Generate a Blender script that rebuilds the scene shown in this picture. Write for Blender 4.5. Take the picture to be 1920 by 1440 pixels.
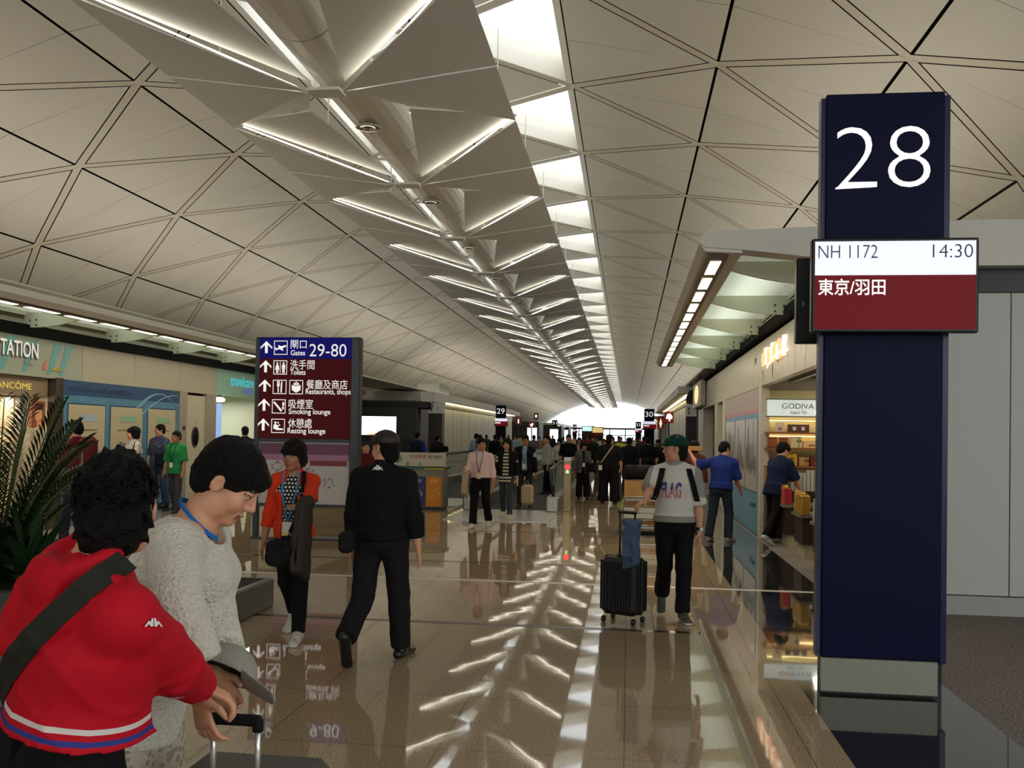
import bpy, math, random
import numpy as np
from mathutils import Vector, Matrix
from mathutils.bvhtree import BVHTree
for _o in list(bpy.data.objects): bpy.data.objects.remove(_o, do_unlink=True)
S = bpy.context.scene
COL = S.collection
RND = random.Random(7)
# ------------------------------------------------------------------ camera
FPX, PCX, PCY = 1750.0, 960.0, 786.0
_psi = math.atan(219 / 1750.0); _p = math.radians(1.0); _rho = .0165
FW = np.array([-math.sin(_psi) * math.cos(_p), math.cos(_psi) * math.cos(_p), math.sin(_p)])
_r0 = np.array([math.cos(_psi), math.sin(_psi), 0.0]); _u0 = np.cross(_r0, FW)
CR = _r0 * math.cos(_rho) + _u0 * math.sin(_rho); CU = _u0 * math.cos(_rho) - _r0 * math.sin(_rho)
EYE = np.array([0.0, 0.0, 1.66])
cam_d = bpy.data.cameras.new('camera'); cam = bpy.data.objects.new('camera', cam_d); COL.objects.link(cam)
cam_d.sensor_width = 36.0; cam_d.lens = FPX / 1920 * 36.0
cam_d.shift_y = (PCY - 720.0) / 1920; cam_d.clip_start = .05; cam_d.clip_end = 1000
_m = Matrix.Identity(4)
for i in range(3):
    _m[i][0] = CR[i]; _m[i][1] = CU[i]; _m[i][2] = -FW[i]; _m[i][3] = EYE[i]
cam.matrix_world = _m
S.camera = cam
# ------------------------------------------------------------------ sky, exposure
w = bpy.data.worlds.new('sky'); S.world = w; w.use_nodes = True
bg = w.node_tree.nodes['Background']; bg.inputs[0].default_value = (.93, .98, 1.0, 1); bg.inputs[1].default_value = 3.6
S.view_settings.view_transform = 'Standard'; S.view_settings.look = 'None'
S.view_settings.gamma = 1.0; S.view_settings.use_curve_mapping = False
S.view_settings.exposure = -0.58
S.cycles.max_bounces = 7; S.cycles.diffuse_bounces = 4; S.cycles.glossy_bounces = 4
S.cycles.transmission_bounces = 4; S.cycles.transparent_max_bounces = 8
S.cycles.sample_clamp_indirect = 6.0; S.cycles.caustics_reflective = False; S.cycles.caustics_refractive = False
S.cycles.use_denoising = True
def area_lamp(name, loc, rot, sx, sy, power, col):
    l = bpy.data.lights.new(name, 'AREA'); l.shape = 'RECTANGLE'; l.size = sx; l.size_y = sy
    l.energy = power; l.color = col
    o = bpy.data.objects.new(name, l); o.location = loc; o.rotation_euler = rot; COL.objects.link(o)
    return o
WARM = (1.0, .87, .68)
# unseen fill strips, added above the shop roofs, wash the vault; down lamps sit in the canopy noses
for nm, x in (('right_vault_fill', 3.5), ('left_vault_fill', -11.6)):
    area_lamp(nm, (x, 94, 4.0), (0, math.pi, 0), 2.2, 166, 2250, (1.0, .93, .81))
for nm, x in (('right_canopy_lamp', .86), ('left_canopy_lamp', -8.72)):
    area_lamp(nm.replace('lamp', 'glass_fill'), (1.6 if x > 0 else -9.9, 17.5, 3.91), (0, 0, 0), .5, 13.0, 34, (1.0, 1.0, .93))  # added fill lamp that brightens the frosted canopy glass from above
    area_lamp(nm, (x, 17.0, 3.44), (0, 0, 0), .16, 14.0, 170, WARM)
# daylight enters through the row of skylights and the glazed end wall
def area_portal(name, loc, rot, sx, sy):
    o = area_lamp(name, loc, rot, sx, sy, 1, (1, 1, 1)); o.data.cycles.is_portal = True
for k in range(5):
    area_portal('skylight_portal', (-3.83, 9 + 18 * k, 8.85), (0, 0, 0), 5.5, 18)
area_portal('side_window_portal', (9.9, -5, 3.6), (0, math.radians(65), 0), 6.4, 19)
area_portal('back_fill_portal', (-3.8, -14.1, 4.5), (-math.pi / 2, 0, 0), 20, 4.0)  # opening behind the camera, added for fill light from the sky
# ------------------------------------------------------------------ pixel helpers (photo measurements -> metres)
def ray(x, y): return FW + CR * (x - PCX) / FPX - CU * (y - PCY) / FPX
def atZ(x, y, z): r = ray(x, y); return EYE + r * (z - EYE[2]) / r[2]
def atX(x, y, X): r = ray(x, y); return EYE + r * X / r[0]
def atY(x, y, Y): r = ray(x, y); return EYE + r * Y / r[1]
# ------------------------------------------------------------------ materials
MATS = {}
def lin(c):
    return tuple((v / 12.92 if v <= .04045 else ((v + .055) / 1.055) ** 2.4) for v in (x / 255.0 for x in c))
def mat(name, rgb, rough=.6, metal=0.0, bump=0.0, bscale=60.0, emit=0.0, spec=.5, alpha=1.0, vary=0.0, vscale=8.0, ecol=None, sheen=0.0):
    """rgb in sRGB 0..255; noise varies the colour a little and bumps the surface"""
    key = name
    if key in MATS: return MATS[key]
    m = bpy.data.materials.new(name); m.use_nodes = True; MATS[key] = m
    nt = m.node_tree; b = nt.nodes['Principled BSDF']; c = lin(rgb)
    b.inputs['Base Color'].default_value = (*c, 1); b.inputs['Roughness'].default_value = rough
    b.inputs['Metallic'].default_value = metal; b.inputs['Specular IOR Level'].default_value = spec
    if sheen: b.inputs['Sheen Weight'].default_value = sheen
    if vary or bump:
        tc = nt.nodes.new('ShaderNodeTexCoord')
    if vary:
        n = nt.nodes.new('ShaderNodeTexNoise'); n.inputs['Scale'].default_value = vscale; n.inputs['Detail'].default_value = 5
        nt.links.new(tc.outputs['Object'], n.inputs['Vector'])
        r = nt.nodes.new('ShaderNodeValToRGB'); r.color_ramp.elements[0].position = .3; r.color_ramp.elements[1].position = .7
        r.color_ramp.elements[0].color = (*[v * (1 - vary) for v in c], 1); r.color_ramp.elements[1].color = (*[min(1, v * (1 + vary)) for v in c], 1)
        nt.links.new(n.outputs['Fac'], r.inputs['Fac']); nt.links.new(r.outputs['Color'], b.inputs['Base Color'])
    if bump:
        n2 = nt.nodes.new('ShaderNodeTexNoise'); n2.inputs['Scale'].default_value = bscale; n2.inputs['Detail'].default_value = 4
        nt.links.new(tc.outputs['Object'], n2.inputs['Vector'])
        bp = nt.nodes.new('ShaderNodeBump'); bp.inputs['Strength'].default_value = bump; bp.inputs['Distance'].default_value = .02
        nt.links.new(n2.outputs['Fac'], bp.inputs['Height']); nt.links.new(bp.outputs['Normal'], b.inputs['Normal'])
    if emit:
        e = lin(ecol) if ecol else c
        b.inputs['Emission Color'].default_value = (*e, 1); b.inputs['Emission Strength'].default_value = emit
    if alpha < 1: b.inputs['Alpha'].default_value = alpha
    return m
def node(nt, t, **kw):
    n = nt.nodes.new(t)
    for k, v in kw.items():
        if hasattr(n, k) and k not in n.inputs: setattr(n, k, v)
        else: n.inputs[k].default_value = v
    return n
def mmath(nt, op, a, b=None):
    n = nt.nodes.new('ShaderNodeMath'); n.operation = op
    for i, v in enumerate((a, b)):
        if v is None: continue
        if isinstance(v, (int, float)): n.inputs[i].default_value = v
        else: nt.links.new(v, n.inputs[i])
    return n.outputs[0]
def pattern(name, kind, c1, c2, scale, rough=.85, c3=None, thr=.3):
    """dots / stripes / flowers printed on cloth, in object space"""
    if name in MATS: return MATS[name]
    m = bpy.data.materials.new(name); m.use_nodes = True; MATS[name] = m
    nt = m.node_tree; b = nt.nodes['Principled BSDF']; b.inputs['Roughness'].default_value = rough
    tc = nt.nodes.new('ShaderNodeTexCoord'); src = tc.outputs['Object']
    mix = nt.nodes.new('ShaderNodeMix'); mix.data_type = 'RGBA'
    mix.inputs['A'].default_value = (*lin(c1), 1); mix.inputs['B'].default_value = (*lin(c2), 1)
    if kind == 'stripes':
        sx = nt.nodes.new('ShaderNodeSeparateXYZ'); nt.links.new(src, sx.inputs[0])
        f = mmath(nt, 'FRACT', mmath(nt, 'MULTIPLY', sx.outputs['Z'], scale)); f = mmath(nt, 'GREATER_THAN', f, thr)
    elif kind == 'dots':
        sx = nt.nodes.new('ShaderNodeSeparateXYZ'); nt.links.new(src, sx.inputs[0])
        z = mmath(nt, 'MULTIPLY', sx.outputs['Z'], scale); row = mmath(nt, 'FLOOR', z)
        x = mmath(nt, 'ADD', mmath(nt, 'MULTIPLY', sx.outputs['X'], scale), mmath(nt, 'MULTIPLY', row, .5))
        fx = mmath(nt, 'SUBTRACT', mmath(nt, 'FRACT', x), .5); fz = mmath(nt, 'SUBTRACT', mmath(nt, 'FRACT', z), .5)
        d = mmath(nt, 'ADD', mmath(nt, 'MULTIPLY', fx, fx), mmath(nt, 'MULTIPLY', fz, fz)); f = mmath(nt, 'LESS_THAN', d, thr * thr)
    else:
        v = node(nt, 'ShaderNodeTexVoronoi', Scale=scale); nt.links.new(src, v.inputs['Vector'])
        f = mmath(nt, 'LESS_THAN', v.outputs['Distance'], thr)
    if hasattr(f, 'is_linked') or f is not None: nt.links.new(f, mix.inputs['Factor'])
    out = mix.outputs['Result']
    if c3:
        v2 = node(nt, 'ShaderNodeTexVoronoi', Scale=scale * .6); nt.links.new(src, v2.inputs['Vector'])
        f2 = mmath(nt, 'LESS_THAN', v2.outputs['Distance'], thr * .8)
        mx = nt.nodes.new('ShaderNodeMix'); mx.data_type = 'RGBA'; nt.links.new(f2, mx.inputs['Factor'])
        nt.links.new(out, mx.inputs['A']); mx.inputs['B'].default_value = (*lin(c3), 1); out = mx.outputs['Result']
    nt.links.new(out, b.inputs['Base Color'])
    return m
def glass(name, rgb, alpha=.25, rough=.05):
    if name in MATS: return MATS[name]
    m = bpy.data.materials.new(name); m.use_nodes = True; MATS[name] = m
    nt = m.node_tree; b = nt.nodes['Principled BSDF']
    b.inputs['Base Color'].default_value = (*lin(rgb), 1); b.inputs['Roughness'].default_value = rough; b.inputs['Alpha'].default_value = alpha
    return m
# ------------------------------------------------------------------ mesh builder
class MB:
    def __init__(s): s.v = []; s.f = []; s.mi = []
    def poly(s, pts, mi=0):
        n = len(s.v); s.v += [tuple(map(float, p)) for p in pts]; s.f.append(tuple(range(n, n + len(pts)))); s.mi.append(mi); return s
    def raw(s, vs, fs, mi=0):
        n = len(s.v); s.v += [tuple(map(float, p)) for p in vs]
        for f in fs: s.f.append(tuple(i + n for i in f)); s.mi.append(mi)
        return s
    def box(s, lo, hi, mi=0, bev=0.0):
        x0, y0, z0 = [min(a, b) for a, b in zip(lo, hi)]; x1, y1, z1 = [max(a, b) for a, b in zip(lo, hi)]
        b = min(bev, (x1 - x0) * .45, (y1 - y0) * .45, (z1 - z0) * .45)
        if b <= 0:
            vs = [(x0, y0, z0), (x1, y0, z0), (x1, y1, z0), (x0, y1, z0), (x0, y0, z1), (x1, y0, z1), (x1, y1, z1), (x0, y1, z1)]
            return s.raw(vs, [(0, 3, 2, 1), (4, 5, 6, 7), (0, 1, 5, 4), (1, 2, 6, 5), (2, 3, 7, 6), (3, 0, 4, 7)], mi)
        vs = []; idx = {}
        for ix, (x, dx) in enumerate(((x0, 1), (x1, -1))):
            for iy, (y, dy) in enumerate(((y0, 1), (y1, -1))):
                for iz, (z, dz) in enumerate(((z0, 1), (z1, -1))):
                    for a, p in enumerate(((x, y + dy * b, z + dz * b), (x + dx * b, y, z + dz * b), (x + dx * b, y + dy * b, z))):
                        idx[ix, iy, iz, a] = len(vs); vs.append(p)
        I = lambda a, b_, c, d: idx[a, b_, c, d]
        fs = []
        for i in (0, 1):
            q = [I(i, 0, 0, 0), I(i, 1, 0, 0), I(i, 1, 1, 0), I(i, 0, 1, 0)]; fs.append(tuple(q if i else q[::-1]))
            q = [I(0, i, 0, 1), I(1, i, 0, 1), I(1, i, 1, 1), I(0, i, 1, 1)]; fs.append(tuple(q[::-1] if i else q))
            q = [I(0, 0, i, 2), I(1, 0, i, 2), I(1, 1, i, 2), I(0, 1, i, 2)]; fs.append(tuple(q if i else q[::-1]))
        for i in (0, 1):
            for j in (0, 1):
                fs.append((I(i, j, 0, 0), I(i, j, 1, 0), I(i, j, 1, 1), I(i, j, 0, 1)))
                fs.append((I(i, 0, j, 0), I(i, 1, j, 0), I(i, 1, j, 2), I(i, 0, j, 2)))
                fs.append((I(0, i, j, 1), I(1, i, j, 1), I(1, i, j, 2), I(0, i, j, 2)))
                for k in (0, 1): fs.append((I(i, j, k, 0), I(i, j, k, 1), I(i, j, k, 2)))
        return s.raw(vs, fs, mi)
    def tube(s, pts, rad, n=8, mi=0, cap=True):
        pts = [np.array(p, float) for p in pts]; N = len(pts)
        rads = [rad] * N if isinstance(rad, (int, float)) else list(rad)
        vs = []; fs = []; up = np.array([0, 0, 1.0])
        for i, p in enumerate(pts):
            t = pts[min(i + 1, N - 1)] - pts[max(i - 1, 0)]; t /= (np.linalg.norm(t) + 1e-12)
            if i == 0:
                a = np.cross(t, up)
                if np.linalg.norm(a) < 1e-3: a = np.cross(t, [1.0, 0, 0])
            else: a = a - t * (a @ t)
            a = a / np.linalg.norm(a); b = np.cross(t, a)
            for k in range(n):
                an = 2 * math.pi * k / n; vs.append(p + rads[i] * (a * math.cos(an) + b * math.sin(an)))
        for i in range(N - 1):
            for k in range(n):
                k2 = (k + 1) % n; fs.append((i * n + k, i * n + k2, (i + 1) * n + k2, (i + 1) * n + k))
        if cap: fs.append(tuple(range(n))[::-1]); fs.append(tuple(range((N - 1) * n, N * n)))
        return s.raw(vs, fs, mi)
    def lathe(s, c, prof, n=20, mi=0):
        vs = []; fs = []
        for r, z in prof:
            for k in range(n):
                a = 2 * math.pi * k / n; vs.append((c[0] + r * math.cos(a), c[1] + r * math.sin(a), c[2] + z))
        for i in range(len(prof) - 1):
            for k in range(n):
                k2 = (k + 1) % n; fs.append((i * n + k, i * n + k2, (i + 1) * n + k2, (i + 1) * n + k))
        fs.append(tuple(range(n))[::-1]); fs.append(tuple(range((len(prof) - 1) * n, len(prof) * n)))
        return s.raw(vs, fs, mi)
    def prism(s, poly, ext, mi=0):
        """poly: list of 3D points (planar), ext: extrusion vector"""
        n = len(poly); e = np.array(ext, float); P = [np.array(p, float) for p in poly]
        vs = P + [p + e for p in P]
        fs = [tuple(range(n))[::-1], tuple(range(n, 2 * n))] + [(i, (i + 1) % n, n + (i + 1) % n, n + i) for i in range(n)]
        return s.raw(vs, fs, mi)
    def slab(s, pts, t, mi=0):
        """polygon given thickness along its own normal"""
        P = [np.array(p, float) for p in pts]; nrm = np.cross(P[1] - P[0], P[2] - P[0]); nrm /= np.linalg.norm(nrm)
        return s.prism(P, nrm * t, mi)
    def build(s, name, mats, parent=None, smooth=False, loc=None):
        me = bpy.data.meshes.new(name); loc = np.array(loc if loc is not None else (0, 0, 0), float)
        me.from_pydata([tuple(np.array(v) - loc) for v in s.v] if loc.any() else s.v, [], s.f)
        ms = mats if isinstance(mats, (list, tuple)) else [mats]
        for m in ms: me.materials.append(m)
        if len(ms) > 1: me.polygons.foreach_set('material_index', s.mi)
        if smooth: me.polygons.foreach_set('use_smooth', [True] * len(me.polygons))
        me.update()
        return link(name, me, parent, loc)
def fixn(o):
    import bmesh
    b = bmesh.new(); b.from_mesh(o.data); bmesh.ops.recalc_face_normals(b, faces=b.faces); b.to_mesh(o.data); b.free(); return o
def link(name, me, parent=None, loc=(0, 0, 0)):
    o = bpy.data.objects.new(name, me); COL.objects.link(o)
    if parent is not None:
        o.parent = parent
        L = Vector(tuple(loc)); q = parent
        base = Vector((0, 0, 0))
        while q is not None: base += q.location; q = q.parent
        o.location = L - base
    else: o.location = tuple(loc)
    return o
def tag(o, label=None, cat=None, group=None, kind=None):
    if label: o['label'] = label
    if cat: o['category'] = cat
    if group: o['group'] = group
    if kind: o['kind'] = kind
    return o
def thing(name, label, cat, loc, group=None):
    o = bpy.data.objects.new(name, None); COL.objects.link(o); o.location = tuple(map(float, loc)); o.empty_display_size = .1
    return tag(o, label, cat, group)
def place(o, M):
    """put a child at a world transform under its (unrotated) parent"""
    o.matrix_local = Matrix.Translation(-o.parent.location) @ M; return o
def struct(o): o['kind'] = 'structure'; return o
def copy_tree(o, parent=None, off=None):
    c = o.copy(); COL.objects.link(c); c.parent = parent
    if off is not None: c.location = c.location + Vector(off)
    for ch in list(o.children): copy_tree(ch, c)
    return c
_txt = {}
def text_geo(s, bold=0.0):
    """unit-size lettering as (verts 2d, faces) - baseline at y=0, x from 0"""
    k = (s, bold)
    if k in _txt: return _txt[k]
    c = bpy.data.curves.new('lettering', 'FONT'); c.body = s; c.size = 1.0; c.offset = bold; c.resolution_u = 4
    o = bpy.data.objects.new('lettering', c); COL.objects.link(o); bpy.context.view_layer.update()
    me = bpy.data.meshes.new_from_object(o.evaluated_get(bpy.context.evaluated_depsgraph_get()))
    vs = np.array([v.co[:2] for v in me.vertices]) if len(me.vertices) else np.zeros((0, 2))
    fs = [tuple(p.vertices) for p in me.polygons]
    bpy.data.objects.remove(o); bpy.data.curves.remove(c); bpy.data.meshes.remove(me)
    _txt[k] = (vs, fs); return vs, fs
def lettering(mb, s, org, ux, uz, h, w=None, bold=0.0, mi=0, anchor='l', capn=None):
    """put text with cap height h at org (lower-left), along ux, up uz; w squeezes to a width"""
    vs, fs = text_geo(s, bold)
    if not len(vs): return 0
    y0, y1 = (0.0, vs[:, 1].max()) if capn is None else (0.0, capn)
    x0, x1 = vs[:, 0].min(), vs[:, 0].max()
    sy = h / (y1 - y0); sx = (w / (x1 - x0)) if w else sy
    org = np.array(org, float); ux = np.array(ux, float); uz = np.array(uz, float)
    W = (x1 - x0) * sx; sh = {'l': 0, 'c': -W / 2, 'r': -W}[anchor]
    mb.raw([org + ux * ((a - x0) * sx + sh) + uz * (b * sy) for a, b in vs], fs, mi)
    return W
# ================================================================== materials used by the setting
M_PANEL = mat('ceiling_panel_paint', (204, 199, 186), .55, vary=.04, vscale=.5)
M_RIB = mat('ceiling_rib_paint', (200, 191, 172), .5)
M_DARK = mat('groove_black', (20, 18, 15), .9)
M_WHITE = mat('white_paint', (226, 222, 210), .45)
M_CREAM = mat('cream_panel', (205, 198, 178), .4)
M_BLACK = mat('black_metal', (16, 16, 17), .4)
M_GREYD = mat('dark_grey_metal', (58, 60, 61), .45)
M_STEEL = mat('brushed_steel', (176, 172, 162), .32, metal=.9, bump=.05, bscale=30)
M_BLUEPOST = mat('navy_panel', (7, 13, 46), .5, spec=.12)
M_LAMP = mat('lamp_tube', (255, 246, 222), .5, emit=14.0, ecol=(255, 246, 222))
M_LAMPC = mat('canopy_lamp_diffuser', (255, 240, 200), .5, emit=4.0, ecol=(255, 242, 208))
M_FROST = bpy.data.materials.new('frosted_glass'); M_FROST.use_nodes = True
_nt = M_FROST.node_tree; _tl = node(_nt, 'ShaderNodeBsdfTranslucent', Color=(*lin((240, 252, 238)), 1)); _mx = _nt.nodes.new('ShaderNodeMixShader')
_mx.inputs[0].default_value = .94; _nt.nodes['Principled BSDF'].inputs['Base Color'].default_value = (*lin((196, 208, 190)), 1)
_nt.links.new(_nt.nodes['Principled BSDF'].outputs[0], _mx.inputs[1]); _nt.links.new(_tl.outputs[0], _mx.inputs[2]); _nt.links.new(_mx.outputs[0], _nt.nodes['Material Output'].inputs[0])
M_CLEAR = glass('clear_glass', (225, 240, 235), .06, .02)
M_BALU = glass('balustrade_glass', (216, 228, 220), .42, .03)
def granite(name, a, b_, scale, rough, grid=None, bump=.0, groutc=(70, 60, 48), spec=.5, wob=0.0, coat=0.0):
    m = bpy.data.materials.new(name); m.use_nodes = True; nt = m.node_tree; b = nt.nodes['Principled BSDF']
    tc = nt.nodes.new('ShaderNodeTexCoord'); src = tc.outputs['Object']
    n = node(nt, 'ShaderNodeTexNoise', Scale=scale, Detail=3.0, Roughness=.75); nt.links.new(src, n.inputs['Vector'])
    n2 = node(nt, 'ShaderNodeTexNoise', Scale=1.1, Detail=2.0); nt.links.new(src, n2.inputs['Vector'])
    r = nt.nodes.new('ShaderNodeValToRGB'); r.color_ramp.elements[0].position = .36; r.color_ramp.elements[1].position = .62
    r.color_ramp.elements[0].color = (*lin(a), 1); r.color_ramp.elements[1].color = (*lin(b_), 1)
    nt.links.new(n.outputs['Fac'], r.inputs['Fac']); col = r.outputs['Color']
    if grid:
        br = node(nt, 'ShaderNodeTexBrick', Scale=1.0); br.offset = 0.0
        for k, v in (('Brick Width', grid[0]), ('Row Height', grid[1]), ('Mortar Size', .0035), ('Mortar Smooth', .2), ('Bias', 0.0)): br.inputs[k].default_value = v
        br.inputs['Color1'].default_value = (.93, .93, .93, 1); br.inputs['Color2'].default_value = (1.07, 1.05, 1.02, 1); br.inputs['Mortar'].default_value = (.5, .47, .42, 1)
        nt.links.new(src, br.inputs['Vector'])
        mx = nt.nodes.new('ShaderNodeMix'); mx.data_type = 'RGBA'; mx.blend_type = 'MULTIPLY'; mx.inputs['Factor'].default_value = 1
        nt.links.new(col, mx.inputs['A']); nt.links.new(br.outputs['Color'], mx.inputs['B']); col = mx.outputs['Result']
    nt.links.new(col, b.inputs['Base Color'])
    b.inputs['Roughness'].default_value = rough; b.inputs['Specular IOR Level'].default_value = spec
    if coat: b.inputs['Coat Weight'].default_value = coat; b.inputs['Coat Roughness'].default_value = .02; b.inputs['Coat IOR'].default_value = 1.7
    if wob:
        bp = nt.nodes.new('ShaderNodeBump'); bp.inputs['Strength'].default_value = wob; bp.inputs['Distance'].default_value = .05
        nz = node(nt, 'ShaderNodeTexNoise', Scale=3.0, Detail=1.0); nt.links.new(src, nz.inputs['Vector'])
        nt.links.new(nz.outputs['Fac'], bp.inputs['Height']); nt.links.new(bp.outputs['Normal'], b.inputs['Normal'])
        if coat: nt.links.new(bp.outputs['Normal'], b.inputs['Coat Normal'])
    return m
M_GRAN = granite('beige_granite', (112, 94, 73), (194, 172, 140), 95, .03, (.975, .975), wob=.009, spec=.75)
M_GRDK = granite('black_granite', (30, 31, 29), (52, 53, 49), 160, .05, (1.03, 1.2), wob=.012, spec=.8, coat=.5)
M_GRMID = granite('brown_granite_band', (70, 58, 44), (110, 94, 74), 150, .07, wob=.018, spec=.7, coat=.35)
M_CARPET = granite('speckled_carpet', (70, 65, 61), (150, 138, 130), 60, .95, spec=.1)
# ================================================================== floor
RX, LX = 2.2, -10.4            # the two shop fronts
KX = 1.17                      # edge of the beige granite
Y0, Y1 = -14.0, 186.0
struct(MB().poly([(-9.35, Y0, 0), (KX, Y0, 0), (KX, Y1, 0), (-9.35, Y1, 0)]).build('floor', M_GRAN))
f2 = MB()
f2.poly([(KX, Y0, 0), (2.16, Y0, 0), (2.16, Y1, 0), (KX, Y1, 0)]); f2.poly([(-10.4, Y0, 0), (-9.35, Y0, 0), (-9.35, Y1, 0), (-10.4, Y1, 0)])
struct(f2.build('floor_dark_border', M_GRDK))
f3 = MB(); f3.poly([(2.16, Y0, 0), (14.5, Y0, 0), (14.5, Y1, 0), (2.16, Y1, 0)]); f3.poly([(-22, Y0, 0), (-10.4, Y0, 0), (-10.4, Y1, 0), (-22, Y1, 0)])
struct(f3.build('floor_carpet', M_CARPET))
f4 = MB()
for k in range(46):
    y = .25 + 3.92 * k
    f4.box((-9.35, y, 0), (.63, y + .085, .0012))
struct(f4.build('trim_1', mat('dark_floor_joint', (50, 42, 34), .2)))
struct(MB().box((-9.35, 10.51, 0), (2.15, 10.61, .0016)).build('trim_2', mat('pale_floor_strip', (214, 206, 190), .25)))
f5 = MB().box((.62, Y0, 0), (.66, Y1, .0012)); f5.box((-8.9, Y0, 0), (-8.86, Y1, .0012))
struct(f5.build('trim_3', mat('light_floor_joint', (128, 112, 92), .12)))
# ================================================================== vaulted ceiling
VR, VX, VZ, DA, LY = 20.0, -3.83, 1.66 - 12.92, math.radians(7.6), 4.36
def vnode(k, j, dr=0.0):
    a = k * DA
    return np.array([VX + (VR + dr) * math.sin(a), 16.1 + LY * j + (LY / 2 if k % 2 else 0), VZ + (VR + dr) * math.cos(a)])
def inset(T, ds):
    """triangle T inset by its own distance on each edge (edge i joins corner i and i+1)"""
    A, B, C = T; n = np.cross(B - A, C - A); n /= np.linalg.norm(n)
    L = []
    for i in range(3):
        p, q = T[i], T[(i + 1) % 3]; d = (q - p) / np.linalg.norm(q - p); L.append((p + np.cross(n, d) * ds[i], d))
    out = []
    for i in range(3):   # corner i: between edge i-1 and edge i
        p, d = L[i - 1]; q, e = L[i]
        c = np.cross(d, e); t = np.dot(np.cross(q - p, e), c) / np.dot(c, c); out.append(p + d * t)
    return out
vp, vb, vr, vg, vw = MB(), MB(), MB(), MB(), MB()
J0, J1 = -7, 39
for k in range(-8, 8):
    for j in range(J0, J1):
        odd = k % 2
        a0, a1, a2 = vnode(k, j), vnode(k, j + 1), vnode(k, j + 2)
        if not odd: b0, b1 = vnode(k + 1, j), vnode(k + 1, j + 1)     # b0 lies half a bay after a0
        else: b0, b1 = vnode(k + 1, j + 1), vnode(k + 1, j + 2)
        tris = [((a0, a1, b0), 'k'), ((b0, b1, a1), 'k1')]
        for T, base in tris:
            T = list(T)
            cen = sum(T) / 3
            if k >= 4 and cen[1] < 4.0: continue      # glazed side of the gate lounge beside the camera
            glazed = (k == 0 and base == 'k1') or (k == -1 and base == 'k')
            up = cen - np.array([VX, cen[1], VZ]); up /= np.linalg.norm(up)
            if glazed:
                vg.poly([p + up * .3 for p in T])
                bq = (T[0], T[1]); vb.poly([bq[0], bq[1], bq[1] + up * .2, bq[0] + up * .2])     # dark upstand behind the groove beside the skylight
                G = inset(T if np.cross(T[1] - T[0], T[2] - T[0]) @ up > 0 else [T[1], T[0], T[2]], (.12, .12, .12))
                for i in range(3):
                    p, q = G[i], G[(i + 1) % 3]; vw.poly([p, q, q + up * .5, p + up * .5])
                    o, o2 = (T if np.cross(T[1] - T[0], T[2] - T[0]) @ up > 0 else [T[1], T[0], T[2]])[i], (T if np.cross(T[1] - T[0], T[2] - T[0]) @ up > 0 else [T[1], T[0], T[2]])[(i + 1) % 3]
                    vw.poly([p, q, o2, o])
                continue
            vb.poly([np.array([VX, p[1], VZ]) + (p - np.array([VX, p[1], VZ])) * (1 + .14 / VR) for p in T])
            if np.cross(T[1] - T[0], T[2] - T[0]) @ up < 0: T = [T[1], T[0], T[2]]
            G = inset(T, (.026, .115, .115))
            mid = (G[0] + G[1]) / 2; d = (G[1] - G[0]) / np.linalg.norm(G[1] - G[0]) * .006
            vp.poly([G[0], mid - d, G[2]]); vp.poly([mid + d, G[1], G[2]])
        for nd_ in (a0,):
            up = nd_ - np.array([VX, nd_[1], VZ]); up /= np.linalg.norm(up); sd = np.cross(up, [0, 1.0, 0]) * .11; ey = np.array([0, .10, 0])
            vr.poly([nd_ - sd - ey * .4, nd_ - ey, nd_ + sd - ey * .4, nd_ + sd + ey * .4, nd_ + ey, nd_ - sd + ey * .4])
        # flat ribs along the two diagonals of this bay
        for p, q in ((a0, b0), (b0, a1)):
            up = (p + q) / 2 - np.array([VX, (p[1] + q[1]) / 2, VZ]); up /= np.linalg.norm(up)
            sd = np.cross(up, q - p); sd /= np.linalg.norm(sd); e = (q - p) / np.linalg.norm(q - p) * .06
            vr.poly([p - sd * .085 + e, q - sd * .085 - e, q + sd * .085 - e, p + sd * .085 + e])
struct(vp.build('ceiling', M_PANEL)); struct(vb.build('ceiling_backing', M_DARK)); struct(vr.build('trim_4', M_RIB))
struct(vw.build('ceiling_skylight_curb', M_WHITE)); struct(vg.build('window_1', M_CLEAR))
# crown cover strip and end walls
struct(MB().box((-22, Y0 - .3, -.1), (14.5, Y0, 2.5)).box((-22, Y0 - .3, 6.5), (14.5, Y0, 9)).build('wall_back', M_CREAM))  # out of view; the open band in it is added for fill light
ew = MB()
for x in np.arange(-22, 14.6, 3.05): ew.box((x - .10, 186.0, 0), (x + .10, 186.3, 3.4))
ew.box((-22, 185.9, 3.15), (14.5, 186.4, 3.5)); ew.box((-22, 185.9, 0), (14.5, 186.4, .9)); ew.box((-22, 186, 1.95), (14.5, 186.3, 2.1))
struct(ew.build('wall_far', M_GREYD))
struct(MB().poly([(-22, 186.15, 0), (14.5, 186.15, 0), (14.5, 186.15, 9.5), (-22, 186.15, 9.5)]).build('window_2', M_CLEAR))
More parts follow.
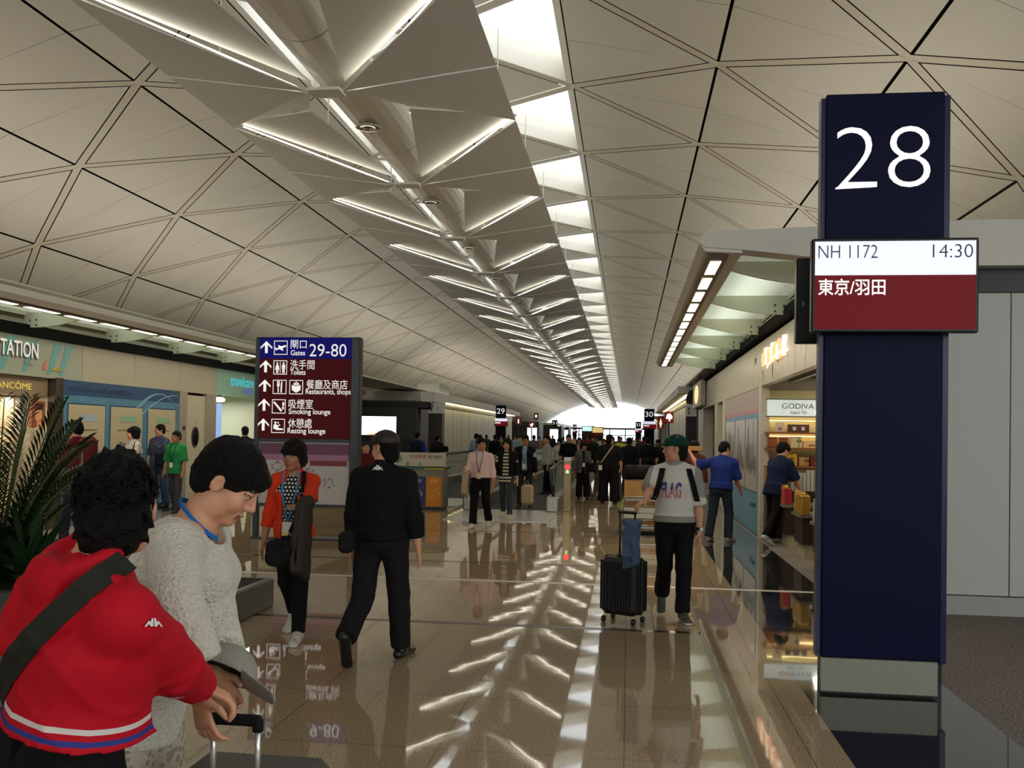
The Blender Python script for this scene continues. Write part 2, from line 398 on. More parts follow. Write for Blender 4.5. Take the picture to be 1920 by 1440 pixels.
# ================================================================== suspended light reflectors under the skylights
M_REF = mat('reflector_sheet', (228, 229, 226), .5, vary=.02, vscale=1)
M_EDGE = mat('reflector_edge', (215, 214, 205), .4)
RC, RJ, RE, RW = -3.83, 5.93, 6.23, 2.14
YJ = 11.25
def panel(pts, parent, t=.018):
    n = np.cross(pts[1] - pts[0], pts[2] - pts[0])
    if n[2] < 0: pts = [pts[1], pts[0], pts[2]]
    return fixn(MB().slab(pts, t).build('reflector_panel', M_REF, parent))
def reflector(k, lit=True):
    y = YJ + 4.36 * k
    root = thing('ceiling_reflector', 'white folded triangular light reflector in the row hung below the skylights', 'ceiling reflector', (RC, y, RJ), 'light reflectors below the skylights')
    V = lambda *a: np.array(a, float)
    for s in (-1, 1):
        X = lambda v: RC + s * v
        J = V(X(.20), y, RJ); Jn = V(X(.20), y + 4.36, RJ); E = V(X(RW), y + .10, RE); F = V(X(RW), y + 2.12, RE); Fp = V(X(RW), y - 2.24, RE)
        Mv = V(X(.72), y + 1.45, RJ + .26)
        gx = V(0, .03, 0)
        panel([J + V(s * .03, -.02, 0), E - gx, Fp + gx], root)          # leading wing
        panel([J + V(s * .05, .03, .01), F + V(0, -.02, 0), E + gx], root)  # trailing wing
        panel([J + V(0, .04, .03), Mv + V(0, -.03, .05), F + V(0, -.01, .05)], root)
        up = V(0, 0, .15)
        panel([Mv + V(0, .03, .03), Jn + up + V(s * .02, .07, .0), F + up * .7 + V(0, .07, 0)], root)  # raised leaf over the next wing
        if lit:
            a = Jn + V(s * .15, .05, .075); b = F + V(-s * .1, .10, .055)
            MB().tube([a, b], .010, 5).build('lamp_tube', M_LAMP, root)
    b = MB().box((RC - .21, y - .12, RJ - .015), (RC + .21, y + .16, RJ + .02)).build('junction_plate', M_REF, root)
    for s in (-1, 1): MB().tube([(RC + s * 1.5, y + .2, RE - .1), (RC + s * 1.5, y + .2, VZ + math.sqrt(VR ** 2 - 2.25))], .012, 5).build('hanger_rod', M_WHITE, root)
for k in range(-3, 31): reflector(k, k > -3)
dk = MB(); pr = []
for i in range(20):
    a = 2 * math.pi * i / 20; pr.append((RC + .42 * math.cos(a), RJ + .58 + .34 * math.sin(a)))
for y in np.arange(YJ - 14, YJ + 134, 4.36):
    dk.prism([(x, y, z) for x, z in pr], (0, 4.33, 0))
o = fixn(dk.build('air_duct', mat('duct_paint', (228, 223, 210), .35), smooth=False))
tag(o, 'long round beige air duct running between the light reflectors', 'air duct')
# ring downlights under the duct
for k in (0, 1, 2, 3, 4, 5):
    y = YJ + 1.9 + 4.36 * k
    t = thing('downlight', 'round chrome downlight set under the ceiling air duct', 'downlight', (RC, y, RJ + .18), 'downlights under the air duct')
    MB().lathe((RC, y, RJ + .17), [(.07, .04), (.17, .03), (.19, .01), (.17, 0), (.09, 0), (.075, .03)], 24).build('trim_ring', mat('chrome', (220, 218, 210), .15, metal=1), t, True)
    MB().lathe((RC, y, RJ + .19), [(.06, 0), (.06, .01)], 16).build('lens', mat('lamp_lens_off', (60, 58, 52), .2), t)
# ================================================================== shop rows (structure)
M_FASC = mat('fascia_cream', (190, 182, 160), .35, spec=.5)
M_GREEN = mat('canopy_green_white', (226, 230, 210), .5)
M_BRONZE = mat('bronze_frame', (92, 84, 72), .35, metal=.6)
M_BLUEH = mat('hoarding_blue', (88, 140, 170), .35, spec=.5)
M_BLUED = mat('hoarding_dark_blue', (42, 82, 124), .35)
M_GOLD = mat('gold_letter', (214, 190, 100), .3, metal=.3, emit=.9, ecol=(236, 214, 110))
def fascia(mb, X, s, ys, z0=2.56, z1=3.3, t=.12):
    for a, b in zip(ys[:-1], ys[1:]): mb.box((X, a + .006, z0), (X + s * t, b - .006, z1))
fr = MB(); fascia(fr, RX, 1, [9.75, 12.2, 14.6, 17.0, 19.4, 21.8, 24.2, 26.6, 29.0, 30.4])
struct(fr.build('wall_right_fascia', M_FASC))
fl = MB(); fascia(fl, LX, -1, [16.7, 18.6, 20.6, 22.55]); fascia(fl, LX, -1, [25.4, 27.0])
struct(fl.build('wall_left_fascia', M_FASC))
struct(MB().box((LX, 8, 2.56), (LX - .12, 16.69, 3.3)).build('wall_left_shop_fascia', mat('fascia_grey_green', (170, 178, 158), .35)))
struct(MB().box((LX, 22.56, 2.58), (LX - .12, 25.39, 3.3)).build('wall_left_green_fascia', mat('fascia_mint', (150, 188, 166), .35, emit=.08)))
rl = MB().box((RX - .10, 9.62, 3.36), (RX + .06, 30.4, 3.49)); struct(rl.build('trim_5', mat('rail_matt_black', (12, 12, 12), .8, spec=.15)))
rl = MB().box((LX + .10, 8, 3.25), (LX - .06, 27, 3.44)); struct(rl.build('trim_6', mat('rail_matt_black', (12, 12, 12), .8, spec=.15)))
tro = MB()
for x in (3.5, -11.6): tro.box((x - 1.12, 11, 3.90), (x + 1.12, 87, 3.97))
struct(tro.build('trim_9', M_WHITE))  # hidden troughs added under the vault fill strips
# backs, tops and ends of the two shop rows
wr = MB()
wr.box((RX + .12, 16.35, 0), (9, 16.47, 3.4)); wr.box((4.6, 9.75, 0), (4.72, 16.35, 3.4)); wr.box((RX + .12, 24.0, 0), (9, 24.1, 3.4)); wr.box((RX + .1, 9.75, 3.4), (9, 30.4, 3.55)); wr.box((RX + .12, 29.9, 0), (9, 30.3, 3.4))
struct(wr.build('wall_right_shops', M_CREAM))
wl = MB()
wl.box((LX - 2.2, 6, 0), (LX - 2.32, 15.85, 3.4)); wl.box((LX - .12, 15.9, 0), (LX - 4, 16.0, 3.4)); wl.box((LX - .3, 16.1, 0), (LX - .42, 20.6, 2.6)); wl.box((LX - 2.4, 22.6, 0), (LX - 2.5, 25.3, 3.4)); wl.box((LX - .1, 8, 3.4), (LX - 9, 27, 3.55)); wl.box((LX - .12, 25.4, 0), (LX - 9, 26.9, 3.4)); wl.box((LX - .1, 6, 0), (LX - 4, 6.1, 3.4))
wl.box((LX - .12, 22.5, 0), (LX - 4, 22.6, 3.4))
struct(wl.build('wall_left_shops', M_CREAM))
# the white panelled end wall behind the gate sign
ws = MB()
for a, b in ((RX + .02, 2.75), (2.75, 3.66), (3.66, 5.1), (5.1, 6.6), (6.6, 9)): ws.box((a + .006, 9.55, .19), (b - .006, 9.7, 3.12))
struct(ws.build('wall_right', mat('white_wall_panel', (188, 187, 180), .4)))
struct(MB().box((RX + .02, 9.56, 3.13), (9, 9.7, 3.36)).build('trim_7', M_BLACK))
struct(MB().box((RX, 9.52, 0), (9, 9.7, .18)).build('baseboard_right', mat('grey_skirting', (164, 165, 160), .35)))
# canopies over both shop fronts
def canopy(nm, X, s, ya, yb):
    """s=+1: shop lies to +x. nose hangs 1.53 m out from the front"""
    o = X - s * 1.53
    root = tag(MB().prism([(o, ya, 3.60), (o + s * .06, ya, 3.52), (o + s * .42, ya, 3.50), (o + s * .42, ya, 3.72), (o + s * .1, ya, 3.72), (o + s * .02, ya, 3.68)], (0, yb - ya, 0)).build(nm, M_WHITE), *(
        ('white glazed canopy with a lamp strip over the right row of shops', 'canopy') if s > 0 else ('white glazed canopy with a lamp strip over the left row of shops', 'canopy')))
    fixn(root)
    gl = MB().poly([(o + s * .42, ya + .3, 3.67), (X + s * .1, ya + .3, 3.67), (X + s * .1, yb, 3.67), (o + s * .42, yb, 3.67)]); gl.build('frosted_roof_glass', M_FROST, root)
    MB().box((o + s * .95 - .25, 11, 3.915), (o + s * .95 + .25, 24, 3.94)).build('glass_fill_housing', M_WHITE, root)  # housing added for the fill lamp over the glass
    y = ya + 1.25
    while y < yb - .2:
        pts = []
        for i in range(9):
            t = i / 8; x = o + s * (.40 + t * 1.14); z = 3.56 - .17 * t - .05 * math.sin(math.pi * t); pts.append((x, y, z))
        poly = pts + [(X + s * .01, y, 3.65), (o + s * .40, y, 3.65)]
        fixn(MB().prism(poly, (0, .05, 0)).build('bracket_rib', M_GREEN, root)); 
        bl = MB()
        for dx, dz in ((.1, 0), (.22, .01), (.1, -.09), (.22, -.08)): bl.box((X - s * dx - .012, y - .012, 3.50 + dz), (X - s * dx + .012, y + .001, 3.524 + dz))
        bl.build('bolt', M_GREYD, root); y += 2.55
    for hx in (o + s * .46, X - s * .02): MB().box((hx - .02, ya + .3, 3.60), (hx + .02, yb, 3.665)).build('purlin', M_GREEN, root)
    y = ya + .35
    while y < yb - .5:
        MB().box((o + s * .14, y, 3.478), (o + s * .25, y + .76, 3.50)).build('lamp', M_LAMPC, root); y += 1.03
    MB().box((o + s * .10, ya + .1, 3.485), (o + s * .30, yb - .1, 3.506)).build('lamp_trough', mat('lamp_trough', (96, 84, 72), .4), root)
    return root
cr = canopy('shop_canopy', RX, 1, 9.4, 24.4)
canopy('shop_canopy', LX, -1, 8.6, 24.4)
# end beam of the right canopy, running across above the white wall
eb = [(.67, 9.38, 3.60), (.73, 9.38, 3.56), (1.1, 9.38, 3.53), (2.2, 9.38, 3.40), (3.2, 9.38, 3.36), (9, 9.38, 3.36), (9, 9.38, 3.80), (3.2, 9.38, 3.80), (.9, 9.38, 3.72), (.72, 9.38, 3.69)]
fixn(MB().prism(eb, (0, .28, 0)).build('end_beam', mat('canopy_end_beam_white', (214, 210, 198), .4), cr))
# ---------------------------------------------------------------- right row: hoarding, pillars, alcove
P = MB()
P.box((RX, 22.0, 0), (RX + .25, 22.5, 2.56)); P.box((RX, 23.9, 0), (RX + .3, 24.6, 2.56)); P.box((RX + .9, 22.5, 0), (RX + 1.0, 23.9, 2.56)); P.box((RX, 28.3, 0), (RX + .3, 30.3, 2.6))
P.box((RX, 16.06, 0), (RX + .14, 16.32, 2.56))
struct(P.build('wall_right_pillars', M_CREAM))
struct(MB().box((RX + .6, 24.7, 0), (RX + .7, 28.3, 2.56)).build('door_1', mat('dark_doorway', (40, 40, 36), .5)))
hr = thing('shop_hoarding', 'blue shop hoarding with three pale skyline posters on the right', 'hoarding', (RX, 19, 0))
MB().box((RX + .01, 16.33, .02), (RX + .07, 22.0, 2.12)).build('blue_board', M_BLUEH, hr)
MB().box((RX + .008, 16.33, 2.20), (RX + .07, 22.0, 2.555)).build('header_board', mat('hoarding_pink_grey', (176, 160, 158), .4), hr)
MB().box((RX + .009, 16.33, 2.12), (RX + .07, 22.0, 2.20)).build('pink_band', mat('hoarding_pink', (190, 130, 140), .4), hr)
M_POST = mat('poster_grey', (176, 172, 164), .3); M_SIL = mat('skyline_grey', (112, 104, 100), .4)
for a, b in ((16.5, 18.05), (18.2, 19.75), (19.9, 21.7)):
    p = MB().box((RX - .004, a, .75), (RX + .012, b, 2.03)).build('poster', M_POST, hr)
    sk = MB(); y = a + .1
    while y < b - .1:
        h = .15 + .75 * RND.random() ** 1.6; ww = .05 + .13 * RND.random(); z0 = .95 + RND.random() * .2
        sk.box((RX - .006, y, z0), (RX - .003, min(b - .05, y + ww), z0 + h)); 
        sk.box((RX - .006, y + ww * .4, z0 + h), (RX - .003, y + ww * .55, z0 + h + .12 * RND.random())); y += ww + .02 * RND.random()
    sk.build('skyline_print', M_SIL, p)
sc = MB(); sc.tube([(RX + .005, 16.9 + .25 * math.sin(t * .7), .45 + .03 * math.cos(t * 2.1)) if False else (RX + .006, 16.6 + .06 * t, .50 + .05 * math.sin(t * 1.9)) for t in range(14)], .006, 4)
sc.build('script_lettering', M_BLUED, hr)
# glowing pictogram sign and leaf prints on the right fascia
gs = thing('fascia_lit_sign', 'glowing pink and orange letter sign on the right shop fascia', 'lit sign', (RX, 14.6, 2.85))
M_GLOW = [mat('sign_glow_%s' % n, c, .5, emit=e, ecol=c) for n, c, e in (('pink', (255, 176, 150), 1.6), ('orange', (255, 196, 120), 1.3), ('white', (255, 236, 214), 1.8))]
y = 15.7; i = 0
while y > 13.6:
    h = .20 + .09 * RND.random(); wdt = .07 + .05 * RND.random()
    m = MB().box((RX - .05, y, 2.86), (RX - .005, y - wdt, 2.86 + h))
    if i % 3: m.box((RX - .05, y - wdt, 2.86 + h * .75), (RX - .005, y - wdt - .07, 2.86 + h))
    m.build('glowing_letter', M_GLOW[i % 3], gs); y -= wdt + .085; i += 1
MB().tube([(RX - .04, 15.2 - 1.9 * t, 2.80 + .07 * math.sin(3 * t) + .1 * t) for t in np.linspace(0, 1, 12)], [.012 + .012 * t for t in np.linspace(0, 1, 12)], 6).build('glowing_swoosh', M_GLOW[2], gs)
lf = MB()
for q in range(46):
    y = 17.2 - 5.2 * RND.random(); z = 2.62 + .5 * RND.random() * (1 if y > 15 else .6); a = RND.random() * 3; l = .06 + .1 * RND.random()
    c, s_ = math.cos(a) * l, math.sin(a) * l
    lf.poly([(RX - .004, y - c, z - s_), (RX - .004, y + s_ * .3, z - c * .3), (RX - .004, y + c, z + s_), (RX - .004, y - s_ * .3, z + c * .3)])
lf.build('leaf_print', mat('fascia_leaf_print', (216, 208, 182), .3), gs)
bs = thing('projecting_sign', 'small square lit sign projecting from the far end of the right shops', 'lit sign', (RX - .2, 29.5, 3.0))
MB().box((RX - .16, 27.3, 2.62), (RX - .02, 30.6, 3.36), bev=.01).build('sign_box', M_FASC, bs)
MB().prism([(RX - .165, 29.0 + .85 * math.cos(a), 3.0 + .28 * math.sin(a)) for a in np.linspace(0, 2 * math.pi, 25)[:-1]], (.006, 0, 0)).build('lit_face', mat('amber_lit_face', (255, 214, 150), .5, emit=1.6), bs)
# ---------------------------------------------------------------- chocolate shop interior (right)
M_SHELFW = mat('shelf_wood', (150, 92, 48), .4, vary=.15, vscale=14)
struct(MB().box((RX + .12, 16.22, .9), (4.6, 16.34, 2.5)).build('wall_right_shop_back', mat('shop_back_cream', (206, 196, 150), .5)))
struct(MB().box((RX + .1, 9.75, 2.72), (4.6, 16.3, 2.8)).build('ceiling_shop', mat('shop_ceiling_black', (16, 15, 14), .7)))
sg = thing('shop_sign', 'white lit shop sign with dark serif capitals above the chocolate shelves', 'lit sign', (2.9, 16.1, 2.1))
MB().box((2.30, 16.05, 2.06), (3.42, 16.16, 2.335), bev=.008).build('light_box', mat('sign_white_lit', (214, 226, 222), .4, emit=.75), sg)
MB().box((2.28, 16.055, 2.045), (3.44, 16.18, 2.06)).box((2.28, 16.055, 2.335), (3.44, 16.18, 2.35)).build('sign_rim', M_GREYD, sg)
q = MB(); lettering(q, 'GODIVA', (2.54, 16.045, 2.185), (1, 0, 0), (0, 0, 1), .088, w=.52); lettering(q, 'Belgium 1926', (2.68, 16.045, 2.10), (1, 0, 0), (0, 0, 1), .05, w=.26)
q.build('lettering', mat('sign_ink', (84, 86, 78), .5), sg)
shl = thing('display_shelving', 'wooden wall shelving full of chocolate boxes in the shop', 'shelves', (2.9, 16.1, 0))
for z in (1.76, 1.50, 1.20): MB().box((2.26, 15.86, z), (4.5, 16.2, z + .03)).build('shelf_board', M_SHELFW, shl)
for z in (1.79, 1.53, 2.02): MB().box((2.3, 16.13, z + .19), (4.4, 16.17, z + .198)).build('shelf_light', mat('shelf_strip_light', (255, 232, 170), .5, emit=8, ecol=(255, 226, 160)), shl)
MB().box((2.26, 15.7, 0), (4.5, 16.2, .82)).build('base_cabinet', mat('shop_dark_wood', (44, 30, 22), .4, vary=.2, vscale=6), shl)
MB().box((2.26, 15.92, .83), (4.5, 16.2, 1.19)).build('back_panel', mat('shop_tan_panel', (170, 140, 92), .5), shl)
GB = lambda n, c: mat('gift_box_' + n, c, .35)
bx = [(2.42, 1.79, .14, .16, 'pale', (226, 214, 190), 'pale gift box with a flower picture on the top shelf of the chocolate shop'),
      (2.62, 1.79, .34, .13, 'cocoa', (92, 58, 44), 'long brown tray box with white cups on the top shelf'),
      (2.30, 1.53, .15, .17, 'assorted', (120, 70, 40), 'brown box of assorted chocolates under the shelf, nearest the hoarding'),
      (2.48, 1.53, .15, .17, 'red', (128, 58, 40), 'red brown chocolate box second from the hoarding'),
      (2.66, 1.53, .18, .19, 'cream', (222, 208, 160), 'tall cream gift box with a dark bow label on the middle shelf'),
      (2.87, 1.53, .26, .12, 'peach', (236, 200, 150), 'low peach box beside the cream box on the middle shelf'),
      (2.60, 1.23, .17, .20, 'yellow', (222, 176, 60), 'yellow gift box tied with a black ribbon on the lower shelf'),
      (2.80, 1.23, .16, .15, 'tan', (190, 150, 84), 'tan box with a white tag on the lower shelf'),
      (2.98, 1.23, .22, .17, 'maroon', (110, 48, 36), 'maroon box on the lower shelf beside the gate sign')]
for x, z, w_, h, n, c, lab in bx:
    b = tag(MB().box((x, 15.9, z + .001), (x + w_, 16.02, z + h), bev=.005).build('gift_box', GB(n, c)), lab, 'gift box', 'chocolate boxes on the wall shelves')
    q = MB()
    if n in ('yellow', 'cream', 'tan'): 
        cx = x + w_ * (.5 if n == 'yellow' else .75); q.box((cx - .004, 15.897, z), (cx + .004, 15.899, z + h)); 
        for sx in (-1, 1): q.poly([(cx, 15.896, z + h * .6), (cx + sx * .035, 15.896, z + h * .6 + .02), (cx + sx * .035, 15.896, z + h * .6 - .02)])
        q.build('ribbon_bow', M_BLACK, b)
    elif n in ('assorted', 'red'):
        for i in range(4):
            for j in range(3): q.box((x + .012 + i * .034, 15.896, z + .03 + j * .04), (x + .036 + i * .034, 15.899, z + .058 + j * .04))
        q.build('chocolates', mat('chocolate_orange', (196, 110, 50), .4), b)
    elif n == 'cocoa':
        for i in (.1, .24): q.prism([(x + i - .03, 15.894, z + .09), (x + i + .03, 15.894, z + .09), (x + i + .02, 15.894, z + .03), (x + i - .02, 15.894, z + .03)], (0, .004, 0))
        q.build('cup_print', M_WHITE, b)
    else:
        q.box((x + w_ * .3, 15.896, z + .03), (x + w_ * .7, 15.899, z + h * .5)); q.build('label', mat('label_brown', (176, 110, 86), .5), b)
# upright white books of chocolate bars on the cabinet
for i in range(9):
    x = 2.66 + i * .062; h = .30 + (.05 if i > 3 else 0)
    tag(MB().box((x, 15.80, .822), (x + .054, 15.9, .822 + h), bev=.004).build('chocolate_bar_carton', mat('carton_white', (196, 194, 184), .4)), 'tall white carton in the upright row behind the gold boxes', 'carton', 'white cartons standing on the shop cabinet')
# three dark floor display stands along the shop opening
def stand(y, h, lab, wy=.62):
    t = thing('display_stand', lab, 'display stand', (2.62, y, 0))
    MB().box((2.42, y - wy / 2, .2), (2.95, y + wy / 2, h - .04)).build('cabinet_body', mat('stand_dark_wood', (52, 36, 26), .4, vary=.2, vscale=8), t)
    MB().box((2.38, y - wy / 2 - .04, h - .04), (2.99, y + wy / 2 + .04, h)).build('top_board', mat('stand_top_grey', (108, 106, 96), .35), t)
    MB().box((2.46, y - wy / 2 + .03, 0), (2.91, y + wy / 2 - .03, .2)).build('plinth', mat('stand_plinth', (170, 160, 132), .4), t)
    return t
stand(15.1, .66, 'dark wooden display stand carrying red gift boxes by the shop entrance'); stand(13.75, .62, 'dark wooden display stand carrying gold wrapped boxes'); stand(12.35, .60, 'dark wooden display stand carrying white wrapped boxes')
stand(11.0, .60, 'dark wooden display stand hidden beside the gate sign')
M_GOLDF = mat('gold_foil', (196, 152, 60), .25, metal=.8, bump=.4, bscale=40); M_RIBG = mat('gold_ribbon', (220, 180, 90), .3, metal=.4)
def giftset(y, z, n, m, h, lab, grp, kind, x0=2.40, wd=.11, dp=.12):
    for i in range(n):
        yy = y - i * (wd + .02)
        b = tag(MB().box((x0, yy - wd, z + .001), (x0 + dp, yy, z + h), bev=.01).build('wrapped_box', m), lab, 'gift box', grp)
        q = MB()
        q.box((x0 - .003, yy - wd * .56, z + .002), (x0 + dp, yy - wd * .44, z + h + .003))
        for k in range(5):
            a = k * 1.257; q.tube([(x0 + .04, yy - wd / 2, z + h), (x0 + .04 + .04 * math.cos(a), yy - wd / 2 + .05 * math.sin(a), z + h + .03 + .02 * (k % 2)), (x0 + .03, yy - wd / 2 + .01 * math.sin(a), z + h + .005)], .007, 5)
        q.build('ribbon', M_RIBG if kind != 'w' else M_STEEL, b)
giftset(15.35, .66, 4, mat('red_foil', (176, 44, 62), .3, metal=.2), .25, 'red gift box tied with gold ribbon on the stand by the entrance', 'red boxes on the display stand', 'r')
giftset(14.02, .62, 5, M_GOLDF, .27, 'gold foil box tied with a gold bow on the middle stand', 'gold boxes on the display stand', 'g')
giftset(12.62, .60, 5, mat('white_foil', (190, 190, 186), .3, metal=.3, bump=.3, bscale=30), .26, 'white wrapped box on the stand beside the gate sign', 'white boxes on the display stand', 'w')
pl = thing('pendant_lamp', 'round white pendant lamp glowing inside the chocolate shop', 'lamp', (3.02, 15.2, 2.2))
MB().lathe((3.02, 15.2, 2.02), [(.03, 0), (.09, .03), (.10, .09), (.085, .15), (.03, .19)], 20).build('globe', mat('pendant_globe', (255, 246, 240), .4, emit=9), pl, True)
MB().box((2.94, 15.12, 2.22), (3.10, 15.28, 2.5)).tube([(3.02, 15.2, 2.5), (3.02, 15.2, 2.72)], .01, 6).build('fitting', M_CREAM, pl)
area_lamp('shop_ceiling_lamp', (3.3, 13.4, 2.69), (0, 0, 0), .5, 4.5, 42, (1, .85, .6))
tr = MB().box((2.6, 10, 2.60), (2.66, 15.8, 2.66)); tag(tr.build('ceiling_track_rail', mat('track_grey', (150, 148, 140), .4)), 'grey ceiling rail running through the chocolate shop', 'rail')
# ---------------------------------------------------------------- left row
JX = LX - .5
struct(MB().box((LX + .02, 15.86, 0), (LX - .14, 16.0, 2.58)).box((LX + .02, 16.02, 0), (LX - .12, 16.1, 2.58)).build('trim_8', M_BRONZE))
hl = thing('shop_hoarding', 'blue shop hoarding with three beige posters on the left', 'hoarding', (LX, 18.3, 0))
MB().box((LX, 16.1, .02), (LX - .1, 20.6, 2.28)).build('blue_board', M_BLUEH, hl)
MB().box((LX + .002, 16.1, 2.28), (LX - .1, 20.6, 2.565)).build('header_board', M_BLUED, hl)
q = MB(); lettering(q, 'We are working to bring you', (LX + .006, 16.3, 2.36), (0, 1, 0), (0, 0, 1), .1, w=2.2); lettering(q, 'a new shopping experience', (LX + .006, 16.3, 2.30), (0, 1, 0), (0, 0, 1), .001, w=.001) if False else None
q = MB()
for k in range(30): q.box((LX + .003, 16.25 + k * .075, 2.36), (LX + .005, 16.29 + k * .075 + .02 * RND.random(), 2.41 + .05 * RND.random()))
q.build('header_lettering', mat('faint_navy', (28, 56, 92), .4), hl)
q = MB()
for (a, b, c) in ((18.6, 20.2, .5), (18.9, 20.5, .35), (18.5, 20.55, .62)):
    q.tube([(LX + .004, a + (b - a) * t, 1.55 + 1.0 * math.sin(math.pi * (.15 + c * t)) * .9) for t in np.linspace(0, 1, 18)], .012, 4)
q.build('line_print', mat('hoarding_pale_blue', (140, 178, 196), .4), hl)
M_BEI = mat('poster_beige', (196, 184, 150), .4)
for n, (a, b) in enumerate(((16.28, 17.5), (17.72, 18.95), (19.2, 20.42))):
    MB().box((LX + .004, a - .03, .57), (LX - .02, b + .03, 2.14)).build('poster_border', M_BLUED, hl)
    p = MB().box((LX + .012, a, .6), (LX - .02, b, 2.11)).build('poster', M_BEI, hl)
    q = MB().box((LX + .016, a + .35, 1.80), (LX + .018, b - .25, 1.93)); q.build('title_band', mat('poster_title_%d' % (n > 0), (170, 190, 200) if n == 0 else (150, 190, 160), .4), p)
    q = MB()
    for k in range(12): q.box((LX + .016, a + .25 + k * .06, 1.62), (LX + .018, a + .29 + k * .06, 1.645))
    q.build('small_print', mat('poster_ink', (120, 110, 90), .5), p)
    q = MB(); y = a + .2
    while y < b - .2:
        h = .2 + .5 * RND.random(); q.box((LX + .016, y, .8), (LX + .018, y + .09, .8 + h)); y += .13
    q.build('picture_print', mat('poster_picture_%d' % n, ((120, 160, 170), (110, 120, 110), (90, 92, 96))[n], .5), p)
# service door bay with oval window
struct(MB().box((LX + .01, 20.62, 0), (LX - .12, 21.0, 2.57)).box((LX + .01, 22.0, 0), (LX - .12, 22.56, 2.57)).build('wall_left_pillars', mat('pillar_silver', (178, 172, 156), .3, metal=.3)))
dr = thing('door_2', None, None, (LX, 21.5, 0)); struct(dr)
struct(MB().box((LX - .03, 21.0, 0), (LX - .1, 22.0, 2.5)).build('door_panel', mat('door_cream', (200, 194, 170), .4), dr))
ov = [(LX - .024, 21.5 + .17 * math.cos(a), 1.5 + .24 * math.sin(a)) for a in np.linspace(0, 2 * math.pi, 28)[:-1]]
MB().prism(ov, (.008, 0, 0)).build('oval_pane', mat('dark_glass', (24, 26, 24), .05), dr)
MB().tube(ov + ov[:1], .018, 6, cap=False).build('oval_frame', M_BRONZE, dr)
q = MB(); lettering(q, '770', (LX - .026, 21.44, 1.84), (0, 1, 0), (0, 0, 1), .06); q.build('door_number', mat('ink_grey', (120, 116, 104), .5), dr)
q = MB().lathe((0, 0, 0), [(.05, 0), (.06, .01), (.03, .03)], 14); place(q.build('round_alarm', M_GREYD, dr), Matrix.Translation((LX + .01, 20.84, 1.72)) @ Matrix.Rotation(math.pi / 2, 4, 'Y'))
# shop fascia lettering on the left
fs = thing('fascia_lit_sign', 'large silver capitals with aqua swooshes on the left shop fascia', 'lit sign', (LX, 14.8, 2.9))
q = MB(); lettering(q, 'TATION', (LX + .06, 14.26, 2.88), (0, 1, 0), (0, 0, 1), .26, w=1.0, bold=.012); q.build('lettering', mat('silver_letter', (222, 222, 214), .25, emit=.75), fs)
q = MB(); lettering(q, 'TATION', (LX + .015, 14.30, 2.86), (0, 1, 0), (0, 0, 1), .26, w=1.0, bold=.02); q.build('letter_returns', M_BRONZE, fs)
q = MB()
for a in (13.6, 14.3, 14.9, 15.6, 15.95): q.poly([(LX + .006, a, 2.62), (LX + .006, a + .12, 2.62), (LX + .006, a + .45, 3.22), (LX + .006, a + .22, 3.22)])
q.build('aqua_swoosh', mat('aqua_print', (112, 178, 176), .3), fs)
q = MB(); lettering(q, 'shop', (LX + .02, 14.9, 2.74), (0, 1, 0), (0, 0, 1), .09, w=.3); lettering(q, 'Duty Free', (LX + .02, 15.75, 2.70), (0, 1, 0), (0, 0, 1), .001, w=.001) if False else None
q.build('small_lettering', mat('sign_grey', (150, 160, 150), .4), fs)
q = MB().poly([(LX + .02, 15.45, 2.70), (LX + .02, 15.56, 2.70), (LX + .02, 15.56, 2.90)]); q.build('red_bird_mark', mat('mark_red', (206, 96, 70), .4, emit=.3), fs)
q = MB().box((LX + .02, 15.72, 2.70), (LX - .0, 16.05, 2.75)); q.build('yellow_strip', mat('mark_yellow', (190, 170, 90), .4), fs)
tv = thing('fascia_lit_sign', 'cyan lowercase letter sign on the mint green fascia', 'lit sign', (LX, 24.1, 2.8))
q = MB(); lettering(q, 'travelcare', (LX + .03, 23.35, 2.86), (0, 1, 0), (0, 0, 1), .27, w=1.5, bold=.012); q.build('lettering', mat('cyan_letter', (70, 200, 220), .4, emit=.9), tv)
q = MB(); lettering(q, 'express', (LX + .03, 24.15, 2.70), (0, 1, 0), (0, 0, 1), .10, w=.7, bold=.01); q.build('small_lettering', mat('violet_letter', (96, 110, 220), .4, emit=.6), tv)
# brightly lit cosmetics shop
ci = MB().box((LX - .13, 8, 2.22), (LX - .3, 15.84, 2.6)); struct(ci.build('wall_left_shop_header', mat('header_beige', (158, 138, 110), .4)))
q = MB(); lettering(q, 'LANC\u00d4ME', (LX - .12, 14.34, 2.33), (0, 1, 0), (0, 0, 1), .145, w=1.02, capn=.93); tag(q.build('shop_lettering', M_GOLD), 'gold capitals on the beige header of the cosmetics shop', 'lettering')
cd = thing('cosmetics_display', 'bright white lit cosmetics shelving behind the palm', 'display shelves', (LX - .6, 14, 0))
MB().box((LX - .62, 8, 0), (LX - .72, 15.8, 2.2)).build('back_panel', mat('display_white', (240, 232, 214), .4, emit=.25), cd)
for z in (.5, .85, 1.2, 1.55): 
    MB().box((LX - .36, 12.4, z), (LX - .62, 15.2, z + .03)).build('shelf', M_WHITE, cd)
    MB().box((LX - .58, 12.4, z - .03), (LX - .61, 15.2, z - .005)).build('shelf_light', mat('cool_strip', (255, 240, 210), .5, emit=9), cd)
for yy in (12.4, 13.4, 14.4, 15.2): MB().box((LX - .34, yy, 0), (LX - .62, yy + .04, 2.2)).build('divider', mat('divider_cream', (226, 206, 170), .4), cd)
MB().box((LX - .57, 13.95, 1.72), (LX - .6, 14.3, 2.1)).box((LX - .57, 12.9, 1.72), (LX - .6, 13.2, 2.1)).build('light_panel', mat('panel_bright', (250, 250, 255), .4, emit=2.5), cd)
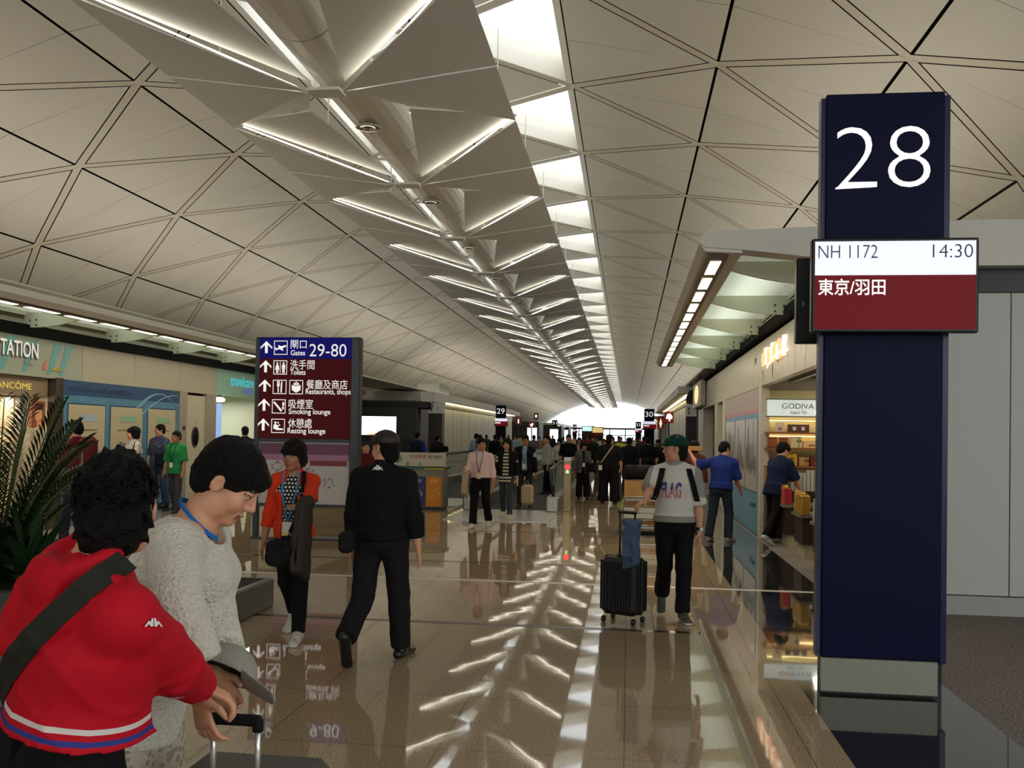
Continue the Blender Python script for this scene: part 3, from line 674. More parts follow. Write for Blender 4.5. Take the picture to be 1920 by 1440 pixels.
for i in range(34):
    y = 12.5 + 2.65 * RND.random(); z = RND.choice((.53, .88, 1.23, 1.58)); h = .08 + .12 * RND.random()
    if abs(y - round((y - 12.4), 0) - 12.4) < .05: y += .1
    tag(MB().lathe((LX - .45, y, z), [(.022, 0), (.024, h * .6), (.012, h * .7), (.012, h)], 8).build('cosmetic_bottle', mat('bottle_%d' % (i % 4), ((210, 160, 120), (150, 110, 140), (230, 220, 200), (90, 80, 90))[i % 4], .2)), 'small cosmetic bottle on the lit white shelves behind the palm', 'bottle', 'cosmetics on the lit shelves')
pp = thing('framed_poster', 'orange toned portrait poster at the end of the cosmetics shop', 'poster', (LX - .5, 15.6, 1.8))
MB().box((LX - .14, 15.42, 1.66), (LX - .2, 15.80, 2.14)).build('poster_sheet', mat('poster_rust', (150, 84, 50), .4, emit=.25), pp)
q = MB().prism([(LX - .139, 15.6 + .10 * math.cos(a), 1.90 + .15 * math.sin(a)) for a in np.linspace(0, 6.28, 20)[:-1]], (.004, 0, 0)); q.prism([(LX - .139, 15.55, 1.62), (LX - .139, 15.72, 1.62), (LX - .139, 15.66, 1.8), (LX - .139, 15.57, 1.8)], (.004, 0, 0)); q.build('portrait_print', mat('poster_skin', (222, 160, 112), .4, emit=.3), pp)
q = MB().box((LX - .137, 15.5, 1.98), (LX - .134, 15.72, 2.10)); q.build('hair_print', mat('poster_hair', (70, 36, 26), .5), pp)
MB().box((LX - .14, 15.4, .3), (LX - .6, 15.82, 1.55)).build('lower_cabinet', mat('cab_cream', (214, 200, 170), .4), pp)
area_lamp('cosmetics_lamp', (LX - .45, 14, 2.18), (0, 0, 0), .1, 3.2, 36, (1, .93, .8))
# pharmacy shop
ph = thing('lit_panel', 'pale blue lit poster strip at the edge of the mint fronted shop', 'lit panel', (LX, 22.7, 1.8))
MB().box((LX - .02, 22.60, 1.0), (LX - .08, 22.95, 2.35)).build('lit_face', mat('blue_lit', (150, 180, 236), .4, emit=1.0), ph)
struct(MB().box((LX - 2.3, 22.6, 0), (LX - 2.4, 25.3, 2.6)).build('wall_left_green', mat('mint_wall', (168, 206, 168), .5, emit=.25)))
area_lamp('pharmacy_lamp', (LX - 1.0, 24, 2.5), (0, 0, 0), 1.2, 1.8, 60, (.9, 1, .9))
dl = thing('ceiling_spotlight', 'bright oval spotlight at the top of the mint fronted shop opening', 'spotlight', (LX - .1, 22.9, 2.45))
MB().lathe((LX - .12, 22.95, 2.40), [(.05, 0), (.16, .02), (.17, .08), (.1, .12)], 18).build('lens', mat('spot_lens', (255, 255, 245), .4, emit=8), dl, True)
MB().lathe((LX - .12, 22.95, 2.52), [(.11, 0), (.09, .06)], 18).build('housing', M_GREYD, dl)
cn = thing('shop_counter', 'pale green pharmacy counter with a till', 'counter', (LX - 1.4, 24, 0))
MB().box((LX - 1.2, 22.9, 0), (LX - 1.6, 25, 1.05), bev=.02).build('counter_body', mat('counter_mint', (190, 214, 180), .4), cn)
MB().box((LX - 1.15, 22.85, 1.05), (LX - 1.65, 25.05, 1.09)).build('counter_top', M_WHITE, cn)
# ================================================================== gate sign 28
UXd, UZd = (1, 0, 0), (0, 0, 1)
M_WLIT = mat('white_sign_letter', (250, 250, 246), .5, emit=.95)
M_SCRW = mat('screen_white', (226, 232, 248), .4, emit=1.05, ecol=(232, 238, 255))
M_SCRR = mat('screen_red', (70, 8, 14), .5, emit=.55, spec=.2, ecol=(140, 24, 36))
M_SCRT = mat('screen_ink', (38, 36, 78), .5, emit=.05)
def gate_sign(num, xc, y, label, near=False, wd=.82, flip=1):
    t = thing('gate_sign', label, 'gate sign', (xc, y, 0), 'numbered gate signs along the hall')
    zt = 3.96; a, b = xc - wd / 2, xc + wd / 2
    MB().box((a + .03, y + .05, 0), (b - .02, y + .12, .24)).box((a + .09, y + .07, 0), (b - .09, y + .33, zt - .06)).build('post_core', M_BLACK, t)
    MB().box((a + .03, y + .01, .24), (b - .04, y + .06, zt), bev=.006).build('front_panel', M_BLUEPOST, t)
    MB().box((a, y + .03, .24), (a + .03, y + .11, zt - .02)).box((b - .035, y + .03, .22), (b, y + .11, zt - .02)).build('side_trim', mat('navy_trim', (22, 26, 66), .3), t)
    MB().box((a + .03, y + .0, .02), (b - .06, y + .05, .235)).build('kick_plate', mat('kick_plate_grey', (140, 140, 126), .45, vary=.05, vscale=20), t)
    q = MB(); lettering(q, num, (xc - .02, y + .004, 3.325), UXd, UZd, .41, bold=-.018 if near else 0, anchor='c', w=.60)
    q.build('number', M_WLIT, t)
    # two flat monitors, one to each direction
    mx = xc + .10
    m = MB().box((mx - .585, y - .10, 2.365), (mx + .45, y - .03, 2.975), bev=.008).build('monitor', M_BLACK, t)
    MB().box((mx - .565, y - .104, 2.735), (mx + .43, y - .10, 2.955)).build('screen_top', M_SCRW, m)
    MB().box((mx - .565, y - .104, 2.385), (mx + .43, y - .10, 2.735)).build('screen_lower', M_SCRR, m)
    MB().box((mx - .2, y - .03, 2.4), (mx + .2, y + .02, 2.8)).build('bracket', M_BLACK, t)
    m2 = MB().box((xc - .50, y + .37, 2.34), (xc + .50, y + .45, 2.94), bev=.008).build('monitor', M_BLACK, t)
    MB().box((xc - .48, y + .358, 2.37), (xc + .48, y + .37, 2.91)).build('monitor_back', mat('monitor_back_plastic', (26, 27, 26), .5), m2)
    if near:
        q = MB()
        lettering(q, 'NH 1172', (mx - .545, y - .107, 2.845), UXd, UZd, .086, w=.37, bold=-.012); lettering(q, '14:30', (mx + .41, y - .107, 2.845), UXd, UZd, .086, w=.245, bold=-.012, anchor='r')
        q.build('dark_lettering', M_SCRT, m)
        q = MB(); lettering(q, '\u6771\u4eac/\u7fbd\u7530', (mx - .545, y - .107, 2.615), UXd, UZd, .098, w=.42, bold=.012)
        q.build('white_lettering', M_WLIT, m)
        MB().box((xc - .46, y + .352, 2.60), (xc - .45, y + .358, 2.63)).build('button', M_STEEL, m2)
    else:
        q = MB().box((mx - .54, y - .107, 2.57), (mx - .1, y - .105, 2.66)); q.build('white_lettering', M_WLIT, m)
    return t
gate_sign('28', 1.655, 6.36, 'navy gate sign with number 28 and a red and white flight screen', True)
gate_sign('29', -9.75, 71, 'navy gate sign with number 29 standing before the white shop wall')
gate_sign('30', 1.62, 75, 'navy gate sign with number 30 on the right side of the hall')
gate_sign('31', -10.4, 132, 'distant navy gate sign with number 31')
gate_sign('32', 1.4, 137, 'distant navy gate sign with number 32')
gate_sign('33', -10.2, 178, 'farthest small navy gate sign with number 33')
# ================================================================== direction board 29-80
DY = 13.98
def D(px, py, dy=0.0): return atY(px, py, DY + dy)
pxm = lambda px: px * (DY / 1750.0)
db = thing('direction_board', 'tall standing direction board listing gates, toilets, shops and lounges', 'direction board', (-4.95, DY, 0))
M_POSTG = mat('board_post_grey', (64, 66, 70), .35, metal=.4)
xa, xb, zt = -5.80, -4.11, 3.135
MB().box((xb - .15, DY - .05, 0), (xb, DY + .12, zt), bev=.02).build('post', M_POSTG, db); MB().box((xa - .01, DY - .02, 0), (xa + .07, DY + .10, zt), bev=.015).build('post', M_POSTG, db)
MB().box((xa, DY + .0, 1.545), (xb - .14, DY + .12, zt)).build('board_case', M_BLACK, db)
bl_ = MB().box((xa + .03, DY - .012, 2.80), (xb - .15, DY, zt - .01)).build('blue_face', mat('board_blue_lit', (14, 18, 110), .6, emit=.6, spec=.2), db)
rd_ = MB().box((xa + .03, DY - .012, 1.56), (xb - .15, DY, 2.80)).build('red_face', mat('board_red_lit', (70, 10, 14), .6, emit=.5, spec=.2), db)
MB().box((xa, DY - .01, 1.50), (xb - .14, DY + .1, 1.545)).box((xa, DY - .0, .50), (xb - .14, DY + .1, .545)).build('rail', M_POSTG, db)
ps = MB().box((xa + .06, DY + .02, .545), (xb - .15, DY + .06, 1.50)).build('lower_poster', mat('poster_white', (196, 190, 186), .35), db)
q = MB().box((xa + .08, DY + .016, 1.30), (xb - .16, DY + .02, 1.48)); q.build('purple_band', mat('poster_purple', (116, 66, 92), .4), ps)
q = MB().box((xa + .08, DY + .013, 1.22), (xb - .16, DY + .018, 1.31)); q.build('lilac_band', mat('poster_lilac', (170, 120, 150), .4), ps)
q = MB().box((xa + .9, DY + .010, 1.14), (xb - .2, DY + .016, 1.22)); q.build('crimson_band', mat('poster_crimson', (130, 44, 54), .4), ps)
q = MB()
for cx, cz in ((-5.45, 1.10), (-4.95, 1.0), (-5.2, .78), (-4.62, .85)):
    for k in range(9):
        a = k * .7 + cx; x, z = cx + .12 * math.cos(a) * RND.random(), cz + .07 * math.sin(a); q.poly([(x, DY + .016, z), (x + .05, DY + .016, z + .02), (x + .03, DY + .016, z + .045)])
q.build('sketch_print', mat('poster_sketch', (120, 116, 116), .5), ps)
MB().box((xa, DY - .12, 0), (xb, DY + .22, .03), bev=.008).build('base_plate', M_POSTG, db)
def uvpoly(mb, pts, org, s, flat=0.0): 
    mb.poly([(org[0] + s * u, org[1] - flat, org[2] + s * v) for u, v in pts])
def ring(mb, org, s, t=.05):
    for a, b, c, d in ((0, 0, 1, t), (0, 1 - t, 1, 1), (0, t, t, 1 - t), (1 - t, t, 1, 1 - t)): uvpoly(mb, [(a, b), (c, b), (c, d), (a, d)], org, s)
def disc(mb, c, r, org, s, n=14): uvpoly(mb, [(c[0] + r * math.cos(2 * math.pi * i / n), c[1] + r * math.sin(2 * math.pi * i / n)) for i in range(n)], org, s)
ARROW = [(.5, 1), (0, .52), (0, .34), (.38, .68), (.38, 0), (.62, 0), (.62, .68), (1, .34), (1, .52)]
def arrow(mb, px, py): # px,py = lower-left pixel
    o = D(px, py, -.018); s = pxm(23.5)
    uvpoly(mb, [(.5, 1), (0, .52), (0, .34), (.38, .70), (.38, .55)], o, s); uvpoly(mb, [(.5, 1), (.38, .70), (.62, .70)], o, s); uvpoly(mb, [(.5, 1), (.62, .70), (1, .34), (1, .52)], o, s); uvpoly(mb, [(.38, 0), (.62, 0), (.62, .72), (.38, .72)], o, s)
def icon(mb, kind, px, py):
    o = D(px, py, -.018); s = pxm(27.5); ring(mb, o, s)
    Pq = lambda pts: uvpoly(mb, pts, o, s)
    if kind == 'plane':
        Pq([(.10, .38), (.12, .30), (.85, .55), (.93, .64), (.86, .68), (.70, .66)]); Pq([(.36, .44), (.30, .66), (.38, .68), (.60, .54)]); Pq([(.42, .40), (.62, .48), (.70, .30), (.62, .28)]); Pq([(.12, .38), (.06, .52), (.12, .53), (.24, .42)])
    elif kind == 'toilet':
        Pq([(.48, .10), (.52, .10), (.52, .90), (.48, .90)])
        for c in (.28, .74): disc(mb, (c, .80), .07, o, s)
        Pq([(.20, .70), (.36, .70), (.44, .34), (.12, .34)]); Pq([(.20, .34), (.27, .34), (.27, .10), (.20, .10)]); Pq([(.29, .34), (.36, .34), (.36, .10), (.29, .10)])
        Pq([(.62, .70), (.86, .70), (.86, .40), (.62, .40)]); Pq([(.65, .40), (.73, .40), (.73, .10), (.65, .10)]); Pq([(.75, .40), (.83, .40), (.83, .10), (.75, .10)])
    elif kind == 'food':
        Pq([(.36, .10), (.44, .10), (.44, .55), (.36, .55)]); Pq([(.30, .55), (.50, .55), (.50, .68), (.30, .68)])
        for a in (.30, .375, .45): Pq([(a, .68), (a + .05, .68), (a + .05, .92), (a, .92)])
        Pq([(.57, .10), (.66, .10), (.70, .92), (.62, .88), (.57, .5)])
    elif kind == 'bag':
        Pq([(.18, .66), (.5, .56), (.82, .66), (.82, .30), (.5, .10), (.18, .30)]); Pq([(.5, .60), (.28, .70), (.34, .82), (.46, .78)]); Pq([(.5, .60), (.72, .70), (.66, .82), (.54, .78)]); disc(mb, (.5, .84), .06, o, s)
    elif kind == 'smoke':
        Pq([(.08, .78), (.18, .86), (.76, .22), (.66, .12)]); Pq([(.80, .26), (.9, .36), (.84, .5), (.92, .68), (.84, .86), (.74, .70), (.80, .52), (.72, .40)])
    else:
        disc(mb, (.30, .74), .08, o, s); disc(mb, (.50, .72), .06, o, s); Pq([(.20, .62), (.36, .64), (.52, .36), (.88, .30), (.88, .22), (.40, .20), (.14, .32)]); Pq([(.40, .5), (.62, .62), (.66, .56), (.48, .42)])
q = MB()
for (px, py) in ((488.5, 662), (487, 698), (485.5, 734), (484, 770), (482.5, 807)): arrow(q, px, py)
for k, px, py in (('plane', 513.5, 665), ('toilet', 512.5, 702), ('food', 511.3, 738.5), ('bag', 542.3, 739), ('smoke', 509.7, 775), ('rest', 508.3, 811.5)): icon(q, k, px, py)
q.build('pictograms', M_WLIT, db)
q = MB()
def T(s, px, py, hpx, wpx, b=.0): lettering(q, s, D(px, py, -.016), UXd, UZd, pxm(hpx), w=pxm(wpx), bold=b)
T('\u9598\u53e3', 545, 652, 15, 32); T('Gates', 545, 666, 10, 29, .008); T('29-80', 580, 668, 24, 74, -.004)
T('\u6d17\u624b\u9593', 544, 691, 17, 49); T('Toilets', 544, 702.5, 10, 31, .008)
T('\u9910\u5ef3\u53ca\u5546\u5e97', 574.5, 728, 17, 82); T('Restaurants, shops', 573, 738.5, 10, 90, .008)
T('\u5438\u7159\u5ba4', 541, 764.5, 17, 49); T('Smoking lounge', 541, 776, 10, 84, .008)
T('\u4f11\u61a9\u8655', 540, 800.5, 17, 48); T('Resting lounge', 539, 812, 10, 76, .008)
q.build('lettering', M_WLIT, db)
# ================================================================== moving walkways
M_HRAIL = mat('rubber_handrail', (22, 22, 23), .35); M_BELT = mat('walkway_belt', (44, 45, 45), .6, bump=.3, bscale=80); M_PLATE = mat('comb_plate', (196, 196, 190), .3, metal=.5)
def walkway(x0, x1, y0, y1, label):
    t = thing('moving_walkway', label, 'moving walkway', ((x0 + x1) / 2, y0, 0))
    MB().box((x0 + .14, y0 + .3, 0), (x1 - .14, y1, .02)).build('belt', M_BELT, t)
    MB().box((x0 - .12, y0 - 2.5, 0), (x1 + .12, y0 + .3, .012)).build('comb_plate', M_PLATE, t)
    for x in (x0, x1):
        b = MB().box((x - .14, y0 - .15, 0), (x + .14, y0 + 1.5, .34), bev=.03).build('newel_base', M_STEEL, t)
        MB().box((x - .13, y0 + 1.5, 0), (x + .13, y1, .24)).build('skirt', M_STEEL, t)
        g = [(x - .006, y0 + .25, .24), (x - .006, y0 + .12, .62), (x - .006, y0 + .25, .86), (x - .006, y0 + .75, .98), (x - .006, y0 + 1.6, 1.0), (x - .006, y1, 1.0), (x - .006, y1, .24)]
        MB().prism(g, (.012, 0, 0)).build('glass_balustrade', M_BALU, t)
        h = [(x, y0 + .32, .26), (x, y0 + .10, .34), (x, y0 + .0, .58), (x, y0 + .10, .80), (x, y0 + .38, .93), (x, y0 + .9, 1.0), (x, y0 + 1.7, 1.03), (x, y1, 1.03)]
        MB().tube(h, .04, 8).build('handrail', M_HRAIL, t)
        MB().tube([(p[0] + .0, p[1] + (.04 if i < 3 else 0), p[2] - .05) for i, p in enumerate(h[1:])], .018, 6).build('rail_guide', M_STEEL, t)
    return t
walkway(-3.45, -1.62, 20.35, 62, 'moving walkway with glass sides where three people step off')
walkway(-6.05, -4.0, 23.6, 62, 'moving walkway with glass sides behind the recycling bins')
pt = thing('signal_post', 'steel post with a red stop light beside the moving walkway', 'signal post', (-1.32, 20.6, 0))
MB().box((-1.41, 20.55, 0), (-1.24, 20.72, 1.2), bev=.01).build('post', mat('post_brass_steel', (150, 132, 96), .3, metal=.7), pt)
MB().box((-1.40, 20.54, 1.12), (-1.25, 20.55, 1.2)).build('top_strip', M_STEEL, pt)
o = MB().lathe((0, 0, 0), [(.055, 0), (.05, .015), (.02, .02)], 16).build('red_light', mat('red_signal', (255, 40, 50), .4, emit=4), pt); place(o, Matrix.Translation((-1.325, 20.55, .985)) @ Matrix.Rotation(math.pi / 2, 4, 'X'))
MB().poly([(-1.36, 20.545, .85), (-1.29, 20.545, .85), (-1.29, 20.545, .89), (-1.325, 20.545, .93), (-1.36, 20.545, .89)]).build('green_arrow', mat('green_signal', (190, 240, 180), .4, emit=1.5), pt)
# ================================================================== recycling bins
rb = thing('recycling_station', 'steel recycling bin block with blue paper and orange can doors', 'recycling bins', (-4.6, 20.3, 0))
MB().box((-5.22, 20.2, .04), (-4.02, 20.75, .93), bev=.012).build('bin_body', mat('bin_steel', (128, 122, 108), .35, metal=.5), rb)
MB().box((-5.20, 20.22, 0), (-4.04, 20.7, .04)).build('plinth', M_BLACK, rb)
MB().box((-5.24, 20.16, .88), (-3.98, 20.8, .95), bev=.01).build('green_band', mat('bin_dark_green', (44, 74, 52), .4), rb)
MB().box((-4.45, 20.155, .885), (-4.0, 20.16, .91)).build('yellow_stripe', mat('bin_yellow', (206, 190, 50), .4), rb)
MB().box((-5.15, 20.155, .89), (-4.5, 20.16, .915)).build('teal_stripe', mat('bin_teal', (60, 120, 124), .4), rb)
bn = MB().box((-5.22, 20.18, .95), (-3.98, 20.22, 1.25)).build('banner_board', mat('banner_white', (196, 194, 178), .4), rb)
q = MB(); lettering(q, '\u73cd\u60dc\u8cc7\u6e90', (-4.78, 20.175, 1.13), UXd, UZd, .075, w=.36); q.build('red_lettering', mat('banner_red', (190, 70, 50), .5), bn)
q = MB(); lettering(q, '\u6e1b\u5c11\u5ee2\u7269', (-4.38, 20.175, 1.13), UXd, UZd, .07, w=.32); q.build('dark_lettering', mat('banner_ink', (70, 74, 64), .5), bn)
q = MB()
for cx, cz, r_ in ((-5.05, 1.12, .09), (-4.83, 1.01, .035), (-4.55, 1.0, .03)):
    q.prism([(cx + r_ * math.cos(a), 20.172, cz + r_ * math.sin(a)) for a in np.linspace(0, 6.28, 15)[:-1]], (0, .006, 0)); q.box((cx - .008, 20.172, cz - r_ - .05), (cx + .008, 20.178, cz))
q.build('tree_print', mat('banner_green', (120, 150, 116), .5), bn)
for nm, x0, c in (('blue_door', -5.10, (26, 44, 110)), ('paper_door', -4.76, (30, 50, 124)), ('orange_door', -4.40, (214, 134, 24))):
    d = MB().box((x0, 20.175, .07), (x0 + .33, 20.2, .72), bev=.006).build(nm, mat('bin_' + nm, c, .4), rb)
    q = MB()
    if nm == 'orange_door':
        c0 = np.array([x0 + .17, 20.172, .30]); a = np.array([.085, 0, .10]); b = np.array([-.06, 0, .05]); 
        pts = [c0 + a + b, c0 + a - b, c0 - a - b, c0 - a + b, c0 + a + b]
        q.tube(pts, .005, 4); q.tube([c0 + a + b * math.cos(t) + a * .25 * math.sin(t) for t in np.linspace(0, 6.28, 16)], .005, 4)
        q.tube([c0 + .035 * np.array([math.cos(t), 0, math.sin(t)]) - a * .3 for t in np.linspace(0, 5.2, 12)], .008, 4)
    else:
        for k in range(3): q.tube([(x0 + .09 + .05 * k, 20.172, .44), (x0 + .22 + .03 * k, 20.172, .34), (x0 + .09 + .05 * k, 20.172, .22)], .006, 4)
    lettering(q, '\u5ee2\u7d19' if nm != 'orange_door' else '\u934b\u7f50', (x0 + .08, 20.172, .60), UXd, UZd, .07, w=.17)
    q.build('door_print', mat('bin_print_' + nm, (226, 216, 200) if nm != 'orange_door' else (240, 206, 140), .5), d)
# ================================================================== dark kiosk with advertising screen, phones
kk = thing('advertising_kiosk', 'dark grey kiosk with a bright white advertising screen', 'kiosk', (-10.5, 36, 0))
MB().box((-13.0, 36.0, 0), (-8.33, 39, 2.98), bev=.02).build('kiosk_body', mat('kiosk_charcoal', (52, 54, 52), .4), kk)
MB().box((-13.02, 35.96, 2.70), (-8.31, 36.0, 2.90)).build('header_band', M_BLACK, kk)
MB().box((-10.60, 35.93, 1.55), (-9.05, 36.0, 2.37), bev=.01).build('screen_frame', M_BLACK, kk)
MB().box((-10.56, 35.92, 1.59), (-9.09, 35.93, 2.33)).build('screen', mat('screen_bright', (255, 252, 246), .4, emit=2.2), kk)
MB().tube([(-10.3, 35.915, 1.60), (-10.0, 35.915, 1.62), (-9.6, 35.915, 1.72), (-9.3, 35.915, 1.64)], [.004, .03, .02, .004], 5).build('orange_picture', mat('screen_orange', (250, 170, 80), .4, emit=1.4), kk)
MB().box((-8.85, 35.97, .9), (-8.5, 36.0, 1.15)).box((-8.85, 35.97, 1.2), (-8.5, 36.0, 1.45)).build('vending_panel', M_BLACK, kk)
kp = thing('grey_pole', 'thick grey pole with a dark camera housing beside the kiosk', 'pole', (-8.15, 35.7, 0))
MB().tube([(-8.15, 35.7, 0), (-8.15, 35.7, 2.95)], .09, 12).build('pole_shaft', M_POSTG, kp, True)
MB().box((-8.2, 35.4, 2.62), (-7.62, 35.95, 2.92), bev=.06).build('housing', M_BLACK, kp)
def phone_booth(x, y, label, s):
    t = thing('telephone_booth', label, 'telephone booth', (x, y, 0))
    MB().box((x - .28, y, 0), (x + .28, y + .5, 2.5)).build('booth_body', mat('booth_dark', (46, 45, 44), .4), t)
    b = MB().box((x - .3, y - .04, 2.5), (x + .3, y + .5, 2.92), bev=.01).build('sign_panel', mat('phone_sign_grey', (196, 194, 186), .4, emit=.12), t)
    q = MB(); q.tube([(x - .12 + .08 * math.cos(a), y - .05, 2.71 + .12 * math.sin(a)) for a in np.linspace(1.9, 4.4, 9)], [.03, .035, .02, .016, .016, .016, .02, .035, .03], 6); lettering(q, '?', (x + .08, y - .05, 2.62), UXd, UZd, .17)
    q.build('phone_pictogram', M_GREYD, b)
phone_booth(-7.75, 37.0, 'telephone booth with a pale handset sign beside the dark kiosk', 1)
phone_booth(2.45, 36.2, 'dark telephone booth with a pale handset sign on the right side', -1)
gp = thing('grey_pole', 'tall dark pole with an angular housing at the end of the right shops', 'pole', (2.5, 33.2, 0))
MB().tube([(2.45, 33.2, 0), (2.45, 33.2, 3.3)], .10, 12).build('pole_shaft', M_POSTG, gp, True)
fixn(MB().prism([(1.98, 33.0, 3.02), (2.06, 33.0, 3.3), (2.3, 33.0, 3.42), (2.72, 33.0, 3.30), (2.72, 33.0, 2.9), (2.4, 33.0, 2.78), (2.02, 33.0, 2.9)], (0, .6, 0)).build('housing', M_BLACK, gp))
ep = MB().box((2.25, 31.2, 2.7), (2.31, 31.3, 3.78)).box((2.31, 31.2, 2.7), (2.9, 31.24, 3.72)); tag(ep.build('red_end_panel', mat('dark_red_panel', (96, 26, 26), .4)), 'dark red panel standing above the far end of the right shop fascia', 'panel')
# ================================================================== further shop blocks
M_BWALL = mat('block_white', (206, 204, 192), .4)
def block(nm, label, x0, x1, y0, y1, h, side, band=True):
    t = thing(nm, label, 'shop block', ((x0 + x1) / 2, y0, 0))
    MB().box((x0, y0, 0), (x1, y1, h - .65)).build('block_wall', M_BWALL, t)
    f = x1 if side < 0 else x0; o = f - side * .7
    MB().box((min(f, o) if side < 0 else o, y0 - .3, h - .32), ((max(f, o)) if side < 0 else x1, y1 + .3, h)).box((x0 if side < 0 else x0, y0 - .3, h - .32), (x1, y1 + .3, h)).build('roof_canopy', M_WHITE, t)
    MB().box((x0 - .02, y0 - .02, h - .62), (x1 + .02, y1 + .02, h - .32)).build('dark_band', M_BRONZE, t)
    e = f - side * .25
    MB().box((e - .06, y0 + .5, h - .36), (e + .06, y1 - .5, h - .325)).build('lamp_strip', mat('block_lamp', (255, 236, 170), .5, emit=9, ecol=(255, 238, 180)), t)
    q = MB()
    for k in range(int((y1 - y0) / 3)): q.box((f - side * .006, y0 + 3 * k, 0), (f, y0 + 3 * k + .02, h - .65))
    q.build('panel_joint', M_GREYD, t)
    return t
block('shop_block', 'white walled shop block with a lit canopy behind gate sign 29', -16, -11.0, 52, 88, 3.85, -1)
oc = [(-13, 45.5), (-10.3, 45.5), (-9.75, 46.2), (-9.75, 49), (-10.3, 50), (-13, 50)]
wc = thing('corner_block', 'white panelled corner block with chamfered edge left of gate sign 29', 'corner block', (-11, 46, 0))
fixn(MB().prism([(x, y, 0) for x, y in oc], (0, 0, 3.25)).build('lower_wall', M_BWALL, wc)); fixn(MB().prism([((x + 11) * 1.03 - 11, (y - 47.5) * 1.03 + 47.5, 3.28) for x, y in oc], (0, 0, .5)).build('head_band', M_WHITE, wc))
q = MB().box((-13, 45.49, 1.9), (-10.3, 45.5, 1.915)).box((-11.5, 45.485, 0), (-11.48, 45.5, 3.25)); q.build('panel_joint', M_GREYD, wc)
tag(MB().box((-12.2, 53, 3.86), (-10.9, 56, 4.6)).build('vent_box', mat('vent_grey', (150, 150, 138), .5)), 'grey ventilation box on the roof of the white shop block', 'vent box')
block('shop_block', 'white shop block with a canopy beside gate sign 30', 2.75, 9, 40, 68, 3.85, 1)
block('shop_block', 'distant shop block on the right beyond gate sign 30', 2.6, 9, 84, 128, 3.6, 1)
block('shop_block', 'distant shop block on the left beyond gate sign 31', -16, -11.0, 136, 170, 3.6, -1)
for (x0, x1, y0, h, lab, lx) in ((-12.5, -9.2, 96, 3.1, 'far dark kiosk with a lit panel beyond gate sign 29', -9.9), (-11, -8.0, 112, 2.9, 'far dark kiosk with round lit signs near gate sign 31', -8.9), (-10.8, -7.9, 124, 2.9, 'far dark kiosk with a bright poster right of gate sign 31', -8.5)):
    t = thing('distant_kiosk', lab, 'kiosk', ((x0 + x1) / 2, y0, 0))
    MB().box((x0, y0, 0), (x1, y0 + 5, h)).build('kiosk_body', mat('kiosk_charcoal', (52, 54, 52), .4), t)
    MB().box((lx - .5, y0 - .05, .9), (lx + .5, y0, 2.5)).build('lit_panel', mat('far_lit_panel', (236, 242, 255), .4, emit=2.0), t)
def wsign(x, y, z, w_, h, face, sym, lab, emit=1.0, sc=(255, 244, 240)):
    t = thing('wayfinding_sign', lab, 'sign', (x, y, z))
    MB().box((x - w_ / 2, y, z - h / 2), (x + w_ / 2, y + .15, z + h / 2), bev=.02).build('sign_box', mat('wsign_%d_%d' % (face[0], face[1]), face, .4, emit=.35), t)
    MB().tube([(x, y + .1, 0), (x, y + .1, z - h / 2)], .05, 8).build('sign_pole', M_GREYD, t)
    q = MB(); q.poly([(x + u * w_, y - .01, z + v * h) for u, v in sym]); q.build('pictogram', mat('wsign_sym_%d' % sc[2], sc, .4, emit=emit), t)
BLOB = [(-.32, -.05), (-.2, .28), (.1, .34), (.36, .1), (.34, -.12), (.16, -.14), (.1, -.34), (-.02, -.34), (-.02, -.12), (-.3, -.14)]
wsign(2.15, 51, 2.78, .50, .62, (126, 26, 28), BLOB, 'red lit sign with a white pointing hand right of gate sign 30', 2.2)
wsign(2.35, 70, 2.75, .5, .9, (120, 36, 30), [(-.2, 0), (0, .42), (.2, 0), (0, -.42)], 'dark red lit sign with an amber diamond beside gate sign 30', 1.6, (255, 226, 190))
wsign(-9.45, 80, 2.9, .5, .6, (96, 22, 24), [(-.1, .3), (.1, .3), (.1, -.3), (-.1, -.3)], 'small dark red sign just right of gate sign 29', 1.2)
wsign(-9.55, 92, 2.75, .66, .6, (110, 24, 26), [(-.3, .2), (-.1, .0), (.05, .3), (.3, .2), (.1, -.3), (-.1, -.3)], 'dark red sign with a white leaf shape above the far kiosk', 1.4)
wsign(-10.2, 103, 3.85, .5, .7, (86, 26, 28), [(-.2, .2), (.2, .2), (.2, -.2), (-.2, -.2)], 'tall dark red sign above the far kiosk', .4)
for n, (px0, py0, px1, py1, Y, c, e, lab) in enumerate(((1092, 800, 1113, 808, 140, (190, 236, 232), 1.6, 'pale cyan lit shop sign far down the hall'), (1111, 802, 1130, 811, 120, (226, 196, 130), 1.2, 'amber lit menu board above the red stall far down the hall'))):
    a, b = atY(px0, py1, Y), atY(px1, py0, Y); t = thing('distant_shop_sign', lab, 'lit sign', (a[0], Y, a[2]))
    MB().box((a[0], Y, a[2]), (b[0], Y + .2, b[2])).build('lit_face', mat('far_sign_%d' % n, c, .4, emit=e), t)
    MB().box((a[0] - .1, Y + .2, 0), (b[0] + .1, Y + .5, b[2] + .1)).build('stall_body', mat('stall_dark', (44, 34, 32), .5) if n == 0 else mat('stall_red', (116, 30, 34), .5), t)
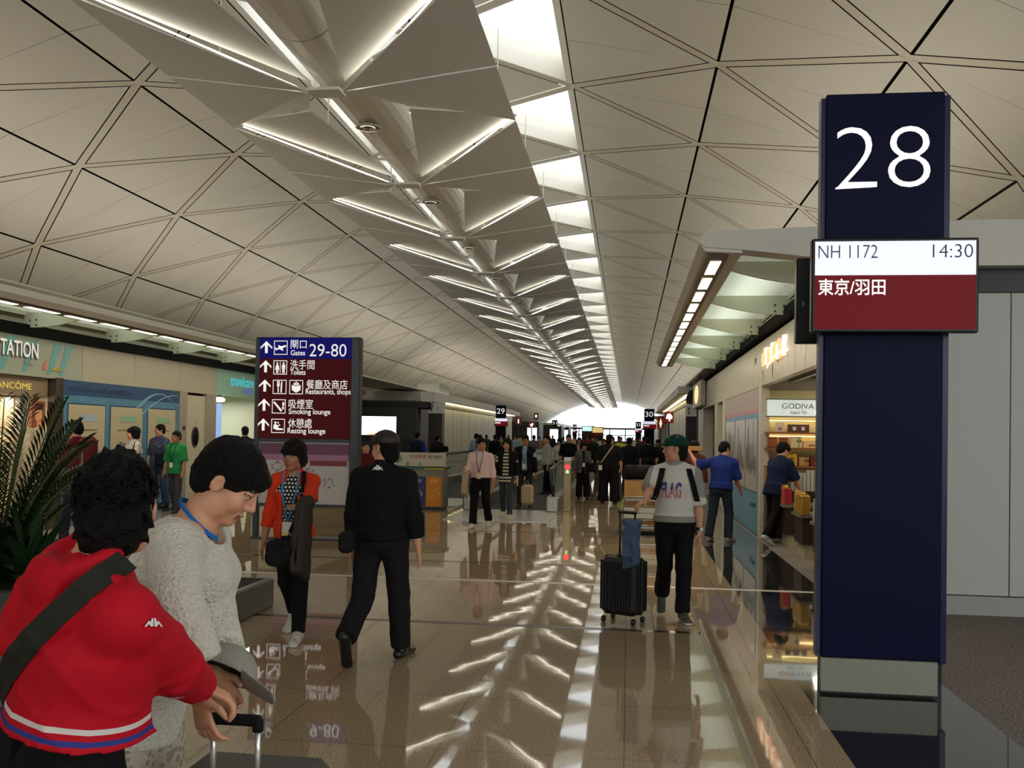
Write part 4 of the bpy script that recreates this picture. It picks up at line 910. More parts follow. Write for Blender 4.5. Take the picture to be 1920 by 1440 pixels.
# ================================================================== planter and plants on the left
pb = tag(MB().box((-9.0, 7.35, 0), (-3.32, 8.55, .27), bev=.015).build('planter_box', mat('planter_stone', (74, 74, 66), .35, vary=.1)), 'low grey stone planter box behind the two women', 'planter')
MB().box((-8.95, 7.42, .24), (-3.4, 8.48, .275)).build('soil', mat('soil', (34, 26, 20), .95), pb)
M_LEAF = mat('palm_leaf', (38, 56, 26), .45, spec=.4); M_LEAF2 = mat('low_leaf', (34, 60, 30), .45); M_STEM = mat('palm_stem', (86, 98, 50), .5)
def frond(mb, st, base, az, L, rise, droop, n=26, wl=.30):
    d = np.array([math.cos(az), math.sin(az), 0]); sp = []
    for i in range(n + 1):
        t = i / n; sp.append(np.array(base) + d * (L * (t * .85)) + np.array([0, 0, rise * t - droop * t * t]))
    st.tube(sp[::2], [.012 * (1 - .8 * i / (n / 2)) + .002 for i in range(len(sp[::2]))], 5)
    sd = np.array([-d[1], d[0], 0])
    for i in range(5, n + 1):
        t = i / n; tg = sp[i] - sp[i - 1]; tg /= np.linalg.norm(tg); ln = wl * (math.sin(math.pi * (.12 + .8 * t)) ** .7)
        for s in (-1, 1):
            v = sd * s * .85 + tg * .75 + np.array([0, 0, .25]); v /= np.linalg.norm(v)
            p0 = sp[i]; p1 = p0 + v * ln * .55; p2 = p0 + v * ln + np.array([0, 0, -.16 * ln]); wv = np.cross(v, [0, 0, 1.0]); wv = wv / (np.linalg.norm(wv) + 1e-6) * .0125
            mb.poly([p0, p1 - wv, p2, p1 + wv])
def palm(x, y, n, L, H, label, seed):
    R_ = random.Random(seed); t = thing('areca_palm', label, 'palm', (x, y, .27))
    st = MB(); lv = MB()
    for i in range(n):
        a = 2.4 * i + R_.random(); k = .45 + .55 * R_.random()
        frond(lv, st, (x + .05 * math.cos(a), y + .05 * math.sin(a), .27), a, L * k, H * (1.25 - .35 * k), H * (.45 * k), 26, .34)
    lv.build('fronds', M_LEAF, t); st.build('stems', M_STEM, t)
palm(-5.7, 7.85, 46, 1.2, 1.9, 'feathery green palm in the planter at the left edge of the hall', 3)
palm(-8.1, 8.0, 12, .7, 1.3, 'second green palm in the planter, left of the first palm', 5)
def tuft(x, y, n, L, label, seed, wd=.012):
    R_ = random.Random(seed); mb = MB()
    for i in range(n):
        a = 2.4 * i + R_.random() * .6; e = .35 + 1.0 * R_.random(); l = L * (.6 + .4 * R_.random()); d = np.array([math.cos(a) * math.cos(e), math.sin(a) * math.cos(e), math.sin(e)]); s_ = np.array([-math.sin(a), math.cos(a), 0])
        pts = [np.array([x, y, .27]) + d * l * t + np.array([0, 0, -.5 * l * t * t * math.cos(e)]) for t in (0, .35, .7, 1)]
        ws = (wd, wd * 2.2, wd * 1.6, .001)
        for k in range(3): mb.poly([pts[k] - s_ * ws[k], pts[k] + s_ * ws[k], pts[k + 1] + s_ * ws[k + 1], pts[k + 1] - s_ * ws[k + 1]])
    tag(mb.build('low_plant', M_LEAF2), label, 'plant', 'low leafy plants in the planter')
tuft(-3.75, 7.95, 40, .34, 'low leafy plant at the right end of the planter', 1)
tuft(-4.25, 7.8, 40, .40, 'low leafy plant second from the right end of the planter', 2)
for i, (x, lab) in enumerate(((-4.75, 'dark leafy plant third from the right end of the planter'), (-5.25, 'tall broad leafed dark plant in front of the palm'), (-5.6, 'tall broad leafed dark plant at the left edge below the palm'))): tuft(x, 7.7, 60, (.6, .95, 1.05)[i], lab, 4 + i, .024)
# ================================================================== body modelling: implicit limbs polygonised into one skin
A3 = lambda *v: np.array(v if len(v) > 1 else v[0], float)
def nrm(v): v = np.asarray(v, float); return v / (np.linalg.norm(v) + 1e-9)
class Sdf:
    def __init__(s): s.ops = []
    def cone(s, a, b, ra, rb, k=.02, sub=False): s.ops.append(('c', A3(a), A3(b), ra, rb, None, k, sub, None)); return s
    def ell(s, a, b, wa, wb, side, k=.03, cap=None, sub=False): s.ops.append(('e', A3(a), A3(b), wa, wb, nrm(side), k, sub, cap)); return s
    def blob(s, c, r, R=None, k=.02, sub=False): s.ops.append(('b', A3(c), A3(c), tuple(r), tuple(r), np.eye(3) if R is None else np.array(R), k, sub, None)); return s
    def cut(s, p, n): s.ops.append(('p', A3(p), nrm(n), 0, 0, None, 0, True, None)); return s
    def mesh(s, res, noise=None, smooth=1):
        lo, hi = A3(9e9, 9e9, 9e9), A3(-9e9, -9e9, -9e9)
        def rad(o): return max(max(o[3]) if isinstance(o[3], tuple) else o[3], max(o[4]) if isinstance(o[4], tuple) else o[4])
        for o in s.ops:
            if o[0] == 'p' or o[7]: continue
            R = rad(o); lo = np.minimum(lo, np.minimum(o[1], o[2]) - R); hi = np.maximum(hi, np.maximum(o[1], o[2]) + R)
        lo -= 3 * res + .012; hi += 3 * res + .012
        n = np.ceil((hi - lo) / res).astype(int) + 1
        ax = [(lo[i] + res * np.arange(n[i])).astype(np.float32) for i in range(3)]
        F = np.full(tuple(n), 1.0, np.float32)
        for o in [q for q in s.ops if q[0] != 'p'] + [None] + [q for q in s.ops if q[0] == 'p']:
            if o is None:
                if noise is not None: F += noise(ax[0][:, None, None], ax[1][None, :, None], ax[2][None, None, :]).astype(np.float32)
                continue
            kind, a, b, ra, rb, side, k, sub, cap = o
            if kind == 'p':
                d = ((ax[0] - a[0]) * b[0])[:, None, None] + ((ax[1] - a[1]) * b[1])[None, :, None] + ((ax[2] - a[2]) * b[2])[None, None, :]
                np.maximum(F, d.astype(np.float32), out=F); continue
            R = rad(o) + k + 2.5 * res
            i0 = np.clip(np.floor((np.minimum(a, b) - R - lo) / res).astype(int), 0, n); i1 = np.clip(np.ceil((np.maximum(a, b) + R - lo) / res).astype(int) + 1, 0, n)
            if (i1 <= i0).any(): continue
            sl = tuple(slice(i0[i], i1[i]) for i in range(3))
            x = (ax[0][sl[0]] - np.float32(a[0]))[:, None, None]; y = (ax[1][sl[1]] - np.float32(a[1]))[None, :, None]; z = (ax[2][sl[2]] - np.float32(a[2]))[None, None, :]
            if kind == 'b':
                q = [(x * side[0][i] + y * side[1][i] + z * side[2][i]) for i in range(3)]
                k0 = np.sqrt(sum((q[i] / ra[i]) ** 2 for i in range(3))); k1 = np.sqrt(sum((q[i] / ra[i] ** 2) ** 2 for i in range(3))) + 1e-6
                d = k0 * (k0 - 1) / k1
            else:
                ab = (b - a); L2 = float(ab @ ab) + 1e-9
                t = np.clip((x * ab[0] + y * ab[1] + z * ab[2]) / L2, 0, 1)
                qx, qy, qz = x - t * ab[0], y - t * ab[1], z - t * ab[2]
                if kind == 'c': d = np.sqrt(qx * qx + qy * qy + qz * qz) - (ra + (rb - ra) * t)
                else:
                    nn = nrm(ab); sd = nrm(side - nn * (side @ nn)); fr = np.cross(nn, sd)
                    w = ra[0] + (rb[0] - ra[0]) * t; dd = ra[1] + (rb[1] - ra[1]) * t; m = (np.minimum(w, dd) if cap is None else np.float32(cap))
                    qs = qx * sd[0] + qy * sd[1] + qz * sd[2]; qf = qx * fr[0] + qy * fr[1] + qz * fr[2]; qn = qx * nn[0] + qy * nn[1] + qz * nn[2]
                    k0 = np.sqrt((qs / w) ** 2 + (qf / dd) ** 2 + (qn / m) ** 2); k1 = np.sqrt((qs / w ** 2) ** 2 + (qf / dd ** 2) ** 2 + (qn / m ** 2) ** 2) + 1e-6
                    d = np.where(k0 < .05, -np.minimum(w, dd), k0 * (k0 - 1) / k1)
            G = F[sl]
            if sub: d = -d; h = np.clip(.5 - .5 * (G - d) / k, 0, 1); F[sl] = G + (d - G) * h + k * h * (1 - h)
            else: h = np.clip(.5 + .5 * (d - G) / k, 0, 1); F[sl] = d + (G - d) * h - k * h * (1 - h)
        return surface_nets(F, lo, res, smooth)
def surface_nets(F, lo, res, smooth=1):
    I = F < 0; n = F.shape
    cs = tuple(v - 1 for v in n); acc = np.zeros(cs + (3,), np.float32); cnt = np.zeros(cs, np.float32)
    o2 = ((0, 0), (0, 1), (1, 0), (1, 1)); quads = []
    edges = []
    for axis in range(3):
        A = [slice(None)] * 3; B = [slice(None)] * 3; A[axis] = slice(0, -1); B[axis] = slice(1, None)
        ia, ib = I[tuple(A)], I[tuple(B)]; e = np.argwhere(ia != ib)
        if not len(e): continue
        fa = F[tuple(A)][tuple(e.T)]; fb = F[tuple(B)][tuple(e.T)]; t = fa / (fa - fb)
        p = e.astype(np.float32); p[:, axis] += t
        u, v = [(1, 2), (2, 0), (0, 1)][axis]
        for du, dv in o2:
            c = e.copy(); c[:, u] -= du; c[:, v] -= dv
            ok = ((c >= 0) & (c < np.array(cs))).all(1); cc = tuple(c[ok].T)
            np.add.at(acc, cc, p[ok]); np.add.at(cnt, cc, 1)
        edges.append((e, u, v, ia[tuple(e.T)]))
    idx = np.full(cs, -1, np.int64); m = cnt > 0; idx[m] = np.arange(m.sum())
    V = acc[m] / cnt[m][:, None]; faces = []
    for e, u, v, ins in edges:
        q = []
        okA = np.ones(len(e), bool)
        for du, dv in ((1, 1), (0, 1), (0, 0), (1, 0)):
            c = e.copy(); c[:, u] -= du; c[:, v] -= dv; ok = ((c >= 0) & (c < np.array(cs))).all(1); okA &= ok
            q.append(idx[tuple(np.clip(c, 0, np.array(cs) - 1).T)])
        Q = np.stack(q, 1); Q[~ins] = Q[~ins][:, ::-1]; faces.append(Q[okA])
    Q = np.concatenate(faces)
    for _ in range(smooth):
        s_ = np.zeros_like(V); c_ = np.zeros(len(V), np.float32)
        for a, b in ((0, 1), (1, 2), (2, 3), (3, 0)):
            np.add.at(s_, Q[:, a], V[Q[:, b]]); np.add.at(s_, Q[:, b], V[Q[:, a]]); np.add.at(c_, Q[:, a], 1); np.add.at(c_, Q[:, b], 1)
        V = V * .45 + .55 * s_ / np.maximum(c_, 1)[:, None]
    return V.astype(np.float64) * res + lo, Q
def np_mesh(name, V, Q, mats, parent=None, matfn=None, loc=(0, 0, 0), smooth=True):
    me = bpy.data.meshes.new(name); loc = A3(loc); V2 = V - loc
    me.vertices.add(len(V2)); me.vertices.foreach_set('co', V2.astype(np.float32).ravel())
    k = Q.shape[1]; me.loops.add(len(Q) * k); me.polygons.add(len(Q))
    me.loops.foreach_set('vertex_index', Q.astype(np.int32).ravel()); me.polygons.foreach_set('loop_start', np.arange(0, len(Q) * k, k, dtype=np.int32))
    me.polygons.foreach_set('use_smooth', np.full(len(Q), smooth))
    for m in (mats if isinstance(mats, (list, tuple)) else [mats]): me.materials.append(m)
    if matfn is not None: me.polygons.foreach_set('material_index', matfn(V[Q].mean(1)).astype(np.int32))
    me.update(calc_edges=True); me.validate()
    return link(name, me, parent, loc)
def folds(amp, sc=(14, 14, 9), seed=0.0, mix=.6):
    def f(x, y, z):
        wz = np.sin(x * 7 + seed) * .8 + np.sin(y * 9 + seed * 2) * .8
        return amp * (np.sin(x * sc[0] + y * 5 + z * 6 + wz + seed) * np.sin(y * sc[1] - z * 4 + seed * 1.7) + mix * np.sin(z * sc[2] * 3.1 + wz * 2 + 3 * np.sin(x * 11 + seed) + seed * 3) * .6)
    return f
SKIN = lambda n, c: mat('skin_' + n, c, .5, bump=.03, bscale=120)
M_SKINS = [SKIN('tan', (196, 142, 110)), SKIN('warm', (206, 150, 116)), SKIN('deep', (170, 116, 86))]
M_LIP = mat('lips', (158, 84, 76), .45); M_EYEW = mat('eye_white', (176, 168, 158), .35); M_IRIS = mat('iris_dark', (24, 18, 14), .2); M_BROW = mat('eyebrow', (30, 24, 20), .8)
M_HAIR = mat('black_hair', (10, 8, 7), .6, bump=.6, bscale=200, spec=.18); M_HAIRB = mat('brown_black_hair', (22, 16, 13), .6, bump=.6, bscale=200, spec=.2)
def rotm(right, fwd, up): return np.stack([right, fwd, up], 1)
def yawpitch(f, up, yaw, pitch, roll=0):
    """frame looking along f, turned left(+)/right(-) by yaw, nodded down by pitch"""
    f = nrm(f); r = nrm(np.cross(f, up)); u = np.cross(r, f)
    y = math.radians(yaw); f2 = f * math.cos(y) - r * math.sin(y); r2 = r * math.cos(y) + f * math.sin(y)
    p = math.radians(pitch); f3 = f2 * math.cos(p) - u * math.sin(p); u3 = u * math.cos(p) + f2 * math.sin(p)
    q = math.radians(roll); r4 = r2 * math.cos(q) - u3 * math.sin(q); u4 = u3 * math.cos(q) + r2 * math.sin(q)
    return rotm(r4, f3, u4)
def ik(S_, W, l1, l2, pole):
    d = W - S_; L = np.linalg.norm(d); L2 = min(L, (l1 + l2) * .995); n = d / (L + 1e-9); W = S_ + n * L2
    a = (l1 ** 2 - l2 ** 2 + L2 ** 2) / (2 * L2); h = math.sqrt(max(l1 ** 2 - a ** 2, 1e-6)); p = pole - n * (pole @ n)
    return S_ + n * a + nrm(p) * h, W
def skeleton(pos, heading, H, legs=((8, 4, 4), (-6, 6, 4)), lean=0, side=0, twist=0, head=(0, 0, 0), armL=(0, 8, 12), armR=(0, 8, 12), bw=1.0, foot=(0, 0), neck=0, hunch=0.0, shrug=0):
    """legs/arms: (forward swing, bend, outward) in degrees; arm may be dict(w=wrist point, pole=vector)"""
    s = H / 1.72; h = math.radians(heading); f = A3(math.sin(h), math.cos(h), 0); r = A3(math.cos(h), -math.sin(h), 0); up = A3(0, 0, 1.0)
    J = {'s': s, 'f': f, 'r': r, 'up': up, 'bw': bw}
    pel = A3(pos[0], pos[1], .95 * s); low = 9.0; L = {}
    for i, sd in ((0, -1), (1, 1)):
        a, b, ab = [math.radians(v) for v in legs[i]]
        hip = pel + r * sd * .088 * s * bw - up * .03 * s
        d1 = nrm(f * math.sin(a) - up * math.cos(a) + r * sd * math.sin(ab)); kn = hip + d1 * .42 * s
        d2 = nrm(f * math.sin(a - b) - up * math.cos(a - b) + r * sd * math.sin(ab) * .6); an = kn + d2 * .405 * s
        fp = math.radians(foot[i]); ff = nrm(nrm(f + r * sd * .12) * math.cos(fp) - up * math.sin(fp)); fu = nrm(np.cross(np.cross(ff, up), ff))
        heel = an - ff * .045 * s - fu * .045 * s; toe = an + ff * .165 * s - fu * .055 * s
        low = min(low, heel[2] - .032 * s, toe[2] - .024 * s); L[sd] = (hip, kn, an, heel, toe, ff, fu)
    dz = up * (-low); pel = pel + dz; J['leg'] = {k: tuple(v + dz if i < 5 else v for i, v in enumerate(t)) for k, t in L.items()}
    ln, sl = math.radians(lean), math.radians(side)
    t = nrm(up * math.cos(ln) + f * math.sin(ln) + r * math.sin(sl)); tw = math.radians(twist)
    r2 = r * math.cos(tw) + f * math.sin(tw); r2 = nrm(r2 - t * (r2 @ t)); f2 = np.cross(t, r2)
    J.update(pel=pel, t=t, tr=r2, tf=f2, waist=pel + t * .14 * s, chest=pel + t * .32 * s + f2 * .0, nb=pel + t * .515 * s - f2 * .01 + f2 * hunch)
    nd = nrm(t + f2 * math.sin(math.radians(neck)) + up * .3); J['nd'] = nd
    J['head'] = J['nb'] + nd * .125 * s + f2 * .018; J['hs'] = s ** .6 * 1.0
    J['R'] = yawpitch(nrm(f2 - up * (f2 @ up)), up, *head)
    J['arm'] = {}
    for sd, am in ((-1, armL), (1, armR)):
        sh = pel + t * (.418 + shrug) * s + r2 * sd * .172 * s * bw + f2 * hunch * .6
        if isinstance(am, dict):
            el, wr = ik(sh, A3(am['w']), .285 * s, .25 * s, A3(am.get('pole', -f + r * sd * .4)))
        else:
            a, e, ab = [math.radians(v) for v in am]
            d1 = nrm(f2 * math.sin(a) - up * math.cos(a) + r2 * sd * math.sin(ab)); el = sh + d1 * .285 * s
            d2 = nrm(f2 * math.sin(a + e) - up * math.cos(a + e) + r2 * sd * math.sin(ab) * .5); wr = el + d2 * .25 * s
        d = nrm(wr - el)
        hd = A3(am['hd']) if isinstance(am, dict) and 'hd' in am else d; hd = nrm(hd)
        n = A3(am['hn']) if isinstance(am, dict) and 'hn' in am else -r2 * sd + f2 * -.2; n = nrm(n - hd * (n @ hd))
        curl = am.get('curl', 30) if isinstance(am, dict) else 28
        J['arm'][sd] = (sh, el, wr, hd, n, curl)
    return J
def add_hand(S_, J, sd, k=.008):
    sh, el, wr, d, n, curl = J['arm'][sd]; s = J['s']; th = np.cross(d, n) * sd      # towards the thumb
    S_.ell(wr - d * .005, wr + d * .085 * s, (.027 * s, .017 * s), (.039 * s, .014 * s), th, .012)
    for i, ln in enumerate((.068, .076, .070, .056)):
        p = wr + d * .086 * s + th * (.029 - .0195 * i) * s; dr = d + th * (.10 - .07 * i); c = math.radians(curl)
        for q in range(3):
            dr2 = nrm(nrm(dr) * math.cos(c * (q + .6) * .62) + n * math.sin(c * (q + .6) * .62)); e = p + dr2 * ln * s * (.44, .32, .26)[q]
            S_.cone(p, e, (.0088 - .0008 * q) * s, (.0082 - .0008 * q) * s, .004); p = e
    p = wr + d * .022 * s + th * .026 * s; m = p + nrm(d * .75 + th * .75 + n * .35) * .042 * s; e = m + nrm(d * 1.0 + th * .25 + n * .45) * .032 * s
    S_.cone(p, m, .014 * s, .0105 * s, .010); S_.cone(m, e, .0105 * s, .0085 * s, .004)
def head_pts(J):
    R, c, h = J['R'], J['head'], J['hs']
    return lambda x, y, z: c + R @ (A3(x, y, z) * h)
def add_head(S_, J, fem=False, fine=True):
    R, h = J['R'], J['hs']; P = head_pts(J); E = lambda c, r, k=.02, sub=False: S_.blob(P(*c), tuple(v * h for v in r), R, k * h, sub)
    C = lambda a, b, ra, rb, k=.01, sub=False: S_.cone(P(*a), P(*b), ra * h, rb * h, k * h, sub)
    E((0, -.012, .036), (.075, .096, .086)); E((0, .032, -.035), (.056 if fem else .060, .062, .080), .03)
    E((0, .070, -.098), (.022, .020, .018), .03)
    for s in (-1, 1):
        E((s * .041, .058, -.030), (.026, .028, .028), .02); E((s * .050, .015, -.075), (.018, .035, .03), .03)
        if fine: E((s * .031, .104, .012), (.021, .018, .013), .012, True)
    C((-.030, .083, .030), (.030, .083, .030), .010, .010, .016)
    C((0, .092, .016), (0, .112, -.022), .0075, .0115, .012)
    for s in (-1, 1): C((s * .011, .098, -.029), (s * .009, .101, -.028), .0085, .008, .006)
    if fine:
        for s in (-1, 1):
            E((s * .031, .081, .010), (.0135, .0125, .0125), .003)
            C((s * .017, .088, .0195), (s * .044, .080, .0175), .0048, .0042, .004)
        C((-.021, .087, -.062), (0, .097, -.0595), .0055, .0065, .006); C((0, .097, -.0595), (.021, .087, -.062), .0065, .0055, .006)
        C((-.018, .086, -.071), (.018, .086, -.071), .0065, .0065, .006)
        S_.ell(P(-.024, .098, -.0655), P(.024, .098, -.0655), (.0018 * h, .012 * h), (.0018 * h, .012 * h), R[:, 2], .003 * h, sub=True)
    for s in (-1, 1):
        Re = R @ np.array([[math.cos(s * .35), -math.sin(s * .35), 0], [math.sin(s * .35), math.cos(s * .35), 0], [0, 0, 1]])
        S_.blob(P(s * .079, -.008, -.002), (.011 * h, .021 * h, .034 * h), Re, .006); S_.blob(P(s * .089, -.002, .000), (.007 * h, .012 * h, .020 * h), Re, .005, True)
    nb = J['nb']
    S_.cone(P(0, -.022, -.045), nb - J['nd'] * .01, .054 * h if not fem else .047 * h, (.064 if not fem else .056) * J['s'], .03)
def face_mat(J):
    R, c, h = J['R'], J['head'], J['hs']
    def fn(X):
        q = ((X - c) @ R) / h; x, y, z = np.abs(q[:, 0]), q[:, 1], q[:, 2]; m = np.zeros(len(X))
        m[(y > .070) & (x < .024) & (z > -.0775 + x * .12) & (z < -.0545 - x * .15)] = 1
        e = ((x - .031) / .0125) ** 2 + ((z - .010) / .0050) ** 2 < 1; m[e & (y > .07)] = 2
        i = ((x - .031) / .0060) ** 2 + ((z - .010) / .0056) ** 2 < 1; m[i & (y > .07)] = 3
        l = (np.abs(x - .031) < .0145) & (np.abs(z - (.0175 - (x - .031) ** 2 * 12)) < .0022) & (y > .07); m[l] = 3
        b = (x > .013) & (x < .048) & (np.abs(z - (.034 - (x - .028) ** 2 * 14)) < .0036) & (y > .055); m[b] = 4
        return m
    return fn
def build_body(J, parent, base, res, skin, fem=False, fine=False, hands=True, legs=True):
    s, bw = J['s'], J['bw']; S_ = Sdf(); tr = J['tr']
    S_.ell(J['pel'] - J['up'] * .03 * s, J['waist'], (.128 * s * bw, .084 * s), (.120 * s * bw, .088 * s), J['r'], .05)
    S_.ell(J['waist'], J['chest'], (.120 * s * bw, .088 * s), (.145 * s * bw, .10 * s), tr, .05)
    S_.ell(J['chest'], J['nb'] - J['t'] * .06 * s, (.145 * s * bw, .10 * s), (.085 * s * bw, .062 * s), tr, .05)
    for sd in (-1, 1):
        sh, el, wr = J['arm'][sd][:3]
        S_.cone(J['nb'] - J['t'] * .045 * s, sh, .045 * s, .046 * s, .04); S_.cone(sh, el, .047 * s * bw, .037 * s * bw, .02); S_.cone(el, el * .65 + wr * .35, .037 * s * bw, .040 * s * bw, .02); S_.cone(el * .65 + wr * .35, wr, .040 * s * bw, .025 * s, .02)
        if hands: add_hand(S_, J, sd)
        hip, kn, an, heel, toe, ff, fu = J['leg'][sd]
        S_.cone(hip, kn, .066 * s * bw, .046 * s, .03); S_.cone(kn, kn * .6 + an * .4, .046 * s, .046 * s, .02); S_.cone(kn * .6 + an * .4, an, .046 * s, .030 * s, .02); S_.cone(an, toe, .024 * s, .015 * s, .01); S_.cone(an, heel, .024 * s, .020 * s, .01)
    add_head(S_, J, fem, fine)
    V, Q = S_.mesh(res, smooth=1)
    return np_mesh('body', V, Q, [skin, M_LIP, M_EYEW, M_IRIS, M_BROW], parent, face_mat(J) if fine else None, base)
def build_top(J, parent, base, res, m, name='shirt', sleeve=1.0, hem=-.10, loose=.0, fem=False, opened=0.0, collar=.03, amp=.004, seed=1.0, bust=.0, flare=0.0, low=0.0, cuffw=0.0, matfn=None, extra=None, belly=0.0, armfit=.5, neckcut=0.0, noise=None):
    s, bw = J['s'], J['bw']; S_ = Sdf(); tr, o = J['tr'], .020 + loose; oa = .014 + loose * armfit
    hp = J['pel'] + J['t'] * (hem * s)
    S_.ell(hp - J['t'] * .02, J['pel'] + J['t'] * .02 * s, (.158 * s * bw + o + flare, .108 * s + o + flare + belly), (.150 * s * bw + o, .104 * s + o + belly), J['r'], .03, cap=.012)
    S_.ell(J['pel'] + J['t'] * .02 * s, J['waist'], (.150 * s * bw + o, .104 * s + o + belly), (.128 * s * bw + o, .092 * s + o + belly), J['r'], .04)
    S_.ell(J['waist'], J['chest'], (.128 * s * bw + o, .092 * s + o + belly), (.152 * s * bw + o, .106 * s + o), tr, .04)
    S_.ell(J['chest'], J['nb'] - J['t'] * (.065 + low) * s, (.152 * s * bw + o, .106 * s + o), (.088 * s * bw + o * .5, .062 * s + o * .5), tr, .05)
    if bust:
        for sd in (-1, 1): S_.blob(J['chest'] + J['t'] * .02 + tr * sd * .07 * s + J['tf'] * (.085 * s + loose), (.06 * s, .045 * s + bust, .06 * s), None, .05)
    for sd in (-1, 1):
        sh, el, wr = J['arm'][sd][:3]
        S_.cone(J['nb'] - J['t'] * (.045 + low) * s + tr * sd * .02, sh, .045 * s + oa * .7, .047 * s + oa, .04)
        k = .03
        if sleeve <= .5:
            e = sh + (el - sh) * sleeve * 2
            S_.ell(sh, e, (.049 * s * bw + oa, .049 * s * bw + oa), (.046 * s * bw + oa * 1.5, .046 * s * bw + oa * 1.5), nrm(np.cross(el - sh, J['f']) + .01), k, cap=.012)
        else:
            S_.cone(sh, el, .047 * s * bw + oa, .040 * s * bw + oa, k)
            e = el + (wr - el) * min(1, (sleeve - .5) * 2)
            S_.ell(el, e, (.040 * s * bw + oa,) * 2, (.031 * s + oa * .8 + cuffw,) * 2, nrm(np.cross(wr - el, J['up']) + .01), k * .7, cap=.014)
    if collar: S_.ell(J['nb'] - J['nd'] * .045 * s, J['nb'] + J['nd'] * collar * s, (.080 * s, .076 * s), (.068 * s, .066 * s), tr, .02, cap=.01)
    if opened:
        f0 = J['tf']
        S_.ell(J['nb'] + f0 * .14 * s, J['pel'] + J['t'] * (hem - .2) * s + f0 * .16 * s, (opened * .75, .12), (opened, .15), tr, .015, cap=.05, sub=True)
    if extra: extra(S_)
    if neckcut: S_.ell(J['nb'] - J['nd'] * .035 * s + J['tf'] * .025, J['nb'] + J['nd'] * .16 * s, (neckcut, neckcut * .95), (neckcut * 1.1, neckcut * 1.1), tr, .012, sub=True)
    S_.cut(hp, -J['t'])
    V, Q = S_.mesh(res, noise or (folds(amp, seed=seed) if amp else None), 1)
    o_ = np_mesh(name, V, Q, m, parent, matfn, base); J['top'] = (V, Q)
    return o_
def build_trousers(J, parent, base, res, m, name='trousers', wide=0.0, amp=.004, seed=2.0, short=0.0):
    s, bw = J['s'], J['bw']; S_ = Sdf()
    S_.ell(J['pel'] - J['up'] * .07 * s, J['pel'] + J['t'] * .10 * s, (.152 * s * bw, .112 * s), (.138 * s * bw, .105 * s), J['r'], .04, cap=.02)
    for sd in (-1, 1):
        hip, kn, an, heel, toe, ff, fu = J['leg'][sd]; h0 = hip + J['up'] * .0
        S_.cone(h0, kn, .096 * s * bw + wide * .4, .066 * s + wide * .7, .03)
        e = an - nrm(an - kn) * (.005 * s + short)
        S_.ell(kn, e, (.066 * s + wide * .7,) * 2, (.058 * s + wide, .062 * s + wide), J['r'], .02, cap=.015)
    S_.blob(J['pel'] - J['f'] * .05 * s - J['up'] * .06 * s, (.13 * s * bw, .08 * s, .09 * s), None, .04); S_.blob(J['pel'] + J['f'] * .01 * s - J['up'] * .085 * s, (.10 * s * bw, .105 * s, .075 * s), rotm(J['r'], J['f'], J['up']), .04)
    V, Q = S_.mesh(res, folds(amp, (10, 10, 11), seed=seed) if amp else None, 1)
    J['pants'] = (V, Q)
    return np_mesh(name, V, Q, m, parent, None, base)
def build_shoes(J, parent, base, res, mu, ms, big=1.0):
    s = J['s']
    for sd in (-1, 1):
        hip, kn, an, heel, toe, ff, fu = J['leg'][sd]; S_ = Sdf(); sdv = np.cross(ff, fu); b = big * s
        S_.ell(heel, toe + ff * .03 * s, (.037 * b, .036 * b), (.043 * b, .028 * b), sdv, .02); S_.cone(an + fu * .012 * s, an - fu * .02 * s, .046 * b, .045 * b, .02); S_.cone(an, an * .45 + toe * .55, .044 * b, .034 * b, .02)
        bot = heel - fu * .034 * s
        S_.cut(bot, -fu)
        V, Q = S_.mesh(res, None, 1)
        np_mesh('shoe', V, Q, [mu, ms], parent, (lambda X, b0=bot, u=fu: ((X - b0) @ u < .024).astype(int)), base)
